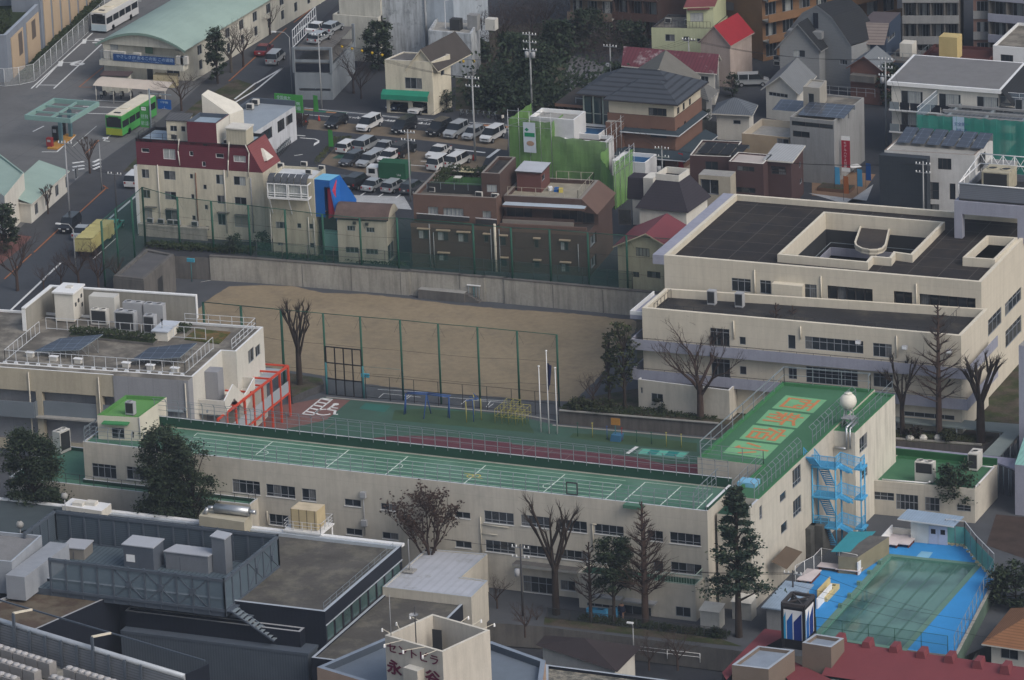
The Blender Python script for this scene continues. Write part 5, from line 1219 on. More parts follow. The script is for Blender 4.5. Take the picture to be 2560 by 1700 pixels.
b=MB();b.af(B3(xm+.4,.25,cd),v3(bu*(dx-xm-.6),0),v3(bn*.3,0),(0,0,.35),cT);b.af(B3(xm+.4,1.5,cd),v3(bu*(dx-xm-2.6),0),v3(bn*.2,0),(0,0,.5),ad('dull_coping',(.2,.2,.2)));b.af(B3(xm+.4,y3-.9,cd),v3(bu*(dx-xm-2.6),0),v3(bn*.1,0),(0,0,.8),do);b.ab('terrace_kerb',br.ae)
b=MB();s0,s1=B3(LB+.6,y3-.9,zs-1.6),B3(LB+.6,DB,zs-1.6);t0_,t1_=B3(dx-1.4,y3-.02,zs+.005),B3(dx-1.4,DB,zs+.005);fK,gp=B3(dx-1.4,y3-.02,zs-1.6),B3(dx-1.4,DB,zs-1.6)
b.ag([s0,s1,t1_,t0_],cT);b.ag([fK,s0,t0_],cT);b.ag([s0,fK,gp,s1],do);b.ag([s1,gp,t1_],cT);b.ab('side_slope',br.ae)
sd_=MB();sd_.af(B3(LB-1.6,y3+.3,cd),v3(bu*2.,0),v3(bn*(DB-y3-.3),0),(0,0,zs-1.62-cd),do);sd_.ab('side_block',br.ae)
lt=a8(z6(725,258),z6(878,262),z6(930,110),cN+2.6);lx=(lt[0]-p0).dot(bu);ly=(lt[0]-p0).dot(bn);lw=(P(z6(970,215),cN+2.6).xy-p0).dot(bu)-lx;ldp=(lt[3]-lt[0]).dot(bn)
lft=Bd('','','',[B3(lx,ly),B3(lx+lw*.85,ly),B3(lx+lw*.85,ly+ldp),B3(lx,ly+ldp)],cN-.5,cN+2.6,do,cY,par=.4,pt=.3,world=True,ae=br.ae,rim=ad('dull_coping',(.2,.2,.2)));lft.win(0,z6(775,362),z6(868,432),2,1,curtain=(bS,0,1));lft.aD()
hq=a8(z6(1042,248),z6(1258,262),z6(1120,165),zs+2.);ht=Bd('','','',hq,zs-.5,zs+2.,ad('maroon_hut',(.12,.055,.05),ac=.8,ai=.06),ak,par=0,world=True,ae=br.ae);ht.win(1,z6(1268,290),z6(1298,310),1,1);ht.aD()
b=MB();b.bj(a2(a6(hq),-.2),zs+2.004,zs+2.16,aq,ad('pale_grey_lid',(.42,.44,.48),ac=.5));b.ab('hut_roof',br.ae)
b=MB();bF(b,[B3(xm+.8,y3+.2,zs),B3(dx-1.9,y3+.2,zs),B3(dx-1.9,DB-.6,zs),B3(xm+5,DB-.6,zs)],1.1,ad('beige_railing',(.36,.33,.27),ac=.6),a3=1.9,aP=(1.,.1),pw=.06);b.ab('deck_railing',br.ae)
b=MB();bF(b,[B3(lx-7.3,3.,cN),B3(lx-.2,3.,cN)],.9,aH,a3=1.8,aP=(1.,),pw=.05);b.af(B3(lx-7.3,3.05,cN-.5),v3(bu*7.1,0),v3(bn*.08,0),(0,0,1.2),bO);b.af(B3(lx-6.5,3.2,cN-.49),v3(bu*6.2,0),v3(bn*(DB-4.2),0),(0,0,.06),ad('artificial_turf',(.04,.1,.035),ac=1,ai=.2));b.ab('garden_screen',br.ae)
b=MB()
for k in range(26):
 t=k/25;q_=B3(lx-7.+6.5*t,DB-1.2,cN-.4)if k%2 else B3(lx-7.,3.5+(DB-4.8)*t,cN-.4);bD(b,q_,(.9,0,0),(0,.6,0),1.1+.6*math.sin(k*1.7),bL,60,k,.2)
for k in range(7):q_=B3(lx-5.8+k*.8,3.6+.2*math.sin(k*3),cN-.4);bD(b,q_,(.5,0,0),(0,.5,0),.6,bL,40,90+k,.15)
b.ab('garden_plants',br.ae)
def hp(p,z,w_,d_,m,ao,az=None):
 t=ay('garden_table',ao,'table',P(p,z),az);c=P(p,z);b=MB();b.aO(c+aa((0,0,.7)),w_,d_,.06,m,.1);b.ab('tabletop',t)
 for sx in(-1,1):
  for sy in(-1,1):b=MB();b.aG(c+aa((sx*w_*.42,sy*d_*.42,0)),c+aa((sx*w_*.42,sy*d_*.42,.7)),.03,.03,bw,5);b.ab('leg',t)
 return t
jl=ad('cream_table',(.52,.47,.3),ac=.7)
hp(z6(610,285),cN-.42,1.9,1.6,jl,'large cream garden table at the back of the roof garden','roof garden tables');hp(z6(520,345),cN-.42,.9,.9,au,'small pale garden table nearer the railing of the roof garden','roof garden tables')
for aT,p in(('white unit at the left front of the brown roof',z6(288,430)),('white unit below the lift tower window',z6(708,475)),('smaller white unit beside the lift tower pipes',z6(850,490))):bv('outdoor_unit',aT,'outdoor unit',p,cN-.48,.9,.35,.7,b6,az='small outdoor units')
for k,(p,m_,aT)in enumerate(((z6(1400,425),d0,'blue storage box on the beige roof deck'),(z6(1440,430),YL,'yellow folded sheet on the beige roof deck'),(z6(1345,415),ak,'white crate on the beige roof deck'))):
 t=ey(MB().aO(P(p,zs-.49),.5,.5,.5,m_,.3*k).ab('storage_box'),aT,'box','boxes on the roof deck')
# cream house with red gable roof, right of the brown block
zr5=8.4;q=a8(z6(1945,905),z6(2480,960),z6(2115,745),zr5)
m6=Bd('small_house','beige two-storey house with a red gabled metal roof beside the black-roofed school','house',q,G,zr5,ad('yellow_beige_render',(.46,.42,.3),ac=.9,ai=.07,aA=.2),aJ,par=0,world=True)
m6.win(0,z6(2105,905),z6(2232,1012),4,1,fm=aq,curtain=(gG,0,1));m6.win(0,z6(2080,1140),z6(2140,1195),2,1,fm=aq);m6.win(0,z6(2208,1135),z6(2330,1205),3,1,fm=aq);m6.aD()
b=MB();cD(b,q,zr5,1.9,ad('red_ribbed_roof',(.17,.045,.055),ac=.6,ai=.1,aR=('Y',.5,.25)),m6.wm,bI=.5,along=1);b.ab('gable_roof',m6.ae)
b=MB();b.af(P(z6(2110,905),7.6)+aa((-1.2,-.06,-1.6)),(1.1,0,0),(0,.05,0),(0,0,1.7),au);b.ab('shutter_box',m6.ae)
# dark slate turret house behind it
zk=9.5;q=a8(z6(2140,560),z6(2560,600),z6(2330,430),zk-2)
m7=Bd('turret_house','white house under steep dark slate roofs with a small roof terrace','house',q,G,zk-2,au,bz,par=0,world=True);m7.aD()
hD=ad('dark_slate_roof',(.04,.036,.045),ac=.85,ai=.1,aR=('Z',.3,.12));b=MB();o_=a6(a2(a6(q),-.4));i_=a2(a6(q),1.6)
for k in range(4):b.ag([v3(o_[k],zk-2.1),v3(o_[(k+1)%4],zk-2.1),v3(i_[(k+1)%4],zk+1.2),v3(i_[k],zk+1.2)],hD)
b.b1(i_,zk+1.2,cY);b.ab('mansard',m7.ae)
b=MB();
for k in range(4):a,c=i_[k],i_[(k+1)%4];u=(c-a).normalized();n=aa((-u.y,u.x));b.af(v3(a,zk+1.2),v3(c-a,0),v3(n*.15,0),(0,0,.8),au)
b.ab('terrace_wall',m7.ae)
b=MB();a=P(z6(2085,720),G);a.z=G;b.af(a,(1.6,0,0),(0,1.8,0),(0,0,3.4),au);b.af(a+aa((1.5,.1,3.4)),(1.3,0,0),(0,2.6,0),(0,0,2.9),au);b.af(a+aa((-.7,-.1,3.402)),(2.2,0,0),(0,2.2,0),(0,.5,2.7),hD);b.ab('turret',m7.ae)
# streets, depot floor and car park
def gs(name,aM,m,dz=.004,**k):return bP(name,[P(p,G).xy for p in aM],G+dz,m,**k)
gs('depot_floor',[(-700,900),(-300,800),(8,700),(80,632),(190,532),(265,462),(560,195),(640,130),(720,60),(790,-10),(900,-120),(-700,-120)],h6)
gs('pavement',[(-120,860),(0,712),(82,640),(192,541),(268,472),(570,208),(640,145),(720,74),(777,27),(900,-100),(830,-100),(690,40),(600,120),(470,240),(400,300),(215,430),(60,560),(-120,740)],gz,.008)
gs('road',[(-150,870),(0,712),(82,640),(192,541),(268,472),(570,208),(640,145),(720,74),(777,27),(900,-100),(960,-100),(735,115),(660,190),(600,245),(348,483),(274,546),(153,656),(82,724),(0,801),(-150,960)],gn,.012)
gs('road',[ah(330,960),ah(440,975),ah(2334,1130),ap(2334,1290),ap(2334,1345),ah(2334,1190),ah(1400,1085),ah(440,1050),ah(200,1040)],gn,.012)
gs('pavement',[aF(0,880),aF(180,740),aF(290,625),aF(60,600),aF(-200,620),aF(-200,1000)],ad('brick_red_pavement',(.15,.07,.062),ac=.95,ai=.2),.012)
gs('car_park_surface',[ah(280,1060),ah(2334,1200),ap(200,1400),aE(2334,60),aE(2100,320),aE(800,320),ah(0,1400)],eT,.006)
gi=ad('gravelly_tan_bays',(.155,.125,.092),ac=1,ai=.2,scale=.6,fine=.2)
gs('parking_bay_surface',[ah(480,1090),ah(840,1125),ah(2300,1270),ah(2290,1370),ah(1800,1310),ah(1200,1245),ah(460,1175)],gi,.01)
gs('parking_bay_surface',[ah(740,1320),ah(1480,1375),ah(1420,1480),ah(1200,1568),aE(1020,60),ah(590,1490)],gi,.01)
gs('parking_bay_surface',[ah(1480,1380),ah(2100,1430),ah(2060,1520),aE(1640,50),aE(1300,20),ah(1400,1500)],gi,.01)
gs('green_bay_surface',[ah(760,1405),ah(900,1412),ah(830,1450),ah(690,1445)],ad('dull_green_paint',(.03,.085,.065),ac=.9),.014)
gs('gravel',[aE(800,245),aE(1350,260),aE(1420,380),aE(700,330)],ad('white_gravel',(.36,.37,.38),ac=1,ai=.15,scale=1.2,fine=.45,eQ=.5),.012)
gs('kerb_garden',[al(2334,780),al(2240,900),al(1500,1330),al(1180,1560),al(1120,1568),al(1500,1180),al(1800,930),al(2150,720)],cy,.016)
def gl(name,eq,wd,m,dz=.018):
 b=MB()
 for s_ in eq:dM(b,P(s_[0],G),P(s_[1],G),s_[2]if len(s_)>2 else wd,G+dz,m)
 return b.ab(name,kind='structure')
gl('depot_marking',[(al(285,808),al(845,300)),(al(490,808),al(925,405)),(al(335,775),al(520,777)),(al(555,570),al(725,573)),(al(765,368),al(900,371)),(al(330,800),al(560,560)),(al(910,10),al(1290,10)),(al(760,910),al(1400,940),.2),(al(755,970),al(1200,985)),(al(690,1030),al(1150,1045)),(al(380,1385),al(520,1385)),(al(520,1385),al(580,1330)),(al(600,1232),al(690,1230)),(al(690,1230),al(640,1290)),(al(660,1340),al(880,1150),.08),(al(300,1200),al(400,1150)),(al(945,1283),al(1010,1230)),(al(945,1283),al(1000,1290))],.22,bH)
for y in(1480,1515,1545):gl('crossing_marking',[(al(660,y+8),al(770,y-8),.5),(al(850,y),al(915,y-30),.5)],.5,bH)
gl('depot_marking',[(al(720,795),al(940,615)),(al(730,795),al(840,795)),(al(780,1400),al(900,1280))],.2,eD)
gl('road_marking',[((0,801),(82,724)),((82,724),(153,656)),((274,546),(348,483)),(aF(850,830),aF(1060,640),.12),(ah(0,760),ah(245,618),.35),(ah(0,820),ah(245,618),.3),(al(2140,905),al(2334,755)),(al(2150,930),al(2334,820)),(ah(1810,1360),ah(2090,1392),.35),(ah(2110,1440),ah(2215,1362),.5),(ah(300,1228),ah(450,1240),.25),(ah(400,1257),ah(540,1268),.22),(ah(540,1268),ah(575,1285),.22),(ah(350,1420),ah(425,1408),.18),(ah(390,270),ah(480,208),.35),(ah(450,157),ah(495,157),.4),(ah(520,5),ah(590,8),.4),(ah(530,30),ah(590,34),.4)],.3,bH)
gl('road_marking',[(ah(440,985),ah(1370,1075),.16),(ah(440,1045),ah(700,1065),.16),(ah(1450,1080),ah(2334,1145),.16)],.16,bH,.02)
gl('kerb_marking',[((11,700),(79,637)),((85,633),(150,572)),((196,536),(268,470)),((572,205),(640,143)),((655,128),(716,72)),((735,58),(776,26)),(aF(985,195),aF(940,165))],.2,eD,.12)
gl('bay_marking',[(aE(820,235),aE(870,200)),(aE(955,250),aE(1000,222)),(aE(1115,262),aE(1160,235)),(aE(1275,275),aE(1320,240)),(aE(1425,125),aE(1530,135)),(ah(1340,1500),ah(1540,1515)),(ah(1500,1470),ah(1600,1475))],.2,bH)
gl('green_street_marking',[(ah(440,1005),ah(830,1035),.7)],.7,ad('green_road_paint',(.03,.13,.085),ac=.9),.016)
gl('orange_street_marking',[(ah(640,1022),ah(760,1032),.5),(ah(440,1000),ah(520,1005),.5),(ah(1990,1138),ah(2300,1160),.8)],.5,ad('tan_road_paint',(.34,.16,.08),ac=.9),.022)
b=MB();aS=random.Random(7)
for k in range(46):
 t=k/46;x=820+900*t;y=1085+78*t;p=P(ah(x+aS.uniform(-6,6),y-12),G);dM(b,p,p+aa((aS.uniform(-.3,.3),aS.uniform(.5,1.),0)),aS.uniform(.1,.3),G+.02,bH)
b.ab('patterned_pavement_marking',kind='structure')
b=MB();h=P(ah(545,1300),G);tip=P(ah(528,1330),G);b.ag([P(ah(525,1332),G)+aa((0,0,.02)),P(ah(578,1300),G)+aa((0,0,.02)),P(ah(575,1282),G)+aa((0,0,.02)),P(ah(530,1308),G)+aa((0,0,.02))],bH);b.ab('arrow_marking',kind='structure')
for s_,p,sz in(('16',al(600,605),2.2),('15',al(820,398),2.),('1',al(1200,60),1.8)):
 o=P(p,G);o.z=G+.02;t=c3(None,s_,o-_r*1.2,_r,aa((-math.sin(fE),math.cos(fE),0)),sz*1.7,bH,name='bay_number_marking',kind='structure',bold=.02,ef=1.3)
# helper for simple houses
def aV(name,ao,ba,FL,FR,BL,h,wm,rm,w0=(),w1=(),par=0.,roof=None,em=1.5,along=0,bI=.4,az=None,depth=.14,pm=None,base=G,rim=None,hn=True,pt=.2,iU=None):
 zt=base+h;q=a8(FL,FR,BL,zt)
 s=Bd(name,ao,ba,q,base,zt,wm,rm,par=par,world=True,az=az,pm=pm,rim=rim,pt=pt)
 for i,ws in((0,w0),(1,w1)):
  for w_ in ws:
   a,c=w_[0],w_[1];s.win(i,a,c,w_[2]if len(w_)>2 else 2,w_[3]if len(w_)>3 else 1,**(w_[4]if len(w_)>4 else{}))
 if hn:s.aD(depth,roof=roof is None)
 if roof:
  b=MB();(cD if roof=='gable' else fG)(b,q,zt,em,rm,iU or wm,bI=bI,**({'along':along}if roof=='gable' else{}));b.ab('roof',s.ae)
 return s
bZ=ad('grey_render',(.25,.255,.26),ac=.9,ai=.08,scale=.4,aA=.25)
gM=ad('tan_tile_panel',(.44,.34,.24),ac=.85,ai=.07,scale=.5,a5=(0,.3,.03,.85,('X','Z')))
fi=ad('blue_grey_render',(.2,.225,.27),ac=.85,ai=.07,aA=.15)
de=ad('mint_roof',(.27,.36,.325),ac=.7,ai=.08,scale=.3,fine=.03)
hY=ad('grey_tile_roof',(.135,.135,.13),ac=.8,ai=.1,aR=('Y',.35,.35))
fk=ad('dark_blue_tile_roof',(.048,.055,.068),ac=.7,ai=.1,aR=('Z',.42,.45))
# tan tiled depot block, far left
hh=HZ(al(50,320),al(100,745),G)-G
dp=aV('depot_building','tan tiled building with blue-grey pilasters and planting behind its roof parapet','building',(-330,92),al(55,320),(-220,-5),hh,fi,bL,par=1.2,pt=.5,rim=ad('lavender_coping',(.3,.34,.4)))
A_,B_,U_,N_=dp.frame(1);Ld=(B_-A_).length;b=MB()
b2=MB();fg=[bR(al(x,y),A_,B_)[0]for x,y in((105,500),(215,450),(250,430),(360,350),(390,320),(510,230),(550,200),(640,130))]
for k in range(0,8,2):b2.af(v3(A_,G)+U_*fg[k]+N_*.004,U_*(fg[k+1]-fg[k]),N_*.12,(0,0,hh-1.),gM)
b2.ab('tile_panel',dp.ae)
b3=MB();bT=N_.xy*.13
for(p,q_)in((al(165,310),al(212,480)),(al(285,200),al(330,330))):
 a,zt=bR(p,A_+bT,B_+bT);c,zb=bR(q_,A_+bT,B_+bT);b3.af(v3(A_,zb)+U_*a+N_*.128,U_*(c-a),N_*.02,(0,0,zt-zb),ad('louvre_brown',(.12,.1,.09),ac=.7,aR=('Z',.15,.3)))
b3.ab('louvre',dp.ae)
up=Bd('','','',[A_+U_.xy*(fg[3]+.5)-N_.xy*4,A_+U_.xy*(fg[3]+.5)+N_.xy*.3,A_+U_.xy*(Ld+25)+N_.xy*.3,A_+U_.xy*(Ld+25)-N_.xy*4],G,G+hh+4.2,fi,cE,par=.3,world=True,ae=dp.ae);up.aD()
b=MB()
for k in range(6):b.af(v3(A_,G)+U_*(fg[3]+1.8+k*4.6)+N_*.304,U_*3.5,N_*.1,(0,0,hh+3.4),gM)
b.ab('tile_panel',dp.ae)
b=MB();bD(b,v3(A_,G+hh-1.2)-N_*6,U_*Ld*.4,N_*4.5,2.6,bL,3500,8,.35);b.ab('roof_planting',dp.ae)
b=MB();n0=v3(A_,G)+N_*1.2;bD(b,n0,U_*(Ld+20),N_*1.6,1.2,bL,2600,9,.3);b.ab('hedge',ao='low dark hedge between the tan tiled building and the depot fence',ba='hedge')
# depot mesh fence
def bU(name,ao,aM,h,post,m,f5,b9=2.2,aP=(1.,),ba='fence',pw=.08,rw=.05,jd=0.,az=None):
 c=aa(aM[0]);t=ay(name,ao,ba,c,az)
 for a,d in zip(aM,aM[1:]):
  a,d=aa(a),aa(d);L=(d-a).length;n=max(1,round(L/b9));
  for i in range(n+1 if d==aa(aM[-1])else n):q=a+(d-a)*i/n;b=MB();b.aG(q,q+aa((0,0,h)),pw/2,pw/2,m,6);b.ab('post',t)
  for f in aP:b=MB();b.aG(a+aa((0,0,h*f)),d+aa((0,0,h*f)),rw/2,rw/2,m,5);b.ab('rail',t)
  if f5:b=MB();b.ag([a+aa((0,0,jd)),d+aa((0,0,jd)),d+aa((0,0,h)),a+aa((0,0,h))],f5);b.ab('net',t)
 return t
def G3(p,z=G):q=P(p,z);return aa((q.x,q.y,z))
bU('mesh_fence','pale grey mesh fence along the bus depot below the tan tiled building',[G3(al(-300,740)),G3(al(45,790)),G3(al(180,775)),G3(al(315,745)),G3(al(1010,110)),G3(al(1300,-150))],2.6,.1,a9,net('pale_mesh',(.35,.37,.38),.35),b9=2.6,aP=(1.,.03))
# bus office with arched roof
zo=G+6.;zo=HZ(al(1768,383),al(1740,735),G)
q=a8(al(935,378),al(1752,385),al(1330,20),zo);q[3]=q[0]+aa((0,60));q[2]=q[1]+aa((0,60));
of=Bd('depot_office','cream bus depot office under a long pale green arched roof with a blue banner','building',q,G,zo,ad('office_cream',(.53,.515,.45),ac=.9,ai=.05,aA=.25,a5=(.9,0,.03,.88,('X','Y'))),de,par=0,world=True)
for(a,c,nx,kw)in((al(1003,402),al(1078,455),1,{'curtain':(bS,0,1)}),(al(1597,420),al(1667,462),1,{'curtain':(bS,0,1)}),(al(1335,605),al(1400,735),1,{}),(al(1520,640),al(1640,700),2,{})):of.win(0,a,c,nx,1,**kw)
b=MB();a=of.hit(0,al(1322,408),.05);c=of.hit(0,al(1402,485),.05);b.af(aa((a.x,a.y,c.z))-aa((0,.046,0)),(c.x-a.x,0,0),(0,.06,0),(0,0,a.z-c.z),ad('green_door',(.1,.17,.12)));b.ab('door',of.ae)
for k in range(12):of.wu(1,1.5+k*4.6,3.+k*4.6,zo-2.4,zo-1.,2,1);of.wu(1,1.8+k*4.6,2.9+k*4.6,G+1.,G+2.4,1,1)
of.aD()
b=MB();n=12;ea,fL=q[0].x-.9,q[1].x+.6;cF=q[0].y-.7;dT=[zo-.25+2.1*math.sin(math.pi*(0.+k/n))**.85 for k in range(n+1)]
for k in range(n):
 x0,x1=ea+(fL-ea)*k/n,ea+(fL-ea)*(k+1)/n
 b.ag([(x0,cF,dT[k]),(x1,cF,dT[k+1]),(x1,cF+61,dT[k+1]),(x0,cF+61,dT[k])],de,True);b.ag([(x0,cF,dT[k]-.35),(x1,cF,dT[k+1]-.35),(x1,cF,dT[k+1]),(x0,cF,dT[k])],ad('mint_edge',(.17,.25,.215)))
 b.ag([(x0,cF+.7,zo-.3),(x1,cF+.7,zo-.3),(x1,cF+.7,dT[k+1]-.1),(x0,cF+.7,dT[k]-.1)],of.wm)
b.ab('arched_roof',of.ae)
b=MB();a=of.hit(0,al(905,545),1.6);c=of.hit(0,al(1755,565),1.6);eP=a.z;b.af(aa((a.x,a.y,eP-.75)),(c.x-a.x,0,0),(0,1.596,0),(0,0,.75),of.wm);b.ab('balcony',of.ae)
b=MB();bF(b,[(a.x+.05,a.y+1.5,eP),(a.x+.05,a.y+.05,eP),(c.x-.05,a.y+.05,eP),(c.x-.05,a.y+1.5,eP)],1.25,aH,a3=.35,aP=(1.,.05),pw=.025,rw=.05);b.ab('balcony_rail',of.ae)
a=P(al(1030,485),0);by=q[0].y-1.68;dd=gO(al(1030,500));
def dn(p,y):d=gO(p);t=(y-cH.y)/d.y;return cH+d*t
ej,hA=dn(al(1030,487),by),dn(al(1588,505),by);fC=dn(al(1030,543),by)
bn_=ay('banner','long blue banner with pale lettering hung on the depot office balcony','banner',fC)
b=MB();b.af(aa((ej.x,by,fC.z-.1)),(hA.x-ej.x,0,0),(0,.03,0),(0,0,ej.z-fC.z+.1),ad('banner_blue',(.016,.06,.19),ac=.7));b.ab('cloth',bn_)
fQ=ad('pale_blue_print',(.38,.5,.66),ac=.7)
hw=ej.z-fC.z;c3(bn_,'やさしさが 走るこの街 この道路',(ej.x+.5,by-.01,fC.z+hw*.3),UX,(0,0,1),hw*.62,fQ,e8=(hA.x-ej.x)*.93,bQ=.01)
c3(bn_,'ご利用ありがとうございます 都営バス',(ej.x+.3*(hA.x-ej.x),by-.01,fC.z-.02),UX,(0,0,1),hw*.2,fQ,e8=(hA.x-ej.x)*.5,bQ=.01)
for k,x in enumerate((985,1040,1110,1250,1640,1680)):bv('outdoor_unit',['leftmost white tank on the depot balcony','second white tank on the depot balcony','third white tank on the depot balcony','white tank below the balcony pipes, near the green door','white tank right of the blue banner','rightmost white tank on the depot balcony'][k],'outdoor unit',f9(aa((dn(al(x,500),q[0].y-.8).x,q[0].y-.8,eP))),eP,1.1,.5,1.2,b6,ek=False,az='balcony tanks')
# motorbike shelter and hut
shl=ay('bike_shelter','long cream shelter roof over a row of parked motorbikes in the depot','shelter',G3(al(1200,890)))
eN,hE=P(al(845,790),G+2.3),P(al(1565,812),G+2.3);b=MB();L_=hE.x-eN.x;jg=ad('shelter_cream',(.5,.44,.38),ac=.8,ai=.06)
cj=None
for j in range(7):an=j/6;da=(aa((eN.x,eN.y+3.2*an,G+2.3+.7*math.sin(math.pi*(.08+.6*an)))),aa((hE.x,eN.y+3.2*an,G+2.3+.7*math.sin(math.pi*(.08+.6*an)))));cj and b.ag([cj[0],cj[1],da[1],da[0]],jg,True);cj=da
b.ab('roof',shl)
for k in range(5):
 b=MB();x=eN.x+.3+(L_-.6)*k/4;b.aG((x,eN.y+.3,G),(x,eN.y+.3,G+2.4),.06,.06,au);b.ab('post',shl)
hut=aV('storage_hut','small cream hut with a dark brown roof between the office and the bike shelter','hut',al(925,690),al(1160,697),al(960,655),2.4,of.wm,ad('brown_hut_roof',(.085,.06,.06),ac=.8),w0=((al(955,708),al(1060,722),3),))
b=MB();b.bj(a2(a6(hut.ar),-.25),G+2.404,G+2.52,aq,ad('brown_hut_roof',(.085,.06,.06)));b.ab('roof_slab',hut.ae)
crt=aV('storage_shed','low yellowish shed beside the depot office, under the balcony end','shed',al(1395,685),al(1600,695),al(1420,660),1.7,ad('straw_panel',(.46,.4,.26),ac=.8,a5=(.9,0,.05,.7,('X','Y'))),ad('straw_panel',(.46,.4,.26)))
# fuel canopy
fc=ay('fuel_canopy','pale green open steel canopy frame over the depot fuel pumps','canopy',G3(al(510,1340)))
dI=G+4.6;fa,fb=P(al(222,1048),dI),P(al(598,1092),dI);fd=P(al(405,885),dI);fn=fd.y-fa.y;wx=fb.x-fa.x+.4;g8=ad('canopy_green',(.2,.32,.3),ac=.6,ai=.08)
for(x,y,lx_,ly_)in((0,0,wx,.25),(0,fn-.25,wx,.25),(0,.25,.25,fn-.5),(wx-.25,.25,.25,fn-.5)):b=MB();b.af(aa((fa.x+x,fa.y+y,dI-.65)),(lx_,0,0),(0,ly_,0),(0,0,.65),g8);b.ab('edge_beam',fc)
for f in(.33,.66):b=MB();b.af(aa((fa.x+.25,fa.y+fn*f,dI-.45)),(wx-.5,0,0),(0,.2,0),(0,0,.25),g8);b.ab('cross_beam',fc)
b=MB();b.af(aa((fa.x+wx*.5,fa.y+.25,dI-.5)),(.25,0,0),(0,fn-.5,0),(0,0,.3),g8);b.ab('cross_beam',fc)
for y_ in(.33,.66):b=MB();b.af(aa((fa.x+wx*.5,fa.y+fn*y_,G)),(.45,0,0),(0,.45,0),(0,0,dI-G-.66),ad('post_teal',(.09,.16,.19)));b.ab('post',fc)
b=MB();c0=P(al(430,1360),G);c1=P(al(600,1230),G);b.af(aa((c0.x,c0.y,G)),(1.5,0,0),(c1.x-c0.x,c1.y-c0.y,0),(0,0,.2),ad('pump_yellow',(.4,.21,.05),ac=.8));b.ab('island',fc)
for aT,p,m_,h_ in(('dark fuel pump on the yellow island, nearer the posts',al(512,1285),aU,1.9),('dark fuel pump at the far end of the yellow island',al(572,1235),aU,1.9),('small red cabinet at the near end of the fuel island',al(458,1345),ad('dull_red',(.25,.03,.03)),1.2)):
 c=P(p,G);t=ay('fuel_pump',aT,'fuel pump',c,'fuel pumps');b=MB();b.aO(c+aa((0,0,.2)),.8,.6,h_,m_);b.ab('case',t);b=MB();b.aO(c+aa((0,-.31,.2+h_*.55)),.5,.02,h_*.25,bM);b.ab('dial',t)
# green-roofed depot sheds, lower left
h1=aV('depot_shed','white shed with a flat pale green roof near the fuel island','shed',al(-330,1500),al(40,1790),al(-150,1290),5.6,au,de,par=.25,pm=de)
ze1=G+5.6;a0=P(aF(38,75),ze1);a1=P(al(362,1328),ze1)
for ch in list(h1.ae.children):pass
h1.ar=None
h2q=[P(aF(48,272),G+3.).xy,P(aF(275,303),G+3.).xy,P(aF(608,12),G+3.).xy,P(aF(370,-18),G+3.).xy]
h2=Bd('depot_shed','low shed with a sloping pale green roof beside the pavement','shed',h2q,G,G+2.7,au,de,par=0,world=True)
for k in range(5):h2.wu(1,1.5+k*4.,2.8+k*4.,G+.6,G+2.1,2,1)
h2.aD()
b=MB();p_=a6(a2(a6(h2q),-.3));b.ag([v3(p_[0],G+3.7),v3(p_[1],G+2.75),v3(p_[2],G+2.75),v3(p_[3],G+3.7)],de);b.bj(p_,G+2.6,[G+3.65,G+2.7,G+2.7,G+3.65]if False else G+2.71,au);b.ab('sloping_roof',h2.ae)
# far side of the street
cU=ad('parking_grey',(.2,.225,.25),ac=.8,ai=.08,aA=.2)
pk=aV('car_stacker','grey open-topped car stacker with cars on its upper decks beside the main road','parking tower',ah(350,660),ah(690,665),ah(560,440),HZ(ah(350,590),ah(362,835),G)-G,cU,cU,w0=((ah(395,805),ah(680,832),2,1,{'depth':.8}),))
b=MB();p_=a6(pk.ar);dD=pk.z1;hk=HZ(ah(360,360),ah(360,590),dD)
for a in p_:b.aO(v3(a,dD),.35,.35,hk-dD,cU)
for f in(.5,1.):
 b.af(v3(p_[0],dD+(hk-dD)*f-.35),v3(p_[1]-p_[0],0),(0,.25,0),(0,0,.35),cU);b.bj(a2(p_,.05),dD+(hk-dD)*f-.5,dD+(hk-dD)*f-.38,aJ)
b.af(v3(p_[0],dD+.1),v3(p_[1]-p_[0],0),(0,.1,0),(0,0,1.2),ed);b.af(v3(p_[1],dD+.2),(.1,0,0),v3(p_[2]-p_[1],0),(0,0,.8),cU)
for k in range(12):q_=v3(p_[0]+(p_[3]-p_[0])*k/11,hk);b.bar(q_,q_+aa((0,0,2.4)),.08,a9)
for f in(0,.5,1):b.bar(v3(p_[0],hk+2.4*f),v3(p_[3],hk+2.4*f),.08,a9)
b.ab('deck_frame',pk.ae);jh=hk-.38;jm=p_
eX=aV('tower_block','tall windowless white block with dark rain streaks and a cream lower shoulder','building',ah(1110,150),ah(1555,80),ah(1180,-240),6,ex,aI,hn=False)
zt6=G+21;q=[P(ah(1225,520),G+.5).xy,P(ah(1555,545),G+.5).xy];u_=(q[1]-q[0]);dC=q[0]-u_*.35;q=[dC,q[1],q[1]+aa((0,14)),dC+aa((0,14))]
eX.ar=q;eX.n=4;eX.z1=zt6;eX.aD()
y_=dC.y-1.5;a_,c_=dn(ah(698,130),y_),dn(ah(1112,155),y_);a2_=dn(ah(735,10),y_+1)
wm2=ad('cream_stained_wall',(.5,.49,.44),ac=.9,ai=.08,aA=.3)
for(xa,ya,xb,zt__)in((a_.x,y_,c_.x,a_.z),(a_.x+.6,y_+1,c_.x,a2_.z+1)):
 sh2=Bd('','','',[aa((xa,ya)),aa((xb,ya)),aa((xb,y_+9)),aa((xa,y_+9+ya-y_))],G,zt__,wm2,aI,par=.3,world=True,ae=eX.ae);sh2.aD()
b=MB();b.aG(v3(q[1]+aa((.1,-.1)),G),v3(q[1]+aa((.1,-.1)),zt6),.12,.12,aZ);b.ab('downpipe',eX.ae)
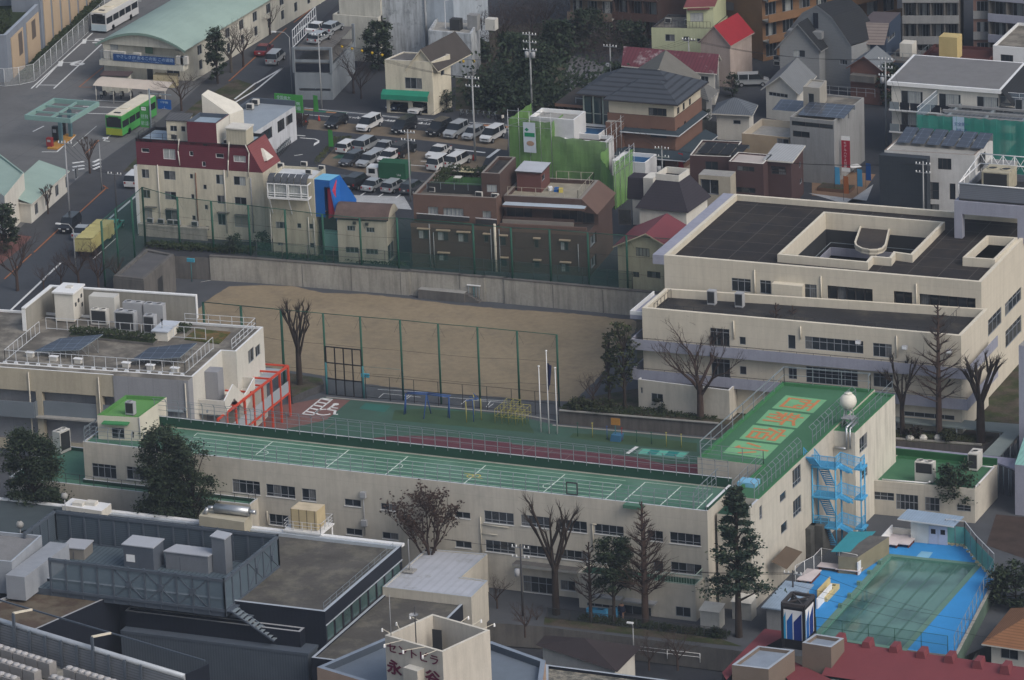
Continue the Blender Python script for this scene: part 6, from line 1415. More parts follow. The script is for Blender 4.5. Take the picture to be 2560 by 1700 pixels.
sd2=Bd('','','',[q[1]+aa((.01,.6)),q[1]+aa((4.2,.6)),q[1]+aa((4.2,13)),q[1]+aa((.01,13))],G,zt6-2,ad('pale_blue_render',(.36,.41,.47),ac=.9,ai=.08,aA=.3),aI,par=0,world=True,ae=eX.ae);sd2.wu(0,2.5,3.4,13,16,1,1);sd2.aD()
eR=aV('flat_house','stained white house with a glazed roof parapet and stair clutter beside the tower block','house',ah(1570,275),ah(1960,310),ah(1650,150),6.5,ex,aI,par=.5,pt=.3)
b=MB();p_=a6(eR.ar);
for k in range(3):b.aO(v3(p_[0],eR.z1-.5)+aa((3+k*2.4,3+.7*k,0)),1.5,1.2,1.6+.6*(k%2),(bO,bZ,b6)[k])
b.bar(v3(p_[0],eR.z1)+aa((2,1.5,0)),v3(p_[0],eR.z1)+aa((2,1.5,4)),.1,a9);b.bar(v3(p_[0],eR.z1+4)+aa((2,1.5,0)),v3(p_[0],eR.z1+4)+aa((6,2.5,1)),.1,a9);b.ab('roof_equipment',eR.ae)
gh=aV('shop_house','cream house with a green awning over two open garages across the street','house',ah(1172,542),ah(1603,565),ah(1340,470),HZ(ah(1603,565),ah(1590,1050),G)-G,db,aJ,w0=((ah(1355,705),ah(1515,815),3),(ah(1220,925),ah(1390,1030),1,1,{'depth':2.5,'gm':aU,'fm':bO}),(ah(1425,925),ah(1565,1040),1,1,{'depth':2.5,'gm':aU,'fm':bO})),w1=((ah(1685,640),ah(1718,680),1),),par=.15,pt=.2,rim=au)
b=MB();a=gh.hit(0,ah(1137,860),.9);c=gh.hit(0,ah(1565,890),.9);A_,B_,U_,N_=gh.frame(0);hG=ad('awning_teal_green',(.02,.2,.13),ac=.7);w_=U_*(c-a).dot(U_)
z__=a.z;b.ag([a-N_*.9+aa((0,0,.5)),a,a+w_,a+w_-N_*.9+aa((0,0,.5))],hG);b.ag([a,a+aa((0,0,-.7)),a+w_+aa((0,0,-.7)),a+w_],hG);b.ab('awning',gh.ae)
b=MB();p_=a6(gh.ar);g4=[p_[0]+aa((3.5,.5)),p_[1]+aa((.4,.5)),p_[2]+aa((.4,5)),p_[3]+aa((3.5,5))];cD(b,g4,gh.z1-.8,2.4,ad('brown_tile_roof',(.062,.055,.052),ac=.9,ai=.15,aR=('Y',.35,.2)),gh.wm,bI=.5,along=1);b.ab('tiled_roof',gh.ae)
yg=aV('tall_house','pale yellow-green house with dull red roof slopes and a roof terrace','house',ap(1270,250),ap(1820,262),ap(1420,130),HZ(ap(1920,240),ap(1915,505),G)-G+1.5,ad('yellow_green_render',(.42,.45,.3),ac=.9,ai=.05,aA=.15),bJ,w0=((ap(1395,312),ap(1485,378),2),(ap(1562,332),ap(1618,380),1),(ap(1685,350),ap(1720,382),1)),w1=((ap(1865,290),ap(1895,330),1),(ap(1935,240),ap(1975,250),1)),par=.3,pm=bw)
b=MB();gW=ad('dull_red_roof',(.15,.05,.055),ac=.8,ai=.1);pp=a6(yg.ar);q1=[pp[0]+aa((4.8,1.4)),pp[1]+aa((-.2,1.4)),pp[2]+aa((-.2,0)),pp[3]+aa((4.8,0))]
up=Bd('','','',q1,yg.z1-.3,yg.z1+2.9,yg.wm,gW,par=0,world=True,ae=yg.ae);up.win(0,ap(1625,120),ap(1745,195),3,1,curtain=(bS,0,1));up.aD()
cD(b,q1,up.z1,1.4,gW,yg.wm,bI=.3,along=0);A_,B_,U_,N_=up.frame(0);a=up.hit(0,ap(1600,95),.6);b.af(a-N_*.6,U_*3.1,N_*.6,(0,0,.25),gW);b.ab('red_roof',yg.ae)
b=MB();bF(b,[v3(pp[0]+aa((.3,.3)),yg.z1),v3(pp[1]+aa((-.3,.3)),yg.z1)],.9,bw,a3=.5,aP=(1.,.1),pw=.04);b.ab('terrace_railing',yg.ae)
for aT,p in(('left unit on the terrace of the yellow-green house',ap(1425,215)),('right unit on the terrace of the yellow-green house',ap(1605,228))):bv('outdoor_unit',aT,'outdoor unit',p,yg.z1-.28,.9,.35,.8,b6,az='small outdoor units')
rh=aV('small_house','pink-beige house with a steep bright red roof behind the yellow-green house','house',ap(1960,350),ap(2060,400),ap(2000,180),6.2,ad('pinkish_render',(.36,.3,.27),ac=.9,aA=.15),bz,w1=((ap(2100,385),ap(2135,420),1),(ap(2080,530),ap(2130,570),2)),hn=False)
rh.ar=a8(ap(1720,375),ap(1985,402),ap(1920,262),G+6.2);rh.h={i:[]for i in range(4)};rh.w=[];rh.aD();b=MB();cD(b,rh.ar,rh.z1,2.3,ad('bright_red_roof',(.24,.02,.028),ac=.7),rh.wm,bI=.3,along=1);b.ab('red_gable_roof',rh.ae)
ru=aV('old_house','low cream house under a peeling maroon metal roof with pale rust patches','house',ap(1025,590),ap(1845,660),ap(1070,480),4.6,au,bz,w0=((ap(1090,635),ap(1185,680),3),(ap(1690,690),ap(1790,750),3)),w1=((ap(1850,680),ap(1915,740),3),),hn=False);ru.aD()
b=MB();cD(b,ru.ar,ru.z1,1.6,ad('peeling_maroon_roof',(.115,.036,.048),ac=.85,ai=.12,aR=('X',.5,.2),a7=((.33,.3,.31),.62,.5)),ru.wm,bI=.4,along=0);b.ab('peeling_roof',ru.ae)
gt=aV('tiled_house','house under a broad grey tiled gable between the brick house and the maroon-roofed house','house',ap(1110,770),ap(1590,800),ap(1160,640),5.6,au,bz);b=MB();cD(b,gt.ar,gt.z1,2.6,ad('grey_tile_roof2',(.155,.15,.135),ac=.85,ai=.1,aR=('Y',.32,.4)),gt.wm,bI=1.2,along=1);b.ab('tiled_roof',gt.ae)
hP=aV('tiled_house','low annexe with a grey hipped tile roof behind the brick house corner','house',ap(1600,830),ap(1770,890),ap(1650,780),3.6,bZ,bz);b=MB();fG(b,hP.ar,hP.z1,1.4,hY,hP.wm,bI=.9);b.ab('tiled_roof',hP.ae)
dc=ad('red_brown_brick',(.165,.095,.072),ac=.9,ai=.1,scale=.5,a5=(0,.16,.02,.85,('X','Z')));zv=G+6.6;zvt=zv+3.
hg=ad('dark_slate_awning',(.036,.05,.062),ac=.7,ai=.1)
vq=a8(ap(1190,1130),ap(1490,1150),ap(1370,1020),zv)
v1=Bd('brick_villa','three-storey brick villa with cream upper floor and a dark blue hipped tile roof','house',vq,G,zv+1.2,dc,bz,par=0,world=True);x0,y0,x1,y1=vq[0].x-4.9,vq[0].y,vq[1].x,P(ap(1680,960),zv).y
v1.ar=[aa(p)for p in((x0-8.3,y0+2.2),(x0,y0+2.2),(x0,y0),(x1,y0),(x1,y1),(x0-8.3,y1))];v1.n=6;v1.h={i:[]for i in range(6)}
v1.win(2,ap(1260,1170),ap(1410,1262),2,1,fm=aq);v1.win(3,ap(1508,1170),ap(1530,1215),1,1,fm=aq);v1.win(3,ap(1570,1110),ap(1588,1160),1,1,fm=aq);v1.win(2,ap(1180,1400),ap(1395,1550),3,1,depth=1.5,fm=aq);v1.win(3,ap(1545,1370),ap(1585,1480),2,1,fm=aq);v1.aD()
v2=Bd('','','',[aa(p)for p in((x0-4.3,y0+2.25),(x0+.2,y0+2.25),(x0+.2,y0+.1),(x1-.1,y0+.1),(x1-.1,y1-.1),(x0-4.3,y1-.1))],zv+1.19,zvt,ad('villa_cream',(.5,.45,.36),ac=.9,ai=.05,aA=.1),bz,par=0,world=True,ae=v1.ae)
v2.win(2,ap(1242,980),ap(1410,1065),4,1,fm=aq);v2.win(3,ap(1505,985),ap(1528,1040),1,1,fm=aq);v2.win(3,ap(1556,945),ap(1577,1000),1,1,fm=aq);v2.win(3,ap(1613,905),ap(1633,950),1,1,fm=aq);v2.aD()
b=MB()
for k in range(3):xx=x0-3.9+k*1.35;b.af((xx,y0+1.75,G+5.6),(.95,0,0),(0,.5,0),(0,0,3.6),ad('bay_green_glass',(.03,.055,.06),ac=.1,cV=.6));b.af((xx-.2,y0+1.7,G+5.4),(.2,0,0),(0,.5,0),(0,0,4.),ad('sage_frame',(.33,.37,.32)));b.af((xx,y0+1.72,G+6.9),(.95,0,0),(0,.5,0),(0,0,.12),ad('sage_frame',(.33,.37,.32)))
b.af((x0+.15,y0+1.7,G+5.4),(.25,0,0),(0,.5,0),(0,0,4.),ad('sage_frame',(.33,.37,.32)));b.ab('bay_window',v1.ae)
b=MB();fG(b,[(x0-4.3,y0+2.2),(x1,y0+.8),(x1,y1),(x0-4.3,y1)]if False else[(x0-4.,y0+1.6),(x1,y0+1.6),(x1,y1),(x0-4.,y1)],zvt,2.6,fk,aq,bI=.8);fG(b,[(x0+.5,y0),(x1,y0),(x1,y0+6),(x0+.5,y0+6)],zvt+.02,2.,fk,aq,bI=.8);b.ab('hipped_roof',v1.ae)
b=MB()
for(xa,ya,w_,m_)in((x0-8.3,y0+1.,2.2,dc),(x0-6.1,y0+.8,1.5,dc),(x0+.1,y0-1.,1.,dc),(x0+1.1,y0-.6,1.2,dc)):b.af((xa,ya,G),(w_,0,0),(0,1.6,0),(0,0,6.8 if xa>x0-6.2 else 5.6),m_,aI)
b.ab('brick_pier',v1.ae)
b=MB()
def ge(b,x0,y0,x1,y1,z,bA,dz,sides=(1,1)):
 b.ag([(x0,y0,z),(x1,y0,z),(x1+bA,y0-bA,z-dz),(x0,y0-bA,z-dz)],hg);b.ag([(x1,y0,z),(x1,y1,z),(x1+bA,y1,z-dz),(x1+bA,y0-bA,z-dz)],hg)
 b.ag([(x0,y0-bA,z-dz-.15),(x1+bA,y0-bA,z-dz-.15),(x1+bA,y0-bA,z-dz),(x0,y0-bA,z-dz)],a9);b.ag([(x1+bA,y0-bA,z-dz-.15),(x1+bA,y1,z-dz-.15),(x1+bA,y1,z-dz),(x1+bA,y0-bA,z-dz)],a9)
ge(b,x0+2.,y0-.05,x1+.05,y1,zv-.6,.8,.35);ge(b,x0+1.6,y0-.3,x1+.4,y1,G+3.4,1.8,.7);ge(b,x0-4.6,y0+1.6,x0+.2,y0+2,G+5.4,.5,.2);b.ab('skirt_roof',v1.ae)
b=MB();b.ag([(x0-8.2,y0+2.3,zv+.02),(x0-4.3,y0+2.3,zv+.02),(x0-4.3,y1,zv+.02),(x0-8.2,y1,zv+.02)],au);b.af((x0-8.3,y0+2.2,zv),(4,0,0),(0,.2,0),(0,0,.8),db);b.aO((x0-5.3,y0+3,zv+.1),1,.8,.8,db);b.ab('roof_terrace',v1.ae)
ts=aV('store_house','small white store with a blue-grey tiled roof behind a block wall','house',ap(1865,1035),ap(2160,1050),ap(1905,960),3.6,au,bz,w0=((ap(2015,1095),ap(2085,1135),1),));b=MB();fG(b,ts.ar,ts.z1,1.6,ad('slate_tile',(.11,.125,.145),ac=.7,aR=('X',.3,.35)),ts.wm,bI=.6);b.ab('tiled_roof',ts.ae)
b=MB();a,c=G3(ap(1660,1205)),G3(ap(2110,1250));b.af(a,c-a,(0,.15,0),(0,0,1.8),ad('block_wall',(.21,.2,.17),ac=.95,ai=.15,aA=.4,a5=(.4,.2,.02,.8,('X','Z'))));b.ab('block_wall',ao='stained concrete block wall behind the brick villa and the maroon house',ba='wall')
# grey gambrel house with black roofs (rear and front)
dZ=ad('pale_grey_siding',(.215,.225,.235),ac=.85,ai=.05,scale=.4,a5=(0,.45,.03,.88,('X','Z')));d4=ad('black_slate_roof',(.022,.024,.028),ac=.75,ai=.1,aR=('Z',.25,.2))
def h5(name,ao,q,h,hr,bI,cut=.28):
 s=Bd(name,ao,'house',q,G,G+h,dZ,d4,par=0,world=True);s.isg=1;p=s.ar;w_=(p[1]-p[0]);D=p[3]-p[0];b=MB()
 pr=[(0,h),(cut,h+hr*.72),(.5,h+hr),(1-cut,h+hr*.72),(1,h)];aM=[(p[0]+w_*t,G+z)for t,z in pr]
 b.ag([v3(a,z)for a,z in reversed(aM)][::-1],dZ);b.ag([v3(a+D,z)for a,z in aM][::-1],dZ)
 for(a,za),(c,zc)in zip(aM,aM[1:]):e=D.normalized()*bI;T=aa((0,0,.15));b.ag([v3(a-e,za)+T,v3(c-e,zc)+T,v3(c+D,zc)+T,v3(a+D,za)+T][::1],d4);b.ag([v3(a-e,za)-T,v3(c-e,zc)-T,v3(c-e,zc)+T,v3(a-e,za)+T],dZ)
 s.rb=b;return s
g1=h5('gambrel_house','grey siding house with a big black gambrel roof and a gable balcony, at the back',a8(av(150,330),av(760,420),av(420,250),G+6.2),6.2,5.,.1)
g1.win(0,av(225,160),av(245,210),1,1)if False else None;g1.win(0,av(650,540),av(722,595),3,1);g1.aD(roof=False)
mid=(g1.ar[0]+g1.ar[1])/2;g1.rb.af(v3(mid,G+8)+aa((-.6,-.03,0)),(.9,0,0),(0,.04,0),(0,0,2.2),ed);g1.rb.af(v3(mid,G+6.8)+aa((-4.,-1.2,0)),(5,0,0),(0,1.2,0),(0,0,1.),dZ);g1.rb.ab('gambrel_roof',g1.ae)
g2=aV('gambrel_house','grey siding house with black roof slopes and two skylights, in front of its larger twin','house',av(105,415),av(465,430),av(300,300),6.,dZ,d4,w0=((av(230,455),av(340,525),2,1,{'curtain':(bS,0,.5)}),),w1=((av(535,600),av(570,640),1),(av(590,550),av(612,590),1)))
b=MB();cD(b,g2.ar,g2.z1,3.2,d4,dZ,bI=.5,along=1);b.ab('black_roof',g2.ae)
for k,(x,y)in enumerate(((512,400),(568,352))):pass
for aT,p in(('upper unit stacked on the wall of the grey siding house',av(80,550)),('lower unit stacked on the wall of the grey siding house',av(85,600))):bv('outdoor_unit',aT,'outdoor unit',p,G+(3.2 if 'upper' in aT else 1.6),.9,.4,.7,b6,az='small outdoor units')
bh=aV('blue_house','dark blue house with a brownish lean-to roof and a railed roof balcony','house',av(822,352),av(1075,360),av(960,225),6.4,ad('dark_blue_siding',(.036,.052,.085),ac=.7,ai=.08,aR=('XY',.3,.15)),ad('plum_roof',(.095,.082,.09),ac=.7),w1=((av(1090,270),av(1160,330),3),));A_,B_,U_,N_=bh.frame(0)
b=MB();p_=a6(bh.ar);b.ag([v3(p_[0],bh.z1-.6)+aa((0,-.7,0)),v3(p_[1],bh.z1-.6)+aa((0,-.7,0)),v3(p_[1],bh.z1+1.9)+aa((0,1.6,0)),v3(p_[0],bh.z1+1.9)+aa((0,1.6,0))],ad('brown_striped_roof',(.19,.16,.15),ac=.6,aR=('Z',.35,.35)));b.bj([p_[0]+aa((0,1.6)),p_[1]+aa((0,1.6)),p_[2],p_[3]],bh.z1-.01,bh.z1+1.9,bh.wm,bh.rm)
b.af(v3(p_[1],bh.z1-3.2),(4.6,0,0),v3(p_[2]-p_[1],0)*.8,(0,0,.3),aJ);b.af(v3(p_[1],G),(4.4,0,0),v3(p_[2]-p_[1],0)*.8,(0,0,bh.z1-3.2-G-.01),bh.wm);b.ab('upper_floor',bh.ae)
b=MB();e_=v3(p_[1],bh.z1-2.9);bF(b,[e_+aa((.2,.1,0)),e_+aa((4.5,.1,0)),e_+aa((4.5,5,0))],1.1,aH,a3=1.1,aP=(1,.1));b.aO(e_+aa((2.2,3,0)),1.8,2,1.9,au);b.ab('roof_balcony',bh.ae)
bs=aV('brick_house','small reddish brick house with a grey ribbed gable roof and a front balcony','house',av(750,600),av(1020,625),av(850,515),5.2,ad('rosy_brick',(.15,.075,.062),ac=.9,ai=.1),aJ,w0=((av(760,660),av(880,750),3,1,{'fm':aq}),));b=MB();cD(b,bs.ar,bs.z1,1.5,ad('grey_seam_roof',(.15,.165,.18),ac=.6,ai=.08,aR=('Y',.5,.2)),bs.wm,bI=.5,along=1);b.ab('ribbed_roof',bs.ae)
b=MB();A_,B_,U_,N_=bs.frame(0);a=bs.hit(0,av(745,740),1.2);b.af(a-N_*1.19,U_*3.6,N_*1.19,(0,0,.9),aJ);b.ab('balcony',bs.ae)
hm=aV('tiled_house','low house with a pale ribbed roof in front of the grey siding houses','house',av(-20,790),av(260,830),av(120,640),4.4,au,aJ,w0=((av(5,835),av(180,895),5),));b=MB();cD(b,hm.ar,hm.z1,1.8,ad('pale_seam_roof',(.17,.18,.19),ac=.6,ai=.08,aR=('Y',.45,.25)),hm.wm,bI=.6,along=1);b.ab('ribbed_roof',hm.ae)
hT=ad('ochre_brick',(.2,.115,.062),ac=.9,ai=.1,scale=.6)
def dr(name,ao,FL,FR,h,ee,wm,bm,fl=3.,n=5,fe=1.6,m2=None,base=G,iE=0):
 a,c=P(FL,base).xy,P(FR,base).xy;u=(c-a).normalized();L=(c-a).length;v=aa((-u.y,u.x))
 s=Bd(name,ao,'building',[a,c,c+v*ee,a+v*ee],base,base+h,wm,bJ,par=.5,world=True);k=0
 while base+.6+k*fl+2.2<base+h:
  for j in range(n):w_=L/n;s.wu(0,j*w_+w_*.18,j*w_+w_*.82,base+.5+k*fl,base+.5+k*fl+1.9,3,1,curtain=(bS,.1*((j*7+k*3)%5),.5+.1*((j+k)%5))if(j+k)%2 else None)
  for j in range(iE):w_=ee/iE;s.wu(1,j*w_+w_*.3,j*w_+w_*.65,base+.9+k*fl,base+.9+k*fl+1.3,2,1)
  k+=1
 s.aD();b=MB()
 for j in range(1,k):b.af(v3(a-v*fe,base+j*fl-.1),v3(u*L,0),v3(v*.12,0),(0,0,1.15),bm);b.af(v3(a-v*(fe-.121),base+j*fl-.1),v3(u*L,0),v3(v*(fe-.13),0),(0,0,.15),aI)
 for j in range(n+1):
  if m2:b.af(v3(a-v*(fe-.122)+u*(L-.2)*j/n,base),v3(u*.2,0),v3(v*(fe-.13),0),(0,0,k*fl),m2)
 b.ab('balcony',s.ae);return s
dr('apartment_block','ochre brick apartment block with long balconies behind the grey gambrel house',ap(2290,560),av(1180,300),19,12,hT,hT,n=8,m2=None)
dr('apartment_block','grey-white apartment block with dark balcony fronts behind the red-roofed house',ap(1930,420),ap(2280,470),16,10,au,aJ,n=3)
dr('apartment_block','brown apartment block half hidden by trees at the back, taller part',ap(960,330),ap(1370,360),14,10,ad('dark_brown_tile',(.085,.05,.042),ac=.85),ad('dark_brown_tile',(.085,.05,.042)),n=3,m2=do)
dr('apartment_block','dull beige-brown apartment block with wide glazing behind the park trees',ap(540,330),ap(945,350),14,10,ad('dull_beige_tile',(.16,.125,.1),ac=.85),ad('dull_beige_tile',(.16,.125,.1)),n=3)
dr('apartment_block','concrete apartment block with red doors and grey balconies behind the flat white building',av(1235,560),av(1750,560),17,12,aJ,bZ,n=4,m2=aJ)
dr('apartment_block','pink-brown tiled tower with narrow balconies near the upper corner',av(1875,540),av(2040,540),18,12,ad('pink_tile',(.215,.135,.115),ac=.85,ai=.06),bZ,n=1,fe=.3)
dr('apartment_block','dark grey apartment block beside the pink-brown tower',av(2045,540),av(2700,600),19,14,aJ,bG,n=4,m2=aJ)
wr=aV('low_house','rusty dark red metal-clad roofs with a yellow roof hut behind the flat white building','house',av(1380,520),av(1990,560),av(1520,400),5,ad('rust_red_metal',(.075,.028,.026),ac=.8,aR=('Y',.5,.4)),ad('rust_red_metal',(.075,.028,.026)),par=.4);b=MB();b.aO(P(av(1665,520),wr.z1-.4),2.6,2.2,3.1,ad('straw_yellow',(.48,.38,.18),ac=.8));b.ab('roof_hut',wr.ae)
fw=aV('flat_house','white flat-roofed building cut by the upper edge of the view','building',av(2050,415),av(2420,445),av(2275,205),6.5,ak,bJ,w0=((av(2120,495),av(2235,568),3,1,{'fm':aq}),),par=.35,rim=ak);fw.rm=gz
zq=G+9.4;aw=Bd('apartment_building','white apartment building with a flat grey gravel roof and glazed balconies','building',a8(av(1125,770),av(2100,845),av(1350,540),zq),G,zq,au,aI,par=0.,world=True)
for dw in(zq-2.7,zq-5.7):
 for k in range(4):aw.wu(0,1.3+k*5.2,4.3+k*5.2,dw,dw+2.,3,1,curtain=(bS,.3,.9))
aw.aD();pp=a6(aw.ar)
b=MB();o_=a2(pp,-.5);b.bj(o_,zq+.004,zq+.5,ak);b.ab('roof_slab',aw.ae);b=MB();b.b1(a2(o_,.35),zq+.51,ad('grey_gravel_roof',(.17,.17,.175),ac=1,ai=.1,fine=.1,a7=((.2,.18,.14),.66,.15)));b.ab('roof',aw.ae)
b=MB();A_,B_,U_,N_=aw.frame(0)
for dw in(zq-3.,zq-6.):
 b.af(v3(A_,dw-.2)+N_*.004,U_*((B_-A_).length*.9),N_*1.2,(0,0,.2),ak)
 for k in range(14):b.af(v3(A_,dw)+N_*1.1+U_*(.1+k*1.42),U_*1.3,N_*.06,(0,0,1.),ed if k%3 else aH)
b.ab('balcony',aw.ae)
b=MB();q_=v3(pp[2],zq);b.ag([v3(pp[1],zq+.5)+aa((.5,-.5,0)),v3(pp[1],zq-1.6)+aa((2.2,-.5,0)),v3(pp[2],zq-1.6)+aa((2.2,.5,0)),v3(pp[2],zq+.5)+aa((.5,.5,0))],d4);b.ab('side_slope',aw.ae)
fP=ad('teal_sheet',(.03,.22,.18),ac=.7,eF=.9,ai=.12,scale=.5,aA=.15)
st=ay('construction_site','steel-framed building under construction wrapped in teal safety sheets','building site',G3(av(1800,1560)));bN=G+8.2;a,c=P(av(1360,1045),bN),P(av(2500,1120),bN)
b=MB();n=24
for k in range(n):
 f,g=k/n,(k+1)/n;p_,q_=a+(c-a)*f,a+(c-a)*g;w1_,w2_=.04*math.sin(k*2.1),.04*math.sin((k+1)*2.1);
 if k in(7,8):continue
 b.ag([aa((p_.x,p_.y+w1_,G)),aa((q_.x,q_.y+w2_,G)),aa((q_.x,q_.y+w2_,bN+.1*math.sin(k*3+3))),aa((p_.x,p_.y+w1_,bN+.1*math.sin(k*3)))],fP)
b.ab('safety_sheet',st)
b=MB();p_,q_=a+(c-a)*(6.9/n),a+(c-a)*(9.1/n);M_LB=ad('pale_blue_banner',(.36,.47,.6),ac=.7);b.ag([aa((p_.x,p_.y-.1,bN-2.6)),aa((q_.x,q_.y-.1,bN-2.6)),aa((q_.x,q_.y-.1,bN+.1)),aa((p_.x,p_.y-.1,bN+.1))],M_LB);bb_=b.ab('banner',st)
c3(st,'安全第一',(p_.x+.25,p_.y-.13,bN-1.1),UX,(0,0,1),.55,ad('navy_print',(.03,.08,.25)),name='lettering',ef=.9)
c3(st,'新築工事',(p_.x+.5,p_.y-.13,bN-1.8),UX,(0,0,1),.4,ad('navy_print',(.03,.08,.25)),name='lettering',ef=.9)
cX=P(av(1660,870),bN).y-a.y;b=MB()
b.ag([aa((a.x+2,a.y+1.5,bN-1)),aa((c.x,a.y+1.5,bN-1)),aa((c.x,a.y+cX,bN-1)),aa((a.x+2,a.y+cX,bN-1))],ad('deck_steel',(.16,.175,.19),ac=.5,ai=.1,aR=('X',.6,.3)))
for k in range(6):b.af(aa((a.x+3+k*5,a.y+1.5,bN-.99)),(.3,0,0),(0,cX-1.5,0),(0,0,.3),aH)
for k in range(4):b.af(aa((a.x+2,a.y+2+k*cX/4,bN-.7)),(30,0,0),(0,.3,0),(0,0,.3),bZ)
b.ab('steel_deck',st)
b=MB()
for yy in(a.y-.3,a.y+cX):
 for k in range(18):x=a.x+k*1.8;b.aG((x,yy,G),(x,yy,bN+(1. if yy>a.y else .4)),.025,.025,a9 if yy>a.y else fP,4)
for f in(.4,1.):b.bar((a.x,a.y+cX,bN+f),(a.x+31,a.y+cX,bN+f),.06,a9);b.bar((a.x,a.y,bN+f),(a.x,a.y+cX,bN+f),.06,a9)
b.ag([(a.x+4,a.y+cX,bN-1),(a.x+31,a.y+cX,bN-1),(a.x+31,a.y+cX,bN+1),(a.x+4,a.y+cX,bN+1)],net('blue_grey_net',(.18,.25,.32),.45));b.ag([(a.x,a.y,bN-1),(a.x,a.y+cX,bN-1),(a.x,a.y+cX,bN+1),(a.x,a.y,bN+1)],net('blue_grey_net',(.18,.25,.32),.45));b.ab('scaffold',st)
def eM(t,o,nx,ny,w_,d_,z0,gY,gapx=0.,m=iL):
 b=MB()
 for i in range(nx):p=o+aa((i*(w_+gapx),0,0));b.ag([aa((p.x,p.y,z0)),aa((p.x+w_,p.y,z0)),aa((p.x+w_,p.y+d_,z0+gY)),aa((p.x,p.y+d_,z0+gY))],m);b.af(aa((p.x,p.y+d_,z0-.1)),(w_,0,0),(0,.05,0),(0,0,gY),aH)
 b.ab('solar_panel',t)
ev=G+8.6;sg=Bd('flat_house','smooth grey house with roof solar panels and a tall red banner on its side','house',a8(av(200,1065),av(600,1105),av(480,850),ev),G,ev,bZ,bJ,par=.25,pt=.2,world=True,rim=aI)
sg.win(0,av(215,1100),av(592,1180),3,1,fm=aq);sg.win(0,av(225,1190),av(380,1260),2,1,fm=aq);sg.win(1,av(728,1025),av(742,1080),1,1);sg.win(1,av(738,1405),av(750,1455),1,1);sg.aD()
eM(sg.ae,v3(sg.ar[0],0)+aa((.8,.8,0)),3,1,2.1,4.5,ev+.1,.5);hb=Bd('','','',a8(av(320,790),av(470,805),av(385,718),ev+2.5),ev-.3,ev+2.5,ad('warm_grey',(.3,.285,.255),ac=.9),aI,par=.2,world=True,ae=sg.ae);hb.win(0,av(365,850),av(420,950),1,1,name='door');hb.aD()
b=MB();p_=a6(sg.ar);bF(b,[v3(p_[3],ev),v3(p_[3],ev)+aa((7.5,0,0))],1.1,bC,a3=1.2,aP=(1,.5),pw=.04);b.ab('roof_railing',sg.ae)
ban=ay('banner','tall red banner with white bands hanging on the grey solar house wall','banner',sg.hit(1,av(700,1510),.5));a=sg.hit(1,av(668,1240),.35);c=sg.hit(1,av(732,1515),.35);u_=sg.frame(1)[2];a0_=a;wv=UX*1.15;b=MB();b.af(aa((a.x,a.y,c.z)),wv,(0,.04,0),(0,0,a.z-c.z),ak);b.af(aa((a.x-.003,a.y-.006,c.z+.55)),wv+UX*.006,(0,.05,0),(0,0,a.z-c.z-1.1),ad('banner_red',(.3,.012,.03),ac=.7));b.ab('cloth',ban)
for k,ch in enumerate('モデルハウス公開中'):c3(ban,ch,(a.x+.33,a.y-.03,a.z-1.05-k*.46),UX,(0,0,1),.42,ak,bQ=0.)
nb=aV('flat_house','beige low house with a planted roof terrace left of the grey solar house','house',av(-240,1215),av(195,1255),av(-60,1080),5.6,ad('tan_render',(.33,.26,.18),ac=.9),aI,par=.9,pm=ad('pale_beige',(.42,.37,.3)),w0=((av(80,1260),av(190,1340),2),));eM(nb.ae,v3(nb.ar[3],0)+aa((1.5,0,0)),2,1,2.4,3.5,nb.z1+1.3,.5)
gL=G+9.4;sw=Bd('flat_house','white house with a dark end wall and six tilted solar panels on its flat roof','house',a8(av(1062,1368),av(1885,1415),av(1235,1205),gL),G,gL,ak,aI,par=.2,pt=.2,world=True,rim=ad('brown_trim',(.2,.16,.13)))
sw.wm=ad('white_house_wall',(.5,.5,.5),ac=.8,aA=.15);sw.win(0,av(1548,1440),av(1672,1550),3,1,fm=aq);sw.win(0,aK(1438,125),aK(1560,290),2,2,fm=aq);sw.win(0,aK(1435,325),aK(1560,400),2,1,fm=aq);sw.win(1,av(1910,1450),av(1985,1500),3,1,fm=aq);sw.win(0,aK(1655,140),aK(1710,290),1,1,fm=aq);sw.aD()
b=MB();b.af(v3(sw.ar[0],G)+aa((-.3,-1.3,0)),(6.3,0,0),(0,1.29,0),(0,0,gL-G-.3),ad('dark_panel_wall',(.035,.042,.052),ac=.6,a5=(.6,.6,.02,.7,('X','Z'))));b.ab('dark_end_wall',sw.ae);eM(sw.ae,v3(sw.ar[3],0)+aa((.8,-5.2,0)),6,1,1.7,4.,gL+.25,.9,.25)
b=MB();b.af(v3(sw.ar[1],gL-3.4)+aa((.01,3,0)),(3.4,0,0),(0,4,0),(0,0,.9),aI,bZ);b.ab('side_balcony',sw.ae)
gc=ad('plum_brown_siding',(.075,.045,.045),ac=.8,ai=.06)
k1=aV('flat_house','plum-brown flat house with black louvred roof and a curved stair rail','house',ap(1620,1415),ap(1990,1430),ap(1730,1275),5.6,gc,bJ,par=.25,rim=au,w0=((ap(1760,1470),ap(1880,1560),2,1,{'fm':aq}),));eM(k1.ae,v3(k1.ar[0],0)+aa((.6,1.2,0)),4,1,1.35,3.6,k1.z1+.1,.4,.15,aU)
k2=aV('flat_house','plum-brown house with a pale flat roof, a skylight and brown window frames','house',ap(1975,1470),ap(2290,1495),ap(2060,1385),6.4,gc,ad('pinkish_flat_roof',(.4,.36,.34),ac=.8),par=.2,rim=au,w0=((ap(2050,1510),ap(2210,1568),3,1,{'fm':aq}),(be(2040,170),be(2220,235),3,1,{'fm':aq})))
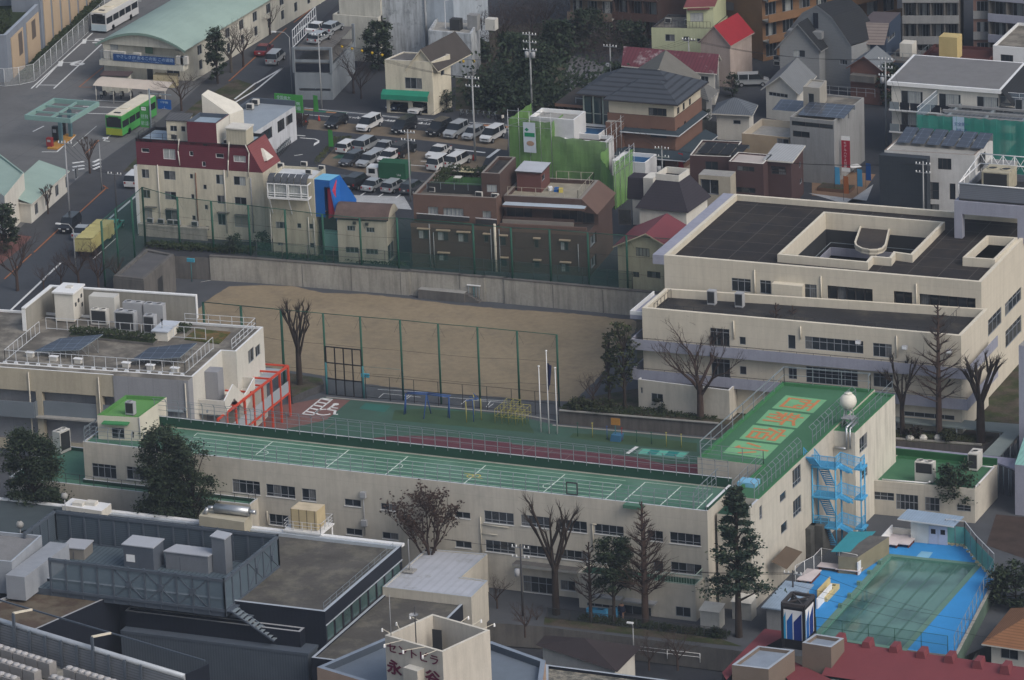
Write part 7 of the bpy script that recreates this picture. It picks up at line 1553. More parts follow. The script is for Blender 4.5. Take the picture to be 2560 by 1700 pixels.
k3=aV('flat_house','plum-brown house with a pale ribbed roof beside the grey solar house','house',av(-20,1465),av(210,1482),av(90,1325),6.2,gc,aI,w0=((av(20,1510),av(160,1568),2,1,{'fm':aq}),(aK(30,0),aK(165,65),2,1,{'fm':aq})),w1=((av(285,1480),av(300,1520),1),(aK(290,110),aK(312,130),1)));b=MB();q_=a6(a2(a6(k3.ar),-.3));b.bj(q_,k3.z1+.004,k3.z1+.2,au,ad('pale_ribbed_roof',(.36,.37,.38),ac=.5,aR=('X',.4,.25)));b.ab('ribbed_roof',k3.ae)
k4=aV('garden_wall_house','pale stone gateway wall with a grey recessed front below the brown houses','house',be(1700,60),be(1990,80),be(1750,10),5.4,ad('pale_stone',(.36,.33,.27),ac=.9),aI,w0=((be(1715,100),be(1885,250),2,1,{'depth':.6}),))
iG=ad('green_site_net',(.155,.3,.095),ac=.85,eF=.84,ai=.14,scale=.5,fine=.05,aA=.3,a5=(0,1.9,.05,.85,('X','Z')))
gx=ay('construction_site','house under construction wrapped in bright green scaffold netting with a long white banner','building site',G3(ap(500,1560)))
def cf(A,Bp,z0,z1,n=10,m=iG,amp=.05,bf=0):
 b=MB();A,Bp=aa((A[0],A[1])),aa((Bp[0],Bp[1]));u=(Bp-A);v=aa((-u.y,u.x)).normalized();N_=max(4,int(u.length/.9));nz=7
 g=[[v3(A+u*i/N_+v*amp*math.sin(i*1.9+bf+.7*j),z0+(z1-z0)*j/nz+(.12*math.sin(i*2.3)if j==nz else 0))for j in range(nz+1)]for i in range(N_+1)]
 for i in range(N_):
  for j in range(nz):b.ag([g[i][j],g[i+1][j],g[i+1][j+1],g[i][j+1]],m,True)
 return b.ab('netting',gx)
cI=G+7.6;n0,n1=P(ap(-30,1085),cI).xy,P(ap(370,1110),cI).xy;n2=P(ap(740,1310),G+5.6).xy;n3=P(ap(1165,1350),G+5.).xy
yq=n0.y;cf(n0,(n1.x,yq),G,cI);cf((n1.x,yq+.02),(n1.x,yq+4),G+5,cI);cf((n1.x,yq-.02),(n2.x+1.8,yq-.5),G,G+5.7,bf=2);F_=P(ap(925,1490),G+6.2).xy;F3=P(ap(1165,1362),G+6.2).xy;cf((n2.x+1.8,yq-3.5),F_,G,G+4.4,bf=4);cf(F_,(F_.x,F3.y),G,G+6.2,bf=5);cf((n1.x+1,yq+9),(n2.x+1,yq+9),G,cI-.5,bf=6);cf((n0.x,yq),(n0.x,yq+8),G,cI)
cf((n2.x+1.8,yq-3.5),(n2.x+1.8,yq-.6),G,G+5,bf=7)
wm_=ad('new_white_panel',(.55,.56,.58),ac=.7);it=ad('blue_tarp',(.025,.09,.2),ac=.6,ai=.15)
for(xa,ya,w_,d_,h_,rm_)in((n0.x+2.6,yq+.9,6.2,4.2,7.9,aI),(n1.x+.3,yq+2.6,5.2,4.6,5.6,it),(n1.x+1.4,yq+.4,n2.x-n1.x-.4,3.,5.4,bz),(n2.x+2.6,yq-1.5,4.6,4.2,3.6,it)):
 s_=Bd('','','',[aa((xa,ya)),aa((xa+w_,ya)),aa((xa+w_,ya+d_)),aa((xa,ya+d_))],G,G+h_,wm_,rm_,par=.5,pt=.2,world=True,ae=gx,pm=ak);s_.aD()
b=MB()
for(xa,ya,xb,yb,h_)in((n0.x,yq-.3,n1.x,yq-.3,9),(n1.x,yq+8.6,n2.x+2,yq+8.6,8.6),(F_.x+.2,F_.y,F_.x+.2,F3.y,7),(n2.x+1.6,yq-.6,n2.x+1.6,yq+8,7.6)):
 L_=math.hypot(xb-xa,yb-ya);n=int(L_/1.8)+1
 for k in range(n+1):x,y=xa+(xb-xa)*k/n,ya+(yb-ya)*k/n;b.aG((x,y,G),(x,y,G+h_+.3*(k%2)),.035,.035,bC,4)
 for f in(h_-.1,h_-1.1,h_-2.2):b.bar((xa,ya,G+f),(xb,yb,G+f),.05,bC)
 b.bar((xa,ya,G+h_-2.2),(xb,yb,G+h_),.04,bC)
b.ab('scaffold',gx)
a=aa((P(ap(120,1090),cI).x,yq-.45,cI-.1));hw=P(ap(120,1090),cI);lz=4.1;b=MB();b.ag([a+aa((0,0,-lz)),a+aa((1.75,0,-lz)),a+aa((1.7,0,0)),a],ad('banner_white',(.52,.58,.64),ac=.8,ai=.06));b.ag([a+aa((.15,-.02,-1.95)),a+aa((1.6,-.02,-1.95)),a+aa((1.6,-.02,-1.4)),a+aa((.15,-.02,-1.4))],ad('emerald',(.01,.22,.1)));b.ag([a+aa((.5,-.02,-.75)),a+aa((.8,-.02,-1.)),a+aa((.5,-.02,-1.25)),a+aa((.2,-.02,-1.))][::-1],ad('emerald',(.01,.22,.1)));gQ(b,a,0,0,0,1,a.z,ak,n=1)
b.ab('site_banner',gx)
b=MB()
for k in range(10):t0,t1=2*math.pi*k/10,2*math.pi*(k+1)/10;o_=a+aa((.95,-.02,-2.85));b.ag([o_,o_+aa((.55*math.cos(t0),0,.35*math.sin(t0))),o_+aa((.55*math.cos(t1),0,.35*math.sin(t1)))],ad('printed_beige',(.36,.24,.17)))
b.ab('banner_picture',gx)
# foreground: black hall with rooftop plant
GF=-2.6;ZB=7.
cm=ed;gD=ad('worn_flat_roof',(.085,.08,.074),ac=.95,ai=.28,scale=.3,fine=.12,a7=((.125,.118,.1),.54,.35));ca=ad('light_metal_coping',(.36,.4,.45),ac=.45)
bc,fc_=P(aQ(1325,345),ZB).xy,P(aQ(590,940),ZB).xy;X1=bc.x;Y0,Y1=fc_.y,bc.y;XL=P((-260,1350),ZB).x
c4=Bd('exhibition_hall','black clad hall with a worn flat roof and a strip of tall windows','building',[aa((XL,Y0)),aa((X1,Y0)),aa((X1,Y1)),aa((XL,Y1))],GF,ZB,cm,gD,par=.35,pt=.35,world=True,rim=ca,pm=ca)
n=9;L_=Y1-Y0
for k in range(n):c4.wu(1,.3+k*(L_-.4)/n,.2+(k+1)*(L_-.4)/n-.12,ZB-3.45,ZB-1.6,1,1,fm=aq,gm=ad('teal_window_glass',(.045,.085,.085),ac=.08,ai=.4,scale=.15,cV=.5))
c4.aD()
b=MB();b.af((X1+.003,Y0,ZB-1.57),(.08,0,0),(0,L_,0),(0,0,.1),ca);b.ab('string_course',c4.ae)
b=MB();bF(b,[(X1-.5,Y0+.8,ZB-.3),(X1-.5,Y1-1,ZB-.3)],.9,aH,a3=1.6,aP=(1,.5),pw=.04,rw=.03);b.ab('roof_railing',c4.ae)
b=MB();b.af((XL,Y1+.003,ZB-.15),(X1-XL+.1,0,0),(0,.6,0),(0,0,.28),ak);b.ab('eave_strip',c4.ae)
a4,b4=P(aQ(400,1130),5.).xy,P(aQ(525,1042),5.).xy;Y2=a4.y;x2=P(bE(1130,890),5.6).x
t2=Bd('','','',[aa((x2,Y2)),aa((a4.x,Y2)),aa((a4.x,Y0-.01)),aa((x2,Y0-.01))],GF,5.,cm,bO,par=1.,pt=.3,world=True,ae=c4.ae,rim=bM);t2.aD()
b=MB();hM=ad('grey_slatted_screen',(.075,.092,.115),ac=.5,ai=.1,aR=('X',.3,.25));b.af((x2,Y2-1.2,GF),(a4.x-x2+1.3,0,0),(0,.15,0),(0,0,5.6),hM);b.af((a4.x+1.15,Y2-1.04,GF),(.15,0,0),(0,Y0-Y2+1,0),(0,0,5.6),hM);b.af((x2,Y2-1.25,3.),(a4.x-x2+1.4,0,0),(0,1.24,0),(0,0,.3),aY);b.af((a4.x+.003,Y2-.008,3.),(1.39,0,0),(0,Y0-Y2,0),(0,0,.3),aY);b.ab('facade_screen',c4.ae)
sx=a4.x-3.6;b=MB()
for k in range(11):b.af((sx-3.6+k*.42,Y0-2.+k*0,6.6-k*.26),(.42,0,0),(0,1.2,0),(0,0,.05),aH)
for yy in(0,1.2):b.bar((sx-3.7,Y0-2.+yy,6.7),(sx+1,Y0-2.+yy,3.95),.16,aY)
b.af((sx-5,Y0-2,6.55),(1.4,0,0),(0,2.2,0),(0,0,.1),aY);b.ab('steel_stair',c4.ae)
ZP=10.2;dC,dH,eu=P(bE(470,437),ZP),P(bE(2040,640),ZP),P(bE(2549,245),ZP);pe_=ay('plant_enclosure','big slate-blue louvred screen round the rooftop machinery of the black hall','plant screen',(dH.x,dH.y,6));jk=ad('slate_louvre',(.065,.085,.108),ac=.5,ai=.08,aR=('Z',.22,.3))
xa,xb,ya,yb=dC.x-6,dH.x,dH.y,eu.y;za=6.66;js=net('slate_perforated',(.1,.135,.165),.75)
for(A_,B_)in(((xa+6,ya),(xb,ya)),((xb,ya),(xb,yb)),((xb,yb),(xa,yb)),((xa,yb),(xa,ya+6))):
 A_,B_=aa(A_),aa(B_);b=MB();b.ag([v3(A_,za),v3(B_,za),v3(B_,ZP),v3(A_,ZP)],js if A_.y==ya or B_.x==xb else jk);b.ab('louvre_panel',pe_);b=MB();n=max(2,int((B_-A_).length/1.7));u=(B_-A_)/n
 for k in range(n+1):p_=A_+u*k;b.aO(v3(p_,za-.6),.2,.2,ZP-za+.6,aY)
 for z_ in(za,ZP-.25):b.bar(v3(A_,z_),v3(B_,z_),.3,aY)
 if A_.y==ya:
  for k in range(int(n*.45),n-1,2):p_,p2_=A_+u*k,A_+u*(k+2);b.bar(v3(p_,za),v3(p2_,ZP-.3),.12,aY);b.bar(v3(p2_,za),v3(p_,ZP-.3),.12,aY);b.aO(v3((p_+p2_)/2,(za+ZP)/2-.4),.6,.3,.6,aY)
 b.ab('steel_frame',pe_)
b=MB();b.af((xa,ya,za-.7),(xb-xa,0,0),(0,yb-ya,0),(0,0,.65+.1),aY,ad('ribbed_plant_deck',(.085,.115,.14),ac=.6,aR=('X',.5,.35)));b.af((xb,ya+1,5.6),(2.2,0,0),(0,3.2,0),(0,0,.12),aY);b.ab('deck',pe_)
def dq(ao,FL,FR,BL,zt,zb,m,lid,name='machine_housing',ba='machine'):
 q=a8(FL,FR,BL,zt);t=ay(name,ao,ba,v3(q[0],zb),'machine housings inside the plant screen');b=MB();b.bj(q,zb,zt,m);b.ab('case',t);b=MB();b.bj(a2(a6(q),-.12),zt+.004,zt+.12,lid);b.ab('lid',t)
 b=MB();p_=a6(q);w_=(p_[1]-p_[0]).length;
 for k in range(1,max(2,int(w_/1.3))):b.af(v3(p_[0],zb+.2)+UX*(k*w_/max(2,int(w_/1.3)))-aa((0,.03,0)),(.06,0,0),(0,.028,0),(0,0,(zt-zb)*.75),aY)
 b.ab('panel_joint',t);return t
iM=ad('machine_grey',(.165,.18,.205),ac=.6,ai=.06,aA=.1);eH=ad('machine_lid',(.36,.38,.42),ac=.5,ai=.05)
pt_=dq('square grey machine housing with pale lid and white notice inside the plant screen',bE(1120,335),bE(1392,368),bE(1215,258),9.4,6,ad('dark_machine_grey',(.085,.1,.125),ac=.6),eH)
q_=P(bE(1135,400),9.);b=MB();pc=a8(bE(1120,335),bE(1392,368),bE(1215,258),9.4)[0];b.af(aa((pc.x+.3,pc.y-.03,7.6)),(1.,0,0),(0,.027,0),(0,0,.8),ak);b.ab('notice',pt_)
dq('long grey machine housing with rounded pale lid beside the tall duct tower',bE(1505,398),bE(1892,445),bE(1610,342),8.6,6,iM,eH);dq('tall narrow grey duct tower inside the plant screen',bE(1925,262),bE(2045,288),bE(1985,215),10.6,6,iM,eH);dq('low beige machine box with pale ribbed lid near the red extinguisher',bE(572,362),bE(765,378),bE(650,288),7.9,6,ad('machine_beige',(.21,.2,.185),ac=.7),eH)
b=MB();b.aO(P(bE(580,330),6.2),.3,.3,1.7,ad('signal_red',(.35,.02,.02),ac=.5));b.ab('extinguisher_box',ao='small red extinguisher cabinet inside the louvred plant screen',ba='cabinet')
ZQ=6.3;bq=[P(bE(x,y),ZQ).xy for x,y in((1110,760),(600,612),(-200,900),(-200,1300),(340,1100))];b5=Bd('','','',bq,GF,ZQ,cm,ad('rusty_brown_roof',(.085,.062,.048),ac=.95,ai=.25,scale=.35,a7=((.12,.1,.075),.5,.4)),par=.3,pt=.25,world=True,ae=c4.ae,rim=bM,pm=bZ);b5.aD()
gb_=aV('plant_block','pale grey rooftop block with louvred side at the left edge of the black hall','roof block',bE(-420,440),bE(105,490),bE(-140,200),3.6,ad('pale_grey_panel',(.27,.29,.325),ac=.6,a5=(1.2,0,.04,.85,('Y','Z'))),ad('speckled_roof',(.2,.2,.205),ac=.95,fine=.2),par=.35,base=6.2,rim=ca)
b=MB();e_=v3(a6(gb_.ar)[1],6.31);b.af(e_+aa((.01,-1.5,0)),(2.2,0,0),(0,10,0),(0,0,2.6),ad('pale_grey_panel',(.27,.29,.325)));b.ab('side_block',gb_.ae)
b=MB();q=[P(p,ZB+.25)for p in(bE(90,235),bE(620,30),aN(590,1500),aN(-200,1400),bE(-400,100))];b.b1([aa((p.x,p.y))for p in q],ZB+.02,ad('green_grey_sheet',(.062,.078,.085),ac=.7,ai=.1));b.ab('roof_sheet',c4.ae)
def globe(ao,p,z,h,r=.42):
 c=P(p,z);t=ay('lamp_post',ao,'lamp',c,'ball lamps on the hall roof');b=MB();b.aG(c,c+aa((0,0,h)),.06,.06,aZ);b.ab('post',t);b=MB();b.bV(c+aa((0,0,h+r)),[(r*math.sin(R(a)),-r*math.cos(R(a)))for a in range(4,180,16)],ad('grey_globe',(.3,.3,.29),ac=.5),12);b.ab('globe',t)
globe('round grey ball lamp on the green-grey sheet roof at the left',bE(190,290),7,1.3);globe('round grey ball lamp in front of the beige school terrace wall',bE(600,80),7,2.,.38)
b=MB();q=a8(aN(565,1508),aN(925,1560),aN(655,1440),8.);b.bj(q,7,8,au,ak);[b.aO(v3(q[0]+(q[2]-q[0])*f,8.004),1.2,.9,.35,au)for f in(.35,.6)];b.ab('roof_hatch',ao='white flat roof hatches at the rear of the black hall',ba='roof hatch')
tm=ay('duct_housing','beige roof housing with a fat silver duct on top, behind the black hall','duct',P(bE(2000,150),7));q=a8(bE(1812,70),bE(2225,130),bE(1880,-10),8.6);b=MB();b.bj(q,6.5,8.6,ad('beige_panel',(.4,.37,.29),ac=.8));b.ab('case',tm);o=v3((q[0]+q[2])/2,9.15);b=MB();b.aG(o+aa((-1.2,.2,0)),o+aa((2.8,.2,0)),.5,.5,bC,14);b.aG(o+aa((2.8,.2,0)),o+aa((3.5,.2,0)),.25,.25,bC,10);b.path([o+aa((-1.2,.2,0)),o+aa((-1.9,-.2,.1)),o+aa((-2.1,-.5,-.5))],.24,bC,8);b.ab('duct',tm)
ct=ay('water_tank','yellowish water tank on a railed white steel platform behind the black hall','tank',P(aQ(480,190),5));o=P(aQ(480,165),7.4);b=MB();b.aO(o,3.,2.2,2.2,ad('tank_yellow',(.44,.36,.22),ac=.8,ai=.12,a5=(.9,0,.12,.4,('X','Y'))),0.,ad('tank_lid',(.5,.42,.3),ac=.8,ai=.2));b.ab('tank',ct);b=MB();b.aO(o-aa((0,0,.2)),4.4,3.4,.18,ak);bF(b,[o+aa((x,y,0))for x,y in((-2.1,-1.6),(2.1,-1.6),(2.1,1.6),(-2.1,1.6),(-2.1,-1.6))],1.,a9,a3=1,aP=(1,.6,.3),pw=.05);[b.aG(o+aa((x,y,-.2)),aa((o.x+x,o.y+y,GF)),.09,.09,ak)for x in(-2,2)for y in(-1.5,1.5)];b.ab('platform',ct)
ZR2=4.4;eS=[P(aQ(x,y),ZR2).xy for x,y in((1330,345),(2110,417),(1870,628),(2112,660),(1962,812),(1355,740))]
rf=Bd('hall_annexe','cream annexe with a pale bluish-white flat roof beside the black hall','building',[aa((X1+.02,eS[0].y)),eS[1],aa((eS[2].x,eS[2].y)),eS[3],eS[4],aa((X1+.02,eS[4].y))],GF,ZR2,b7,ad('pale_blue_roof2',(.4,.42,.47),ac=.8,ai=.08,aR=('X',.9,.08),a7=((.3,.31,.32),.62,.4)),par=.12,pt=.2,world=True,rim=ca);rf.aD()
pz=3.5;fI=[P(aQ(x,y),pz).xy for x,y in((605,1375),(1350,765),(1925,838),(1640,1120),(1200,1400))];w3=Bd('','','',[aa((X1+.02,fI[0].y)),aa((fI[4].x,fI[0].y)),fI[3],fI[2],aa((X1+.02,fI[2].y))],GF,pz,cm,gD,par=.15,pt=.3,world=True,ae=rf.ae,rim=ca);w3.aD()
b=MB();a=P(aQ(1400,575),ZR2);[b.aG(a+aa((.5*math.cos(k*2.1),.5*math.sin(k*2.1),0)),a+aa((0,0,1)),.03,.03,aZ)for k in range(3)];b.aG(a,a+aa((0,0,3.6)),.05,.04,aZ);b.aO(a,1.2,1.2,.12,aI);b.ab('aerial',ao='tall thin lightning aerial on the pale flat roof of the annexe',ba='aerial')
# hotel-like block with lettered tower
ZH=8.4;bW=[P(aQ(x,y),13.6).xy for x,y in((1175,1160),(1700,1312),(2132,1112),(1610,965))]
eh=Bd('lettered_building','pale tower with maroon Japanese lettering rising from a blue-grey roof','building',[P(aQ(x,y),ZH).xy for x,y in((555,1450),(1180,1640),(2600,1680),(2640,1390),(2150,1215),(1170,1185))],GF,ZH,ad('salmon_wall',(.36,.26,.2),ac=.9),ad('blue_grey_roof',(.14,.17,.21),ac=.7,ai=.08),par=.7,pt=.5,world=True,rim=ad('blue_grey_coping',(.21,.25,.31),ac=.6),pm=aY);eh.aD()
hO=ad('tower_render',(.5,.465,.41),ac=.9,ai=.05,aA=.18);dR=Bd('','','',bW,ZH-.7,13.6,hO,aJ,par=3.2,pt=.3,world=True,ae=eh.ae,rim=ad('tower_coping',(.58,.55,.48)));dR.aD()
i_=[k for k in range(4)if{tuple(round(c,3)for c in p)for p in dR.edge(k)}=={tuple(round(c,3)for c in bW[0]),tuple(round(c,3)for c in bW[1])}][0]
A_,B_,U_,N_=dR.frame(i_);hS=ad('maroon_letters',(.115,.012,.04),ac=.5)
s0,s1=dR.hit(i_,aQ(1200,1330),.08),dR.hit(i_,aQ(1668,1445),.08);c3(eh.ae,'セントビラ',aa((s0.x,s0.y,s1.z+.05)),U_,(0,0,1),1.15,hS,name='sign_lettering',e8=(s1-s0).dot(U_),bQ=.05,bold=.02)
for ch,p0_,gR in(('永',aQ(1198,1500),aQ(1335,1500)),('谷',aQ(1545,1590),aQ(1690,1590))):a,c=dR.hit(i_,p0_,.08),dR.hit(i_,gR,.08);c3(eh.ae,ch,a,U_,(0,0,1),1.55,hS,name='sign_lettering',e8=(c-a).dot(U_),bQ=.05,bold=.035)
a,c=dR.hit(i_,aQ(1340,1452),1.),dR.hit(i_,aQ(1470,1490),1.);b=MB();b.af(aa((a.x,a.y,9.))-N_*1.,U_*(c-a).dot(U_),N_*1.,(0,0,a.z-9),hO,au);b.ab('flue_box',eh.ae)
iO=ad('white_lamp_head',(.75,.75,.75),ac=.4)
for k,(p,q_)in enumerate(((aQ(1150,1100),.1),(aQ(1280,1045),.3),(aQ(1405,985),.6),(aQ(1170,1245),0),(aQ(1340,1300),.4),(aQ(1518,1345),.75),(aQ(1935,990),1.2),(aQ(2052,1020),1.3),(aQ(2172,1055),1.5))):
 o=P(p,13.9);e_=min(((aa((t_.x,t_.y))*(1-f)+aa((s_.x,s_.y))*f)for t_,s_ in zip(bW,bW[1:]+bW[:1])for f in(.1,.3,.5,.7,.9)),key=lambda w_:(w_-o.xy).length)
 if(e_-o.xy).length>3:o=v3(e_+(o.xy-e_).normalized()*1.4,13.9)
 b=MB();b.bar(v3(e_,13.6),o,.05,aX);b.bV(o-aa((0,0,.1)),[(.11,-.18),(.1,.05),(.05,.15),(.01,.16)],iO,8);b.ab('sign_lamp',eh.ae)
b=MB();a=P(aQ(1460,1215),13.);b.aG(aa((a.x,a.y,10.5)),aa((a.x,a.y,16.6)),.06,.06,bw);b.bV(aa((a.x,a.y-.3,15.9)),[(.45,0),(.4,-.1),(.05,-.15)],aZ,12);b.ab('aerial_mast',eh.ae);b=MB();a=dR.hit(i_,aQ(1232,1170),-.2);b.aG(a,a+aa((0,0,4.4)),.05,.03,aZ);b.ab('lightning_rod',eh.ae)
b=MB();a=v3(bW[3],0);b.af(aa((a.x+.6,a.y-1.6,10.6)),(1.,0,0),(0,-.05,0),(0,0,2.1),bO);b.ab('doorway',eh.ae)
# near corner roof with rows of cooling units
o0,o1=P(bE(0,1020),9.),P(bE(1690,1530),9.);du=(o1-o0).normalized();dv=aa((du.y,-du.x,0));g5=ay('plant_roof','near roof edge with ribbed steel screen and goalpost frames round rows of cooling units','roof',(o1.x,o1.y,5));o9=o0-du*14;LN_=(o1-o9).length
b=MB();b.af(o9+aa((0,0,-11.6)),du*LN_,dv*30,(0,0,8.6),cm,cE);b.af(o9-aa((0,0,2.99)),du*LN_,dv*.2,(0,0,2.6),ad('ribbed_light_panel',(.2,.21,.23),ac=.5,aR=('Z',.3,.35)));b.ab('roof_body',g5)
b=MB();b.aG(o9+aa((0,0,-.1)),o1+aa((0,0,-.1)),.3,.3,ad('bright_steel_pipe',(.4,.43,.47),ac=.4,gf=.3),8);b.bar(o9-dv*2.2+aa((0,0,.9)),o1-dv*2.2+aa((.5,0,.9)),.14,aY);b.af(o1-dv*3.2+aa((0,0,-11.6)),du*.15,dv*3.2,(0,0,11.8),cm);b.ab('ledge_pipe',g5)
for k in range(16):p_=o9+du*(1+k*2.2);b=MB();b.bar(p_+dv*.5-aa((0,0,3)),p_+dv*.5,.25,aY);(k%5==2)and(b.bar(p_+dv*.4-aa((0,0,3)),p_+dv*.4+aa((0,0,1.4)),.25,aY),b.bar(p_+dv*.4+aa((0,0,1.4)),p_-dv*2.2+aa((0,0,.95)),.2,aX));b.ab('screen_post',g5)
M_CU=ad('cooling_unit_grey',(.26,.25,.245),ac=.7,ai=.08);M_CF=ad('fan_guard_pale',(.38,.375,.38),ac=.6);dm=None
for r_ in range(5):
 for k in range(17):
  p_=o9+du*(6+k*1.75+(r_%2)*.4)+dv*(3.+r_*2.5)+aa((0,0,-3));
  if k%6==5:continue
  if dm is None:
   dm=ay('cooling_unit','x','outdoor unit',p_,'rows of cooling units at the near roof corner');rz=math.atan2(du.y,du.x);b=MB();b.aO(p_+aa((0,0,.1)),1.6,1.,1.7,M_CU,rz);b.ab('case',dm)
   for s_ in(-.4,.4):c_=p_+du*s_+aa((0,0,1.8));b=MB();b.bV(c_,[(.36,0),(.36,.12),(.2,.2),(.02,.22)],M_CF,10);b.ab('fan',dm)
   dm['label']='grey twin-fan cooling unit in the packed rows on the near roof corner';c_=dm
  else:c_=fH(dm,p_)
# street-side bits between the foreground and the school
ww=[P(p,-1.)for p in(aC(290,1085),aC(1000,1200),aC(1970,1285),aC(2110,1280))];b=MB()
for a,c in zip(ww,ww[1:]):u=(c-a).normalized();b.af(aa((a.x,a.y,GF)),(c-a),aa((-u.y,u.x,0))*.3,(0,0,2.4),ad('cream_garden_wall',(.34,.3,.235),ac=.9,ai=.1,aA=.3))
b.ab('garden_wall',ao='low cream retaining wall with a dark cap below the rear of the school',ba='wall')
b=MB();q=[P(p,-.2)for p in(aC(300,1010),aC(1900,1210),aC(2100,1280),aC(1900,1265),aC(290,1080))];b.b1([aa((p.x,p.y))for p in q],.02,cy);b.ab('soil_strip',kind='structure')
for k_,(p0,gR,h_)in enumerate(((aC(320,1005),aC(1960,1200),1.2),)):bU('mesh_fence','dark wire fence along the soil strip at the rear of the school',[P(p0,0),P(gR,0)],h_,.1,bw,net('dark_mesh',(.03,.035,.03),.35),b9=2.4)
q=[P(aC(x,y),.8).xy for x,y in((215,1235),(960,1480),(1185,1250),(300,1145))];dh=Bd('pavilion','dark brown hipped-roof pavilion in the small park below the school','pavilion',a2(a6(q),.6),GF,.6,au,bz,par=0,world=True);dh.aD();b=MB();q2=a6(q);c=sum(q2,aa((0,0)))/4;r0,r1=c+(q2[0]-c)*.45+(q2[3]-c)*0.,c
for k in range(4):a,d=q2[k],q2[(k+1)%4];b.ag([v3(a,.62),v3(d,.62),v3(c,1.9)],ad('dark_brown_roof',(.042,.034,.036),ac=.85,ai=.12))
b.ab('hipped_roof',dh.ae)
b=MB();q=[P(aC(x,y),3.6).xy for x,y in((305,1425),(2000,1640),(2000,1900),(305,1700))];gv=Bd('gravel_roofed_building','building edge with a pale blotchy gravel roof below the brown pavilion','building',q,GF,3.6,cm,ad('pebble_roof',(.26,.24,.2),ac=1,ai=.3,scale=1.5,fine=.3,a7=((.1,.1,.09),.5,1.2)),par=.3,pt=.3,world=True,rim=ca);gv.aD()
# pool, low annexe and the right-hand corner
bd=1.5
dk=[at(1090,290),at(1330,295),at(1620,320),at(1800,345),at(1900,480),at(2060,640),at(1700,1345),at(1100,1270),at(440,1160),at(340,900),at(340,690),at(490,560),at(830,612)]
gB=[P(p,bd).xy for p in dk];gJ=[P(p,bd).xy for p in(at(1120,440),at(1893,520),at(1225,1275),at(470,1160))]
pool=ay('swimming_pool','school swimming pool with murky green water in a bright blue deck','pool',v3(sum(gB,aa((0,0)))/len(gB),0));bi=a2(a6(gJ),0.)
b=MB();b.bj(gB,GF,bd-.3,aI,gP=False);b.b1(a6(gB),bd,i9,dO=[gJ])
cdk=a6(gB)
for a,c in zip(cdk,cdk[1:]+cdk[:1]):b.ag([v3(a,bd-.3),v3(c,bd-.3),v3(c,bd),v3(a,bd)],aI)
b.v=b.v;b.ab('deck',pool)
b=MB();cM=ad('pool_lining',(.1,.24,.2),ac=.7,ai=.12)
hB=ad('pool_gutter',(.12,.22,.18),ac=.8,ai=.1)
ob=a2(a6(gJ),-.65);ib=a2(a6(gJ),.02)
for k in range(4):j=(k+1)%4;b.ag([v3(ob[k],bd+.012),v3(ob[j],bd+.012),v3(ib[j],bd+.012),v3(ib[k],bd+.012)],hB);b.ag([v3(ib[j],bd+.012),v3(ib[k],bd+.012),v3(ib[k],bd-1.25),v3(ib[j],bd-1.25)][::-1],cM)
b.ab('gutter_rim',pool)
b=MB();b.b1(ib,bd-.29,cM);b.ab('basin',pool)
hH=bpy.data.materials.new('pool_water');hH.use_nodes=True;N_=hH.node_tree.nodes;L_=hH.node_tree.links;hu=N_['Principled BSDF'];hu.inputs['Roughness'].default_value=.06;hu.inputs['Specular IOR Level'].default_value=.5
tcn=N_.new('ShaderNodeTexCoord');nz=N_.new('ShaderNodeTexNoise');nz.inputs['Scale'].default_value=.22;nz.inputs['Detail'].default_value=5;cr=N_.new('ShaderNodeValToRGB');e_=cr.color_ramp.elements;e_[0].position=.4;e_[0].color=(.04,.095,.08,1);e_[1].position=.6;e_[1].color=(.095,.205,.17,1);L_.new(tcn.outputs['Object'],nz.inputs[0]);L_.new(nz.outputs[0],cr.inputs[0]);L_.new(cr.outputs[0],hu.inputs['Base Color'])
bmp=N_.new('ShaderNodeBump');bmp.inputs['Strength'].default_value=.08;nz2=N_.new('ShaderNodeTexNoise');nz2.inputs['Scale'].default_value=2;L_.new(tcn.outputs['Object'],nz2.inputs[0]);L_.new(nz2.outputs[0],bmp.inputs['Height']);L_.new(bmp.outputs[0],hu.inputs['Normal'])
b=MB();b.b1(ib,bd-.22,hH);b.ab('water',pool)
b=MB();la,lb2=P(at(1350,1130),bd-.2),P(at(2000,560),bd-.2)
cb=a6(gJ);e0_,e1_=cb[0],cb[1]
for k in range(1,5):
 f=k/5;p_,q_=cb[0]+(cb[1]-cb[0])*f,cb[3]+(cb[2]-cb[3])*f;dM(b,v3(p_,0),v3(q_,0),.22,bd-.205,ad('lane_stripe',(.065,.145,.12),ac=.3))
b.ab('lane_marking',pool)
b=MB();q=[P(p,bd)for p in(at(1400,395),at(1505,405),at(1465,458),at(1350,445))];b.ag([v3(p,bd+.02)for p in q][::-1],ad('pale_blue_pad',(.2,.42,.58),ac=.8));b.ab('pad',pool)
for k,p in enumerate(((at(660,905)),(at(745,810)),(at(830,700)),(at(925,600)),(at(1020,510)))):
 b=MB();a=P(p,bd);b.aO(aa((a.x,a.y,bd)),.4,.4,.4,hB,0);b.ab('starting_block',pool)
ph=aV('pool_hut','white pool hut with a pale blue slanting roof and double doors','hut',at(1300,100),at(1620,130),at(1350,60),2.6,ad('hut_white',(.55,.57,.56),ac=.8,aA=.15),aI,base=bd,w0=());
ph.ae.location=ph.ae.location
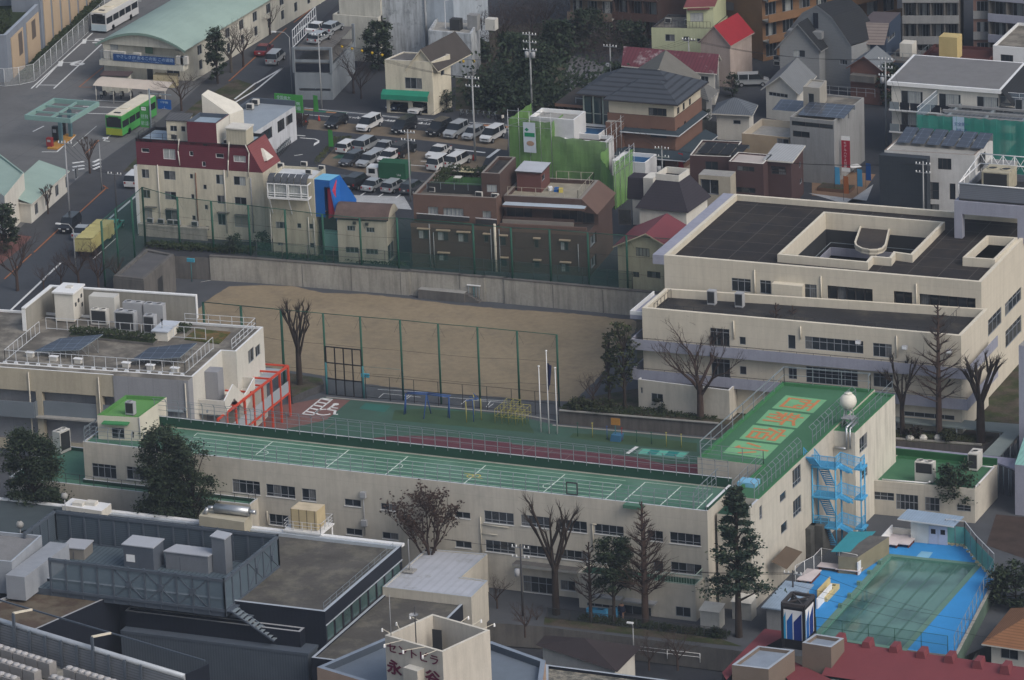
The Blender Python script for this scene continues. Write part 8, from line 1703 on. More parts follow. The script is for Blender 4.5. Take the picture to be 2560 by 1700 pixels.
b=MB();p_=a6(ph.ar);zt=ph.z1;b.ag([v3(p_[0],zt+.2)+aa((-1.2,-.8,0)),v3(p_[1],zt-.05)+aa((1.2,-.8,0)),v3(p_[2],zt-.05)+aa((1.2,.9,0)),v3(p_[3],zt+.2)+aa((-1.2,.9,0))],ad('pale_blue_sheet',(.26,.34,.44),ac=.5,aR=('X',.3,.1)));b.ag([v3(p_[0],zt+.05)+aa((-1.2,-.8,0)),v3(p_[1],zt-.2)+aa((1.2,-.8,0)),v3(p_[1],zt-.05)+aa((1.2,-.8,0)),v3(p_[0],zt+.2)+aa((-1.2,-.8,0))],a9);b.ab('slanting_roof',ph.ae)
b=MB();A_,B_,U_,N_=ph.frame(0)
for k in range(2):
 o=v3(A_,bd+.02)+U_*(2.+k*1.05)+N_*.003;b=MB();b.af(o,U_*1.,N_*.05,(0,0,2.05),ad('door_lilac',(.42,.46,.58),ac=.6));b.af(o+U_*.25+N_*.052+aa((0,0,1.15)),U_*.5,N_*.01,(0,0,.55),aU);b.ab('door',ph.ae)
def el(ao,p,w_,d_,rz=0):
 c=P(p,bd);t=ay('sunbathing_bench',ao,'bench',c,'low pale benches round the pool');b=MB();b.aO(c+aa((0,0,.38)),w_,d_,.08,ad('bench_pink_white',(.56,.5,.5),ac=.8),rz);b.ab('seat',t)
 for s_ in(-.4,.4):b=MB();a=aa((math.cos(rz),math.sin(rz),0));b.aO(c+a*(w_*s_),.15,d_*.9,.38,ad('bench_leg_brown',(.12,.04,.03)),rz);b.ab('leg',t)
el('low pale bench beside the pool hut, nearer the white wall',at(1150,322),1.6,3.);el('low pale bench beside the pool hut doors',at(1262,320),1.6,3.);el('long pale bench by the deck corner, nearer the white gate',at(570,560),2.6,1.3);el('long pale bench by the deck corner, nearer the teal-roofed shed',at(740,585),2.6,1.3);el('pale slab bench at the shaded end of the pool deck',at(375,645),1.6,3.4)
fV=ay('seat_box','pale yellow wooden trough bench standing on the blue pool deck','bench',P(at(545,790),bd));c=P(at(555,790),bd);b=MB();iw=ad('pale_yellow_wood',(.5,.42,.22),ac=.8);b.aO(c,1.,4.,.5,iw,0);b.af(c+aa((-.6,-2,0.)),(.1,0,0),(0,4,0),(0,0,1.2),iw);b.ab('box',fV);b=MB();[b.aO(c+aa((.05,-1.2+.9*k,.504)),.35,.35,.02,cy)for k in range(4)];b.ab('hole',fV)
b=MB();b.af(P(at(440,920),bd),(.15,0,0),(0,4.6,0),(0,0,1.1),ak);b.ab('splash_board',ao='low white board wall beside the yellow trough bench',ba='wall')
M_TP=ad('teal_panel',(.13,.36,.33),ac=.6,ai=.08);pw_=[P(p,bd)for p in(at(1620,325),at(1795,345),at(1900,480),at(2062,645))];t=ay('pool_fence','sea-green panel fence with frilled cream hem at the far corner of the pool','fence',pw_[1])
for a,c in zip(pw_,pw_[1:]):
 b=MB();b.ag([a+aa((0,0,.1)),c+aa((0,0,.1)),c+aa((0,0,2.1)),a+aa((0,0,2.1))],M_TP);b.ab('panel',t);n=max(2,int((c-a).length/1.6));b=MB();[b.bar(a+(c-a)*k/n,a+(c-a)*k/n+aa((0,0,2.8)),.07,aH)for k in range(n+1)];b.bar(a+aa((0,0,2.8)),c+aa((0,0,2.8)),.06,a9);b.ab('frame',t)
 b=MB();[b.aO(a+(c-a)*(k+.5)/(n*2)+aa((0,-.15,0)),.45,.3,.18,ad('cream_cloth',(.5,.43,.28),ac=.9),k)for k in range(n*2)];b.ab('hem',t)
dS=[P(p,bd)for p in(at(2062,645),at(1700,1345))];d_=(dS[1]-dS[0]).normalized();b=MB();nn=aa((-d_.y,d_.x,0));b.af(dS[0]+aa((0,0,GF-bd)),dS[1]-dS[0],nn*.35,(0,0,bd-GF+.15),ad('moss_green_wall',(.1,.15,.12),ac=.9,aA=.3),cE);b.af(dS[0]+nn*.9+aa((0,0,GF-bd)),dS[1]-dS[0],nn*.3,(0,0,1.8),cE);b.ab('pool_wall',ao='mossy green outer wall along the right side of the pool',ba='wall')
bU('mesh_fence','thin curved-post mesh fence along the right side of the pool',[dS[0],dS[1]],2.2,.06,aH,d7,b9=2.,aP=(1.,.5))
bU('mesh_fence','green mesh fence along the near end of the pool above the red roof',[P(at(1640,1335),bd),P(at(440,1160),bd)],2.,.07,ce,iT,b9=3.,aP=(1.,.5))
b=MB();a,c=P(at(825,612),bd),P(at(1140,265),bd);u=(c-a);b.af(a-aa((0,0,1.5)),u,(-.15,0,0),(0,0,2.9),ak);b.af(c-aa((0,0,1.5)),(3.2,0,0),(0,.15,0),(0,0,2.6),au);b.ab('white_wall',ao='white wall between the pool deck and the teal-roofed shed',ba='wall')
bU('mesh_fence','white gate and mesh fence at the deck corner by the long benches',[P(at(250,690),bd),P(at(420,600),bd),P(at(490,525),bd),P(at(815,590),bd)],2.,.1,ak,h7,b9=2.2)
hE=aV('bike_shed','open shed with a teal corrugated roof between the fire stair and the pool','shed',at(640,440),at(815,452),at(930,250),3.6,ad('olive_panel',(.22,.2,.14),ac=.9),aJ,base=-.2)
b=MB();b.ag([P(at(570,400),3.7),P(at(808,402),3.3),P(at(985,212),3.3),P(at(745,215),3.7)],ad('teal_corrugated',(.035,.22,.27),ac=.6,ai=.1,aR=('Y',.3,.2)));b.ab('teal_roof',hE.ae)
tk_=ay('water_tank','dark stained water tanks beside the foot of the fire stair','tank',P(at(400,450),0));b=MB();iC=ad('stained_tank',(.085,.085,.08),ac=.8,ai=.35,scale=.9)
for k in range(2):o=P(at(345+110*k,440-30*k),-.2);b.aO(o,2.,2.4,3.6,iC,0);b.bV(o+aa((0,0,3.6)),[(.4,0),(.4,.25),(.1,.32)],iC,10)
b.ab('tank',tk_)
b=MB();b.ag([P(at(30,490),4.4),P(at(170,560),3.2),P(at(315,400),3.2),P(at(165,345),4.4)],ad('brown_lean_to',(.1,.075,.055),ac=.9,aR=('Y',.3,.2)));b.af(P(at(60,530),0),(2.2,0,0),(0,4,0),(0,0,3.),bO);b.ab('lean_to',ao='brown ribbed lean-to roof against the school wing',ba='lean-to')
b=MB();q=a8(at(-60,900),at(200,935),at(160,660),3.2);b.bj(q,3.05,3.2,ad('pale_blue_sheet',(.26,.34,.44)));b.bj(a2(a6(q),.4),-.2,3.,bZ);b.ab('covered_store',ao='store with a pale blue sheet roof left of the striped roof sign',ba='shed')
for aT,p in(('white storage locker with a slanting lid behind the school, nearer the soil strip',aC(1830,1090)),('white storage locker beside the big cedar trunk',aC(2120,1010))):
 c=P(p,-.2);t=ay('storage_locker',aT,'locker',c,'white storage lockers');b=MB();b.aO(c,2.1,1.6,2.1,ad('locker_white',(.42,.42,.4),ac=.8,aA=.2),0);b.ab('case',t);b=MB();b.ag([c+aa((-1.15,-1,2.15)),c+aa((1.15,-1,2.15)),c+aa((1.15,.9,2.5)),c+aa((-1.15,.9,2.5))],au);b.ab('lid',t)
for k in range(7):
 c=P(aC(715+k*32,1000+3*k)if k<5 else aC(715+(k+1.2)*32,1000),-.2);t=ay('waste_bin',['blue waste bin at the left end of the row behind the school','second blue bin of the row','third blue bin of the row, in front of the low windows','fourth blue bin of the row','fifth blue bin of the row, before the gap','brownish bin at the bushy tree trunk','last bin of the row, right of the bushy tree trunk'][k],'bin',c,'bins behind the school');b=MB();b.aO(c,.62,.6,1.,bo if k!=5 else aJ,0);b.ab('body',t);b=MB();b.aO(c+aa((0,0,1.)),.68,.66,.08,bo if k!=5 else aJ,0);b.ab('lid',t)
di=3.9;ei=Bd('school_annexe','single-storey school annexe with a green roof deck and white roof pipes','building',a8(aB(935,1278),aB(1885,1362),aB(1120,1120),di),-.2,di,b7,dW,par=.35,pt=.3,world=True,pm=ad('green_kerb',(.05,.17,.075)),rim=b7)
dY=P(aB(2110,1135),di).y;ei.ar[2]=aa((ei.ar[1].x,dY));ei.ar[3]=aa((ei.ar[0].x,dY))
for a,c,nx in((aB(960,1380),aB(1150,1470),3),(aB(1165,1400),aB(1370,1560),5),(aB(1430,1430),aB(1565,1568),3),(aB(1720,1500),aB(1850,1568),2)):ei.win(0,a,c,nx,.5)
ei.aD()
b=MB();p_=a6(ei.ar);b.af(v3(p_[3],di)-aa((0,.3,0)),v3(p_[2]-p_[3],0),(0,.3,0),(0,0,.7),ad('dark_kerb_green',(.02,.09,.035)));b.ab('rear_kerb',ei.ae)
b=MB();b.path([P(aB(1040,1270),di+.1),P(aB(1460,1305),di+.1),P(aB(1475,1290),di+.5)],.09,ak);b.path([P(aB(1950,1150),di+.1),P(aB(2060,1160),di+.1),P(aB(1890,1340),di+.1)],.09,ak);b.ab('roof_pipe',ei.ae)
bv('cooling_unit','tall twin-fan unit with dark coil in the middle of the green annexe roof','outdoor unit',aB(1435,1285),di-.3,2.1,1.,2.3,b6,cn=2,az='outdoor units on roofs',two=True);bv('cooling_unit','twin-fan unit at the far right of the green annexe roof','outdoor unit',aB(1890,1170),di-.3,1.1,1.9,2.,b6,cn=1,az='outdoor units on roofs');bv('cooling_unit','narrow unit on the green annexe roof against the wing','outdoor unit',aB(975,1250),di-.3,.7,1.,1.9,b6,cn=1,az='outdoor units on roofs')
def e4(ao,aM,z,m,a3=True,name='covered_walkway'):
 w_=[P(p,z)for p in aM];t=ay(name,ao,'walkway roof',(w_[0].x,w_[0].y,0),'covered walkways');b=MB();b.bj([p.xy for p in w_],z-.18,z,m);b.ab('roof',t)
 for a,c in zip(w_,w_[1:]+w_[:1]):
  for f in(.15,.5,.85):q=a+(c-a)*f;cc=sum(w_,aa((0,0,0)))/len(w_);q=q+(cc-q)*.08;b=MB();b.aG((q.x,q.y,-.1),(q.x,q.y,z-.19),.07,.07,aH);b.ab('post',t)
M_CW=ad('lavender_sheet_roof',(.27,.27,.35),ac=.6,ai=.08,aR=('X',1.2,.08));dt=ad('grey_green_sheet_roof',(.2,.235,.23),ac=.6,ai=.1)
e4('lavender covered walkway roof running along the back of the green annexe roof',(aB(955,1000),aB(2110,1125),aB(2260,1180),aB(2260,1080),aB(960,945)),3.3,M_CW);e4('grey-green covered walkway roof slanting up from the lavender one',(aB(1950,1045),aB(2110,1060),aB(2315,830),aB(2170,820)),3.2,dt);e4('long grey-green covered walkway roof at the foot of the modern block',(aB(1110,735),aB(2334,855),aB(2334,770),aB(1140,680)),3.,dt)
tr=aV('teal_roof_building','building with a pale teal ribbed roof cut by the right edge of the view','building',aB(2250,1135),aB(2600,1170),aB(2370,780),6,bG,ad('pale_teal_roof',(.22,.42,.38),ac=.6,aR=('X',.5,.15)),base=-.2)
sp_b=aV('bay_building','lavender-grey building edge with a white corner pipe at the right of the view','building',aB(2285,50),aB(2700,80),aB(2420,-80),13.,bG,aI,base=1.6)
gq=[P(c,1.65).xy for c in(am(425,625),am(1890,755),aB(300,660),aB(960,880),aB(1945,945),aB(2400,850),aB(2400,300),am(2334,-200),am(1500,300),am(1140,500),am(840,500),am(520,560))]
b=MB();b.bj([P(p,1.65).xy for p in(am(425,640),am(1900,765),aB(960,905),aB(1945,965),aB(2500,700),(2700,640),(2560,560),(1590,780),am(1150,440),am(800,500),am(530,560))],-1.2,1.64,ad('stained_grey_wall',(.12,.11,.105),ac=.95,aA=.4,ai=.15),cy);b.ab('garden_terrace',kind='structure')
b=MB();a,c=P(am(430,645),1.65),P(am(1880,765),1.65);b.af(a+aa((0,-.1,0)),c-a,(0,.3,0),(0,0,.12),aI);a,c=P(aB(960,890),1.65),P(aB(1945,960),1.65);b.af(a+aa((0,-.1,0)),c-a,(0,.3,0),(0,0,.15),cE);b.ab('kerb',kind='structure')
bP('soil_beds',[P(p,0).xy for p in(at(2080,60),at(2500,100),at(2500,520),at(1990,340))],.02,ad('bed_soil',(.055,.04,.035),ac=1,ai=.3));bP('asphalt_yard',[P(p,0).xy for p in(aB(800,1420),at(2500,20),at(2500,1000),at(1700,1400),at(0,1300),at(-100,300))],-.004,fM)
oh=aV('tiled_house','white house with an orange-brown hipped tile roof at the right edge, beyond the pool','house',at(2035,1235),at(2600,1320),at(2260,960),4.8,au,bz,base=GF,w0=((at(2120,1265),at(2280,1390),2),));b=MB();fG(b,oh.ar,oh.z1,2.3,ad('orange_tile_roof',(.235,.115,.06),ac=.85,ai=.1,aR=('Z',.18,.3)),au,bI=.8);b.ab('tiled_roof',oh.ae)
hI=3.8;cO=ad('brick_red_roof',(.175,.046,.054),ac=.8,ai=.07,scale=.4,fine=.05);eC,gy=P(at(640,1215),hI+1.2),P(at(2500,1475),hI+1.2);rb=ay('red_roofed_building','long building with a brick red sloping roof and small red ridge vents','building',eC);u=(gy-eC);hj=aa((0,-5.2,-1.6));b=MB()
b.ag([eC+hj,gy+hj,gy,eC],cO);b.ag([gy,gy+aa((0,.2,-4)),eC+aa((0,.2,-4)),eC][::-1],cm);b.ab('sloping_roof',rb)
b=MB();b.af(eC+aa((0,0.,-8)),u,(0,-5,0),(0,0,6.),cm);q_=eC+hj;b.af(q_+aa((0,-1.6,-.4)),u,(0,1.5,0),(0,0,.2),ad('glazed_strip',(.16,.19,.18),ac=.3,a5=(1.6,0,.1,.5)));b.af(q_+aa((0,-14,-3)),u,(0,12,0),(0,0,.5),ad('brown_flat_roof',(.085,.072,.058),ac=.95,ai=.15));b.ab('body',rb)
for k,(x,y)in enumerate(((640,1160),(895,1200),(1145,1240),(1395,1285),(1650,1325),(1910,1370),(2160,1415))):
 a=P(at(x,y),hI+1.9);b=MB();o=aa((a.x,a.y-.2,hI+.8));w_=.55;b.ag([o+aa((-w_,0,0.)),o+aa((w_,0,0)),o+aa((w_*.6,0,.9)),o+aa((-w_*.6,0,.9))],cO);b.ag([o+aa((w_,0,0)),o+aa((w_,1.5,-.4)),o+aa((w_*.6,1.5,.9)),o+aa((w_*.6,0,.9))],cO);b.ag([o+aa((-w_*.6,0,.9)),o+aa((w_*.6,0,.9)),o+aa((w_*.6,1.5,.9)),o+aa((-w_*.6,1.5,.9))],cO);b.ag([o+aa((-w_,1.5,-.4)),o+aa((-w_,0,0)),o+aa((-w_*.6,0,.9)),o+aa((-w_*.6,1.5,.9))],cO);b.ab('ridge_vent',rb)
jv=ad('taupe_wall',(.175,.14,.115),ac=.9,ai=.06);M_PR=ad('blue_grey_pan',(.24,.28,.34),ac=.5,ai=.15)
for(a,c,d,z_)in((at(-330,1430),at(5,1470),at(-90,1255),5.6),(at(310,1228),at(575,1270),at(430,1145),6.)):s_=Bd('','','',a8(a,c,d,z_),GF,z_,jv,M_PR,par=.35,pt=.3,world=True,ae=rb,rim=ca);s_.aD()
b=MB();q=[P(at(x,y),3.4).xy for x,y in((120,1500),(250,1405),(590,1568),(400,1800))];b.bj(q,GF,3.4,cm,cO);q=[P(p,4.2).xy for p in(at(-30,1100),at(130,1120),at(130,1180),at(-150,1330),at(-380,1568),at(-420,1500))];b.bj(q,GF,4.2,cm,cO);b.ab('lower_roof',rb)
sg_=ay('roof_sign','box sign with white and blue slanting stripes on a black frame above the red roof','sign',P(at(220,1200),6));o=P(at(130,870),9.3);eB=P(at(325,900),9.3)-o;fD=aa((0,3.,0));eB.z=0;b=MB();H_=4.6;o=aa((o.x,o.y,0));b.af(o+aa((0,0,4.6)),eB,fD,(0,0,H_-.35),aU);b.ab('case',sg_);b=MB()
for a,c in((0,1),(1,2),(2,3),(3,0)):aM=[o,o+eB,o+eB+fD,o+fD];b.bar(aM[a]+aa((0,0,9.3)),aM[c]+aa((0,0,9.3)),.3,aq);b.bar(aM[a]+aa((0,0,4.6)),aM[a]+aa((0,0,9.3)),.25,aU)
b.bar(o+aa((0,0,9.3)),o+eB+fD+aa((0,0,9.3)),.15,aq);b.bar(o+eB+aa((0,0,9.3)),o+fD+aa((0,0,9.3)),.15,aq);b.ab('frame',sg_)
ic=[ad('sign_cyan',(.02,.3,.55),ac=.5),ad('sign_blue',(.012,.1,.34),ac=.5),ad('sign_navy',(.01,.03,.17),ac=.5)]
for(p,u_,bT)in((o,eB,aa((0,-.02,0))),(o+eB,fD,aa((.02,0,0)))):
 b=MB();q=p+bT;b.ag([q+aa((0,0,5.6)),q+u_*.96+aa((0,0,5.6)),q+u_*.96+aa((0,0,8.75)),q+aa((0,0,8.75))],ak);x=0.
 for k,w_ in enumerate((.2,.32,.42)):e=bT*1.2;b.ag([p+u_*x+e+bT+aa((0,0,5.6)),p+u_*(x+w_-.05)+e+bT+aa((0,0,5.6)),p+u_*(x+w_-.05)+e+bT+aa((0,0,8.5))][::1],ic[k]);b.ag([p+u_*x+e+bT+aa((0,0,5.6)),p+u_*(x+w_-.05)+e+bT+aa((0,0,8.5)),p+u_*x+e+bT+aa((0,0,7.5))],ic[k]);x+=w_
 b.ab('panel',sg_)
b=MB();b.aO(P((1872,1230),10.45),2.,1.6,1.3,ad('pale_blue_plastic',(.2,.46,.66),ac=.5),0);b.ab('tank_box',ao='pale blue ribbed box on the low roof strip at the wing end',ba='box')
# trees
def c8(name,c):return ad(name,c,ac=.8,ai=.45,scale=.9,fine=.25,cV=.1)
jp=c8('pale_leaf',(.046,.062,.036));gd,jf,dP,ga=c8('evergreen_leaf',(.026,.04,.024)),c8('cedar_needle',(.026,.046,.034)),c8('olive_leaf',(.052,.06,.026)),c8('dead_leaf',(.046,.03,.024))
def cB(b,p,q,r0,r1,m,n=4):b.aG(p,q,r0,r1,m,n,False)
def cv(ao,base,bX,z=0.,fZ='fine',c5=.45,bf=1,m=None,r=None,name='bare_tree',az=None,gT=None):
 aS=random.Random(bf);c=P(base,z);h=max(2.,HZ(bX,base,z)-z);r=r or h*.024;m=m or c7;t=ay(name,ao,'tree',c,az);T_,C_=MB(),MB()
 def rd(s_=1):return aa((aS.gauss(0,s_),aS.gauss(0,s_),aS.gauss(0,s_*.6)))
 def ix(p,d,L,rr,ee,B=C_):
  q=p+d*L*.5;d2=(d+rd(.16)).normalized();e=q+d2*L*.5;cB(B,p,q,rr,rr*.85,m,5 if ee>2 else 3);cB(B,q,e,rr*.85,rr*.6,m,5 if ee>2 else 3)
  if ee<=0:return
  for k in range(3 if ee>1 else 4):dd=(d2+rd(c5)+aa((0,0,.25))).normalized();ix(e if k else q,dd,L*aS.uniform(.55,.8),rr*.52,ee-1)
 if fZ=='fine':
  f=.34;cB(T_,c,c+aa((0,0,h*f)),r*1.15,r*.9,m,8);s_=c+aa((0,0,h*f))
  for k in range(5):a=k*1.257+bf;ix(s_-aa((0,0,h*.03*k)),aa((math.cos(a)*c5*1.5,math.sin(a)*c5*1.5,1.1)).normalized(),h*.27,r*.6,4)
 elif fZ=='pollard':
  f=.42;cB(T_,c,c+aa((0,0,h*f)),r*1.3,r*1.,m,9);s_=c+aa((0,0,h*f))
  for k in range(7):
   a=k*.9+bf;d=aa((math.cos(a)*c5*.8,math.sin(a)*c5*.8,1)).normalized();p=s_-aa((0,0,h*.05*(k%4)));L=h*aS.uniform(.22,.34);q=p+d*L;cB(C_,p,q,r*.55,r*.42,m,6)
   for j in range(3):
    d2=(d+rd(.32)+aa((0,0,.3))).normalized();e=q+d2*h*aS.uniform(.1,.2);cB(C_,q,e,r*.36,r*.3,m,5);e2=e+(d2+rd(.2)).normalized()*h*.05;cB(C_,e,e2,r*.34,r*.2,m,5)
    for i in range(10):cB(C_,e2-d2*h*.04*aS.random(),e2+(d2+rd(.55)).normalized()*h*aS.uniform(.03,.09),.028,.01,m,3)
 elif fZ=='column':
  cB(T_,c,c+aa((0,0,h)),r*1.1,r*.25,m,8)
  for k in range(46):
   f=.25+.73*k/46;p=c+aa((0,0,h*f));a=k*2.4+bf;L=h*c5*.42*(1.12-f)*aS.uniform(.6,1.2);d=aa((math.cos(a),math.sin(a),.55)).normalized();q=p+d*L;cB(C_,p,q,r*.28,r*.16,m,4)
   for j in range(7):cB(C_,q-d*L*aS.random()*.5,q+(d+rd(.6)+aa((0,0,.4))).normalized()*L*aS.uniform(.3,.9),.035,.01,m,3)
 T_.ab('trunk',t);cr=C_.ab('branches',t)
 if gT:
  b=MB();vs=[v for v in C_.v];aS.shuffle(vs)
  for v in vs[:1600]:
   if v.z<c.z+h*.3:continue
   p=v+rd(.25);u=rd(1).normalized()*.17;w_=u.orthogonal().normalized()*.11;b.ag([p-u,p+w_,p+u,p-w_],gT)
  b.ab('crown',t)
 return t
def cq(ao,base,bX,rw,z=0.,eK='round',n=2600,m=None,bf=1,name='evergreen_tree',f0=.12,az=None,s=.3,trunk=None):
 aS=random.Random(bf);c=P(base,z);h=max(1.2,HZ(bX,base,z)-z);r_=rw*SC/20.5;m=m or gd;t=ay(name,ao,'tree' if name.endswith('tree')else 'shrub',c,az);b=MB();cB(b,c,c+aa((0,0,h*.93)),trunk or max(.08,h*.022),.04,dF,7)
 cl=[];nc=int(34+h*3)
 for k in range(nc):
  f=aS.random()**.8;zz=f0+(1-f0)*f
  if eK=='cone':R_=r_*(1.05-zz)*(1.+.25*math.sin(k*1.3));
  else:R_=r_*math.sqrt(max(.05,1-((zz-(f0+1)/2*.9)/(.62*(1-f0*.4)))**2))
  a=aS.random()*6.283;q=R_*aS.uniform(.55,1.);p=c+aa((math.cos(a)*q,math.sin(a)*q,h*zz));cl.append((p,aS.uniform(.55,1.1)*(r_*.34 if eK!='cone' else max(.5,R_*.36))))
  if k%2:dU=c+aa((0,0,min(h*.9,h*zz*(.85 if eK=='cone' else .7))));cB(b,dU,p,.07*h/10+.03,.02,dF,4)
 b.ab('trunk',t);b=MB();per=max(6,n//len(cl))
 for p,cr in cl:
  for i in range(per):
   v=aa((aS.gauss(0,1),aS.gauss(0,1),aS.gauss(0,.55 if eK!='cone' else .3)))*cr*.62;q=p+v;u=aa((aS.gauss(0,1),aS.gauss(0,1),aS.gauss(0,.5))).normalized()*s*aS.uniform(.5,1);w_=u.cross(aa((aS.random(),aS.random(),1))).normalized()*s*.5;b.ag([q-u,q+w_,q+u,q-w_],m if i%4 else jp)
 b.ab('crown',t);return t
D2=-.2
cq('big rounded dark evergreen at the left end of the school, darker and nearer the annexe',aN(340,1990),aN(370,835),225,D2,n=22000,s=.22,bf=3);cq('large twin-crowned dark evergreen against the low green front roof of the school',aN(1560,2080),aN(1540,850),225,D2,n=22000,s=.22,bf=5);cq('lower right-hand crown of evergreen beside the large one before the school',aN(1800,2110),aN(1790,990),180,D2,n=10000,s=.2,bf=6)
cq('tall ragged cedar before the right end of the long school block',aC(2070,1190),am(1960,1330),330,D2,'cone',12000,jf,8,f0=.26,s=.26,trunk=.42);cq('bushy dark evergreen on a bare stem behind the school bins',aC(935,1070),aC(940,265),135,D2,n=8000,s=.2,bf=9,f0=.44)
cv('bare tree with a few dead brown leaves in front of the school centre',aQ(1600,780),aj(1610,1350),D2,'fine',.3,11,gT=ga);cv('tall pollarded bare tree with a mossy trunk behind the school',aC(405,985),am(370,1420),D2,'pollard',.5,12,dF);cv('slender pruned bare tree left of the bushy evergreen',aC(720,1045),aC(700,310),D2,'column',.5,13);cv('tall pruned bare tree between the bushy evergreen and the cedar',aC(1215,1080),am(1165,1475),D2,'column',.55,14,c7,.36);cv('second thin stem beside the tall pruned bare tree',aC(1235,1075),aC(1250,90),D2,'column',.6,15,c7,.2)
for k,(df,dG,tx,ty,dU,aT)in enumerate(((1510,1480,1500,1060,'fine','low bushy bare tree in the small park'),(1250,1480,1240,1130,'fine','thin bare tree by the white park rail'),(120,1180,110,830,'fine','sprawling bare tree left of the brown pavilion'),(230,1060,300,880,'fine','low bare shrubby tree by the soil strip'))):cv(aT,aC(df,dG),aC(tx,ty),-2 if dG>1300 else-.5,dU,.6,20+k)
for k,(df,dG,ty,aT)in enumerate(((2260,700,470,'small bare tree in the shade beyond the cream annexe'),(2200,930,600,'bare tree at the corner of the cream annexe'))):cv(aT,aQ(df,dG),aQ(df,ty),D2,'fine',.6,30+k)
cv('black pollarded tree standing on the mound at the sand edge',aj(400,405),aE(390,1160),.9,'pollard',.38,41,dF,.3)
cq('tall thin leafy tree beside the modern school block',am(1030,625),be(950,1420),110,1.65,n=1500,m=dP,bf=42,f0=.3,s=.26);cq('narrow leafy tree left of the tall thin one',am(890,620),be(880,1500),55,1.65,n=800,m=dP,bf=43,f0=.2,s=.26)
cv('small spreading bare tree at the end of the garden terrace',am(745,625),am(730,250),1.65,'fine',.6,44);cv('large spreading bare tree in front of the modern school block',am(1720,715),be(1700,1400),1.65,'fine',.5,45,c7,.38)
for k,(df,dG,tx,ty,dU,aT)in enumerate(((90,600,90,-340,'column','pruned columnar bare tree behind the lettered roof, nearer the big bare tree'),(240,560,240,-310,'column','thinner columnar bare tree behind the lettered roof'),(1560,890,1590,-330,'column','tallest pruned columnar bare tree before the modern block'),(1225,870,1290,100,'pollard','forked pollard before the modern block, left of the tallest one'),(870,560,850,50,'pollard','short pollard rising behind the wing railing'),(960,580,950,110,'pollard','second short pollard behind the wing railing'),(1940,930,2000,40,'pollard','broad old pollard at the corner of the modern block'))):cv(aT,aB(df,dG),aB(tx,ty),1.65,dU,.5,50+k,dF if dU=='pollard' else c7,.42 if 'broad' in aT else None)
cq('cloud-pruned dark pine beside the low green annexe',aB(1720,1640),aB(1740,1140),150,D2,n=2400,bf=60,f0=.35,s=.25)
for k,(p,q,rw,aT,m_)in enumerate(((am(1350,645),am(1350,530),60,'dark round shrub under the annexe window',0),(am(1670,640),am(1660,520),60,'dark shrub left of the big bare trunk',0),(am(1800,660),am(1800,590),70,'low shrub right of the big bare trunk',0),(am(620,630),am(600,530),90,'clipped green shrub at the end of the garden',1),(am(830,640),am(800,560),110,'low green shrub on the garden terrace',1),(aB(1640,920),aB(1640,830),75,'round clipped green bush before the columnar trunks',1),(aB(1320,890),aB(1330,800),70,'brownish round bush near the forked pollard',2),(aC(1855,1190),aC(1860,1090),50,'small round topiary before the white locker',0),(av(550,1660),av(550,1440),55,'small dark tree before the red banner house',0),(aE(60,750),aE(60,590),80,'dark shrub between the apartment and veranda house',0),(aF(2120,770),aF(2110,600),90,'dark bush at the apartment foot',0),(ap(2010,880),ap(2010,670),70,'dark green pine beside the maroon-roofed house',0),(ap(1735,1120),ap(1730,1000),85,'dark shrub beside the brick villa',0),(ap(820,900),ap(830,750),70,'dark brownish shrub at the park edge',2),(ah(1740,1010),ah(1740,830),95,'round dark bush beside the garage house',0))):
 zc=1.65 if 'c' and p[1]>1000 and p[0]<2450 and 'locker' not in aT else(D2 if 'locker' in aT else GL);cq(aT,p,q,rw,zc,n=900,bf=70+k,m=(gd,dP,ga)[m_],name='shrub',f0=.02,s=.18)
for k,(df,dG,tx,ty,rw,dU,aT)in enumerate((
 (1120,640,1110,215,150,'e','dark rounded evergreen against the white tower block'),(2560,930,2640,390,190,'e','tallest dark evergreen behind the utility pole'),(3040,440,3040,110,200,'e','dark evergreen before the brown apartments'),(3400,450,3400,220,170,'e','dark evergreen beside the yellow-green house'),(2170,1000,2180,700,150,'e','dark evergreen behind the parked bicycles'),(3280,740,3280,600,100,'e','low dark evergreen at the paved park corner'),(2790,1060,2770,860,110,'e','dark evergreen above the green-netted site'),(2450,1050,2420,900,120,'e','low dark evergreen left of the utility pole'),(2350,700,2330,330,180,'e','shadowy evergreen in the dark wood'),(2760,560,2700,200,170,'e','dark evergreen at the back of the paved park'),(2000,560,1990,380,150,'e','dark evergreen behind the brown-roofed house'),
 (2240,500,2220,30,0,'b','big brown bare tree at the back of the wood'),(2520,380,2480,-60,0,'b','brown bare tree at the upper edge of the wood'),(2650,330,2700,-80,0,'b','brown bare tree beside the dull apartments'),(2100,850,2080,560,0,'b','bare tree beside the cream garage house'),(2940,890,2935,600,0,'b','small bare tree on the paved park'),(890,850,890,420,0,'b','bare tree behind the car stacker lane'),(960,900,960,560,0,'b','bare tree between the stacker and the cream house'),(2040,420,2040,60,0,'b','brown bare tree right of the white tower block'),(1960,900,1960,620,0,'b','thin bare tree beside the garages'),(2420,640,2400,300,0,'b','brown bare tree within the dark wood'),(3000,300,2990,-60,0,'b','bare tree before the dull apartments'))):
 f_=ah
 if dU=='e':cq(aT,f_(df,dG),f_(tx,ty),rw,GL,n=3400,bf=100+k,s=.34)
 else:cv(aT,f_(df,dG),f_(tx,ty),GL,'fine',.5,100+k,ad('far_twig',(.05,.04,.04),ac=1,ai=.2))
b=MB();aS=random.Random(5)
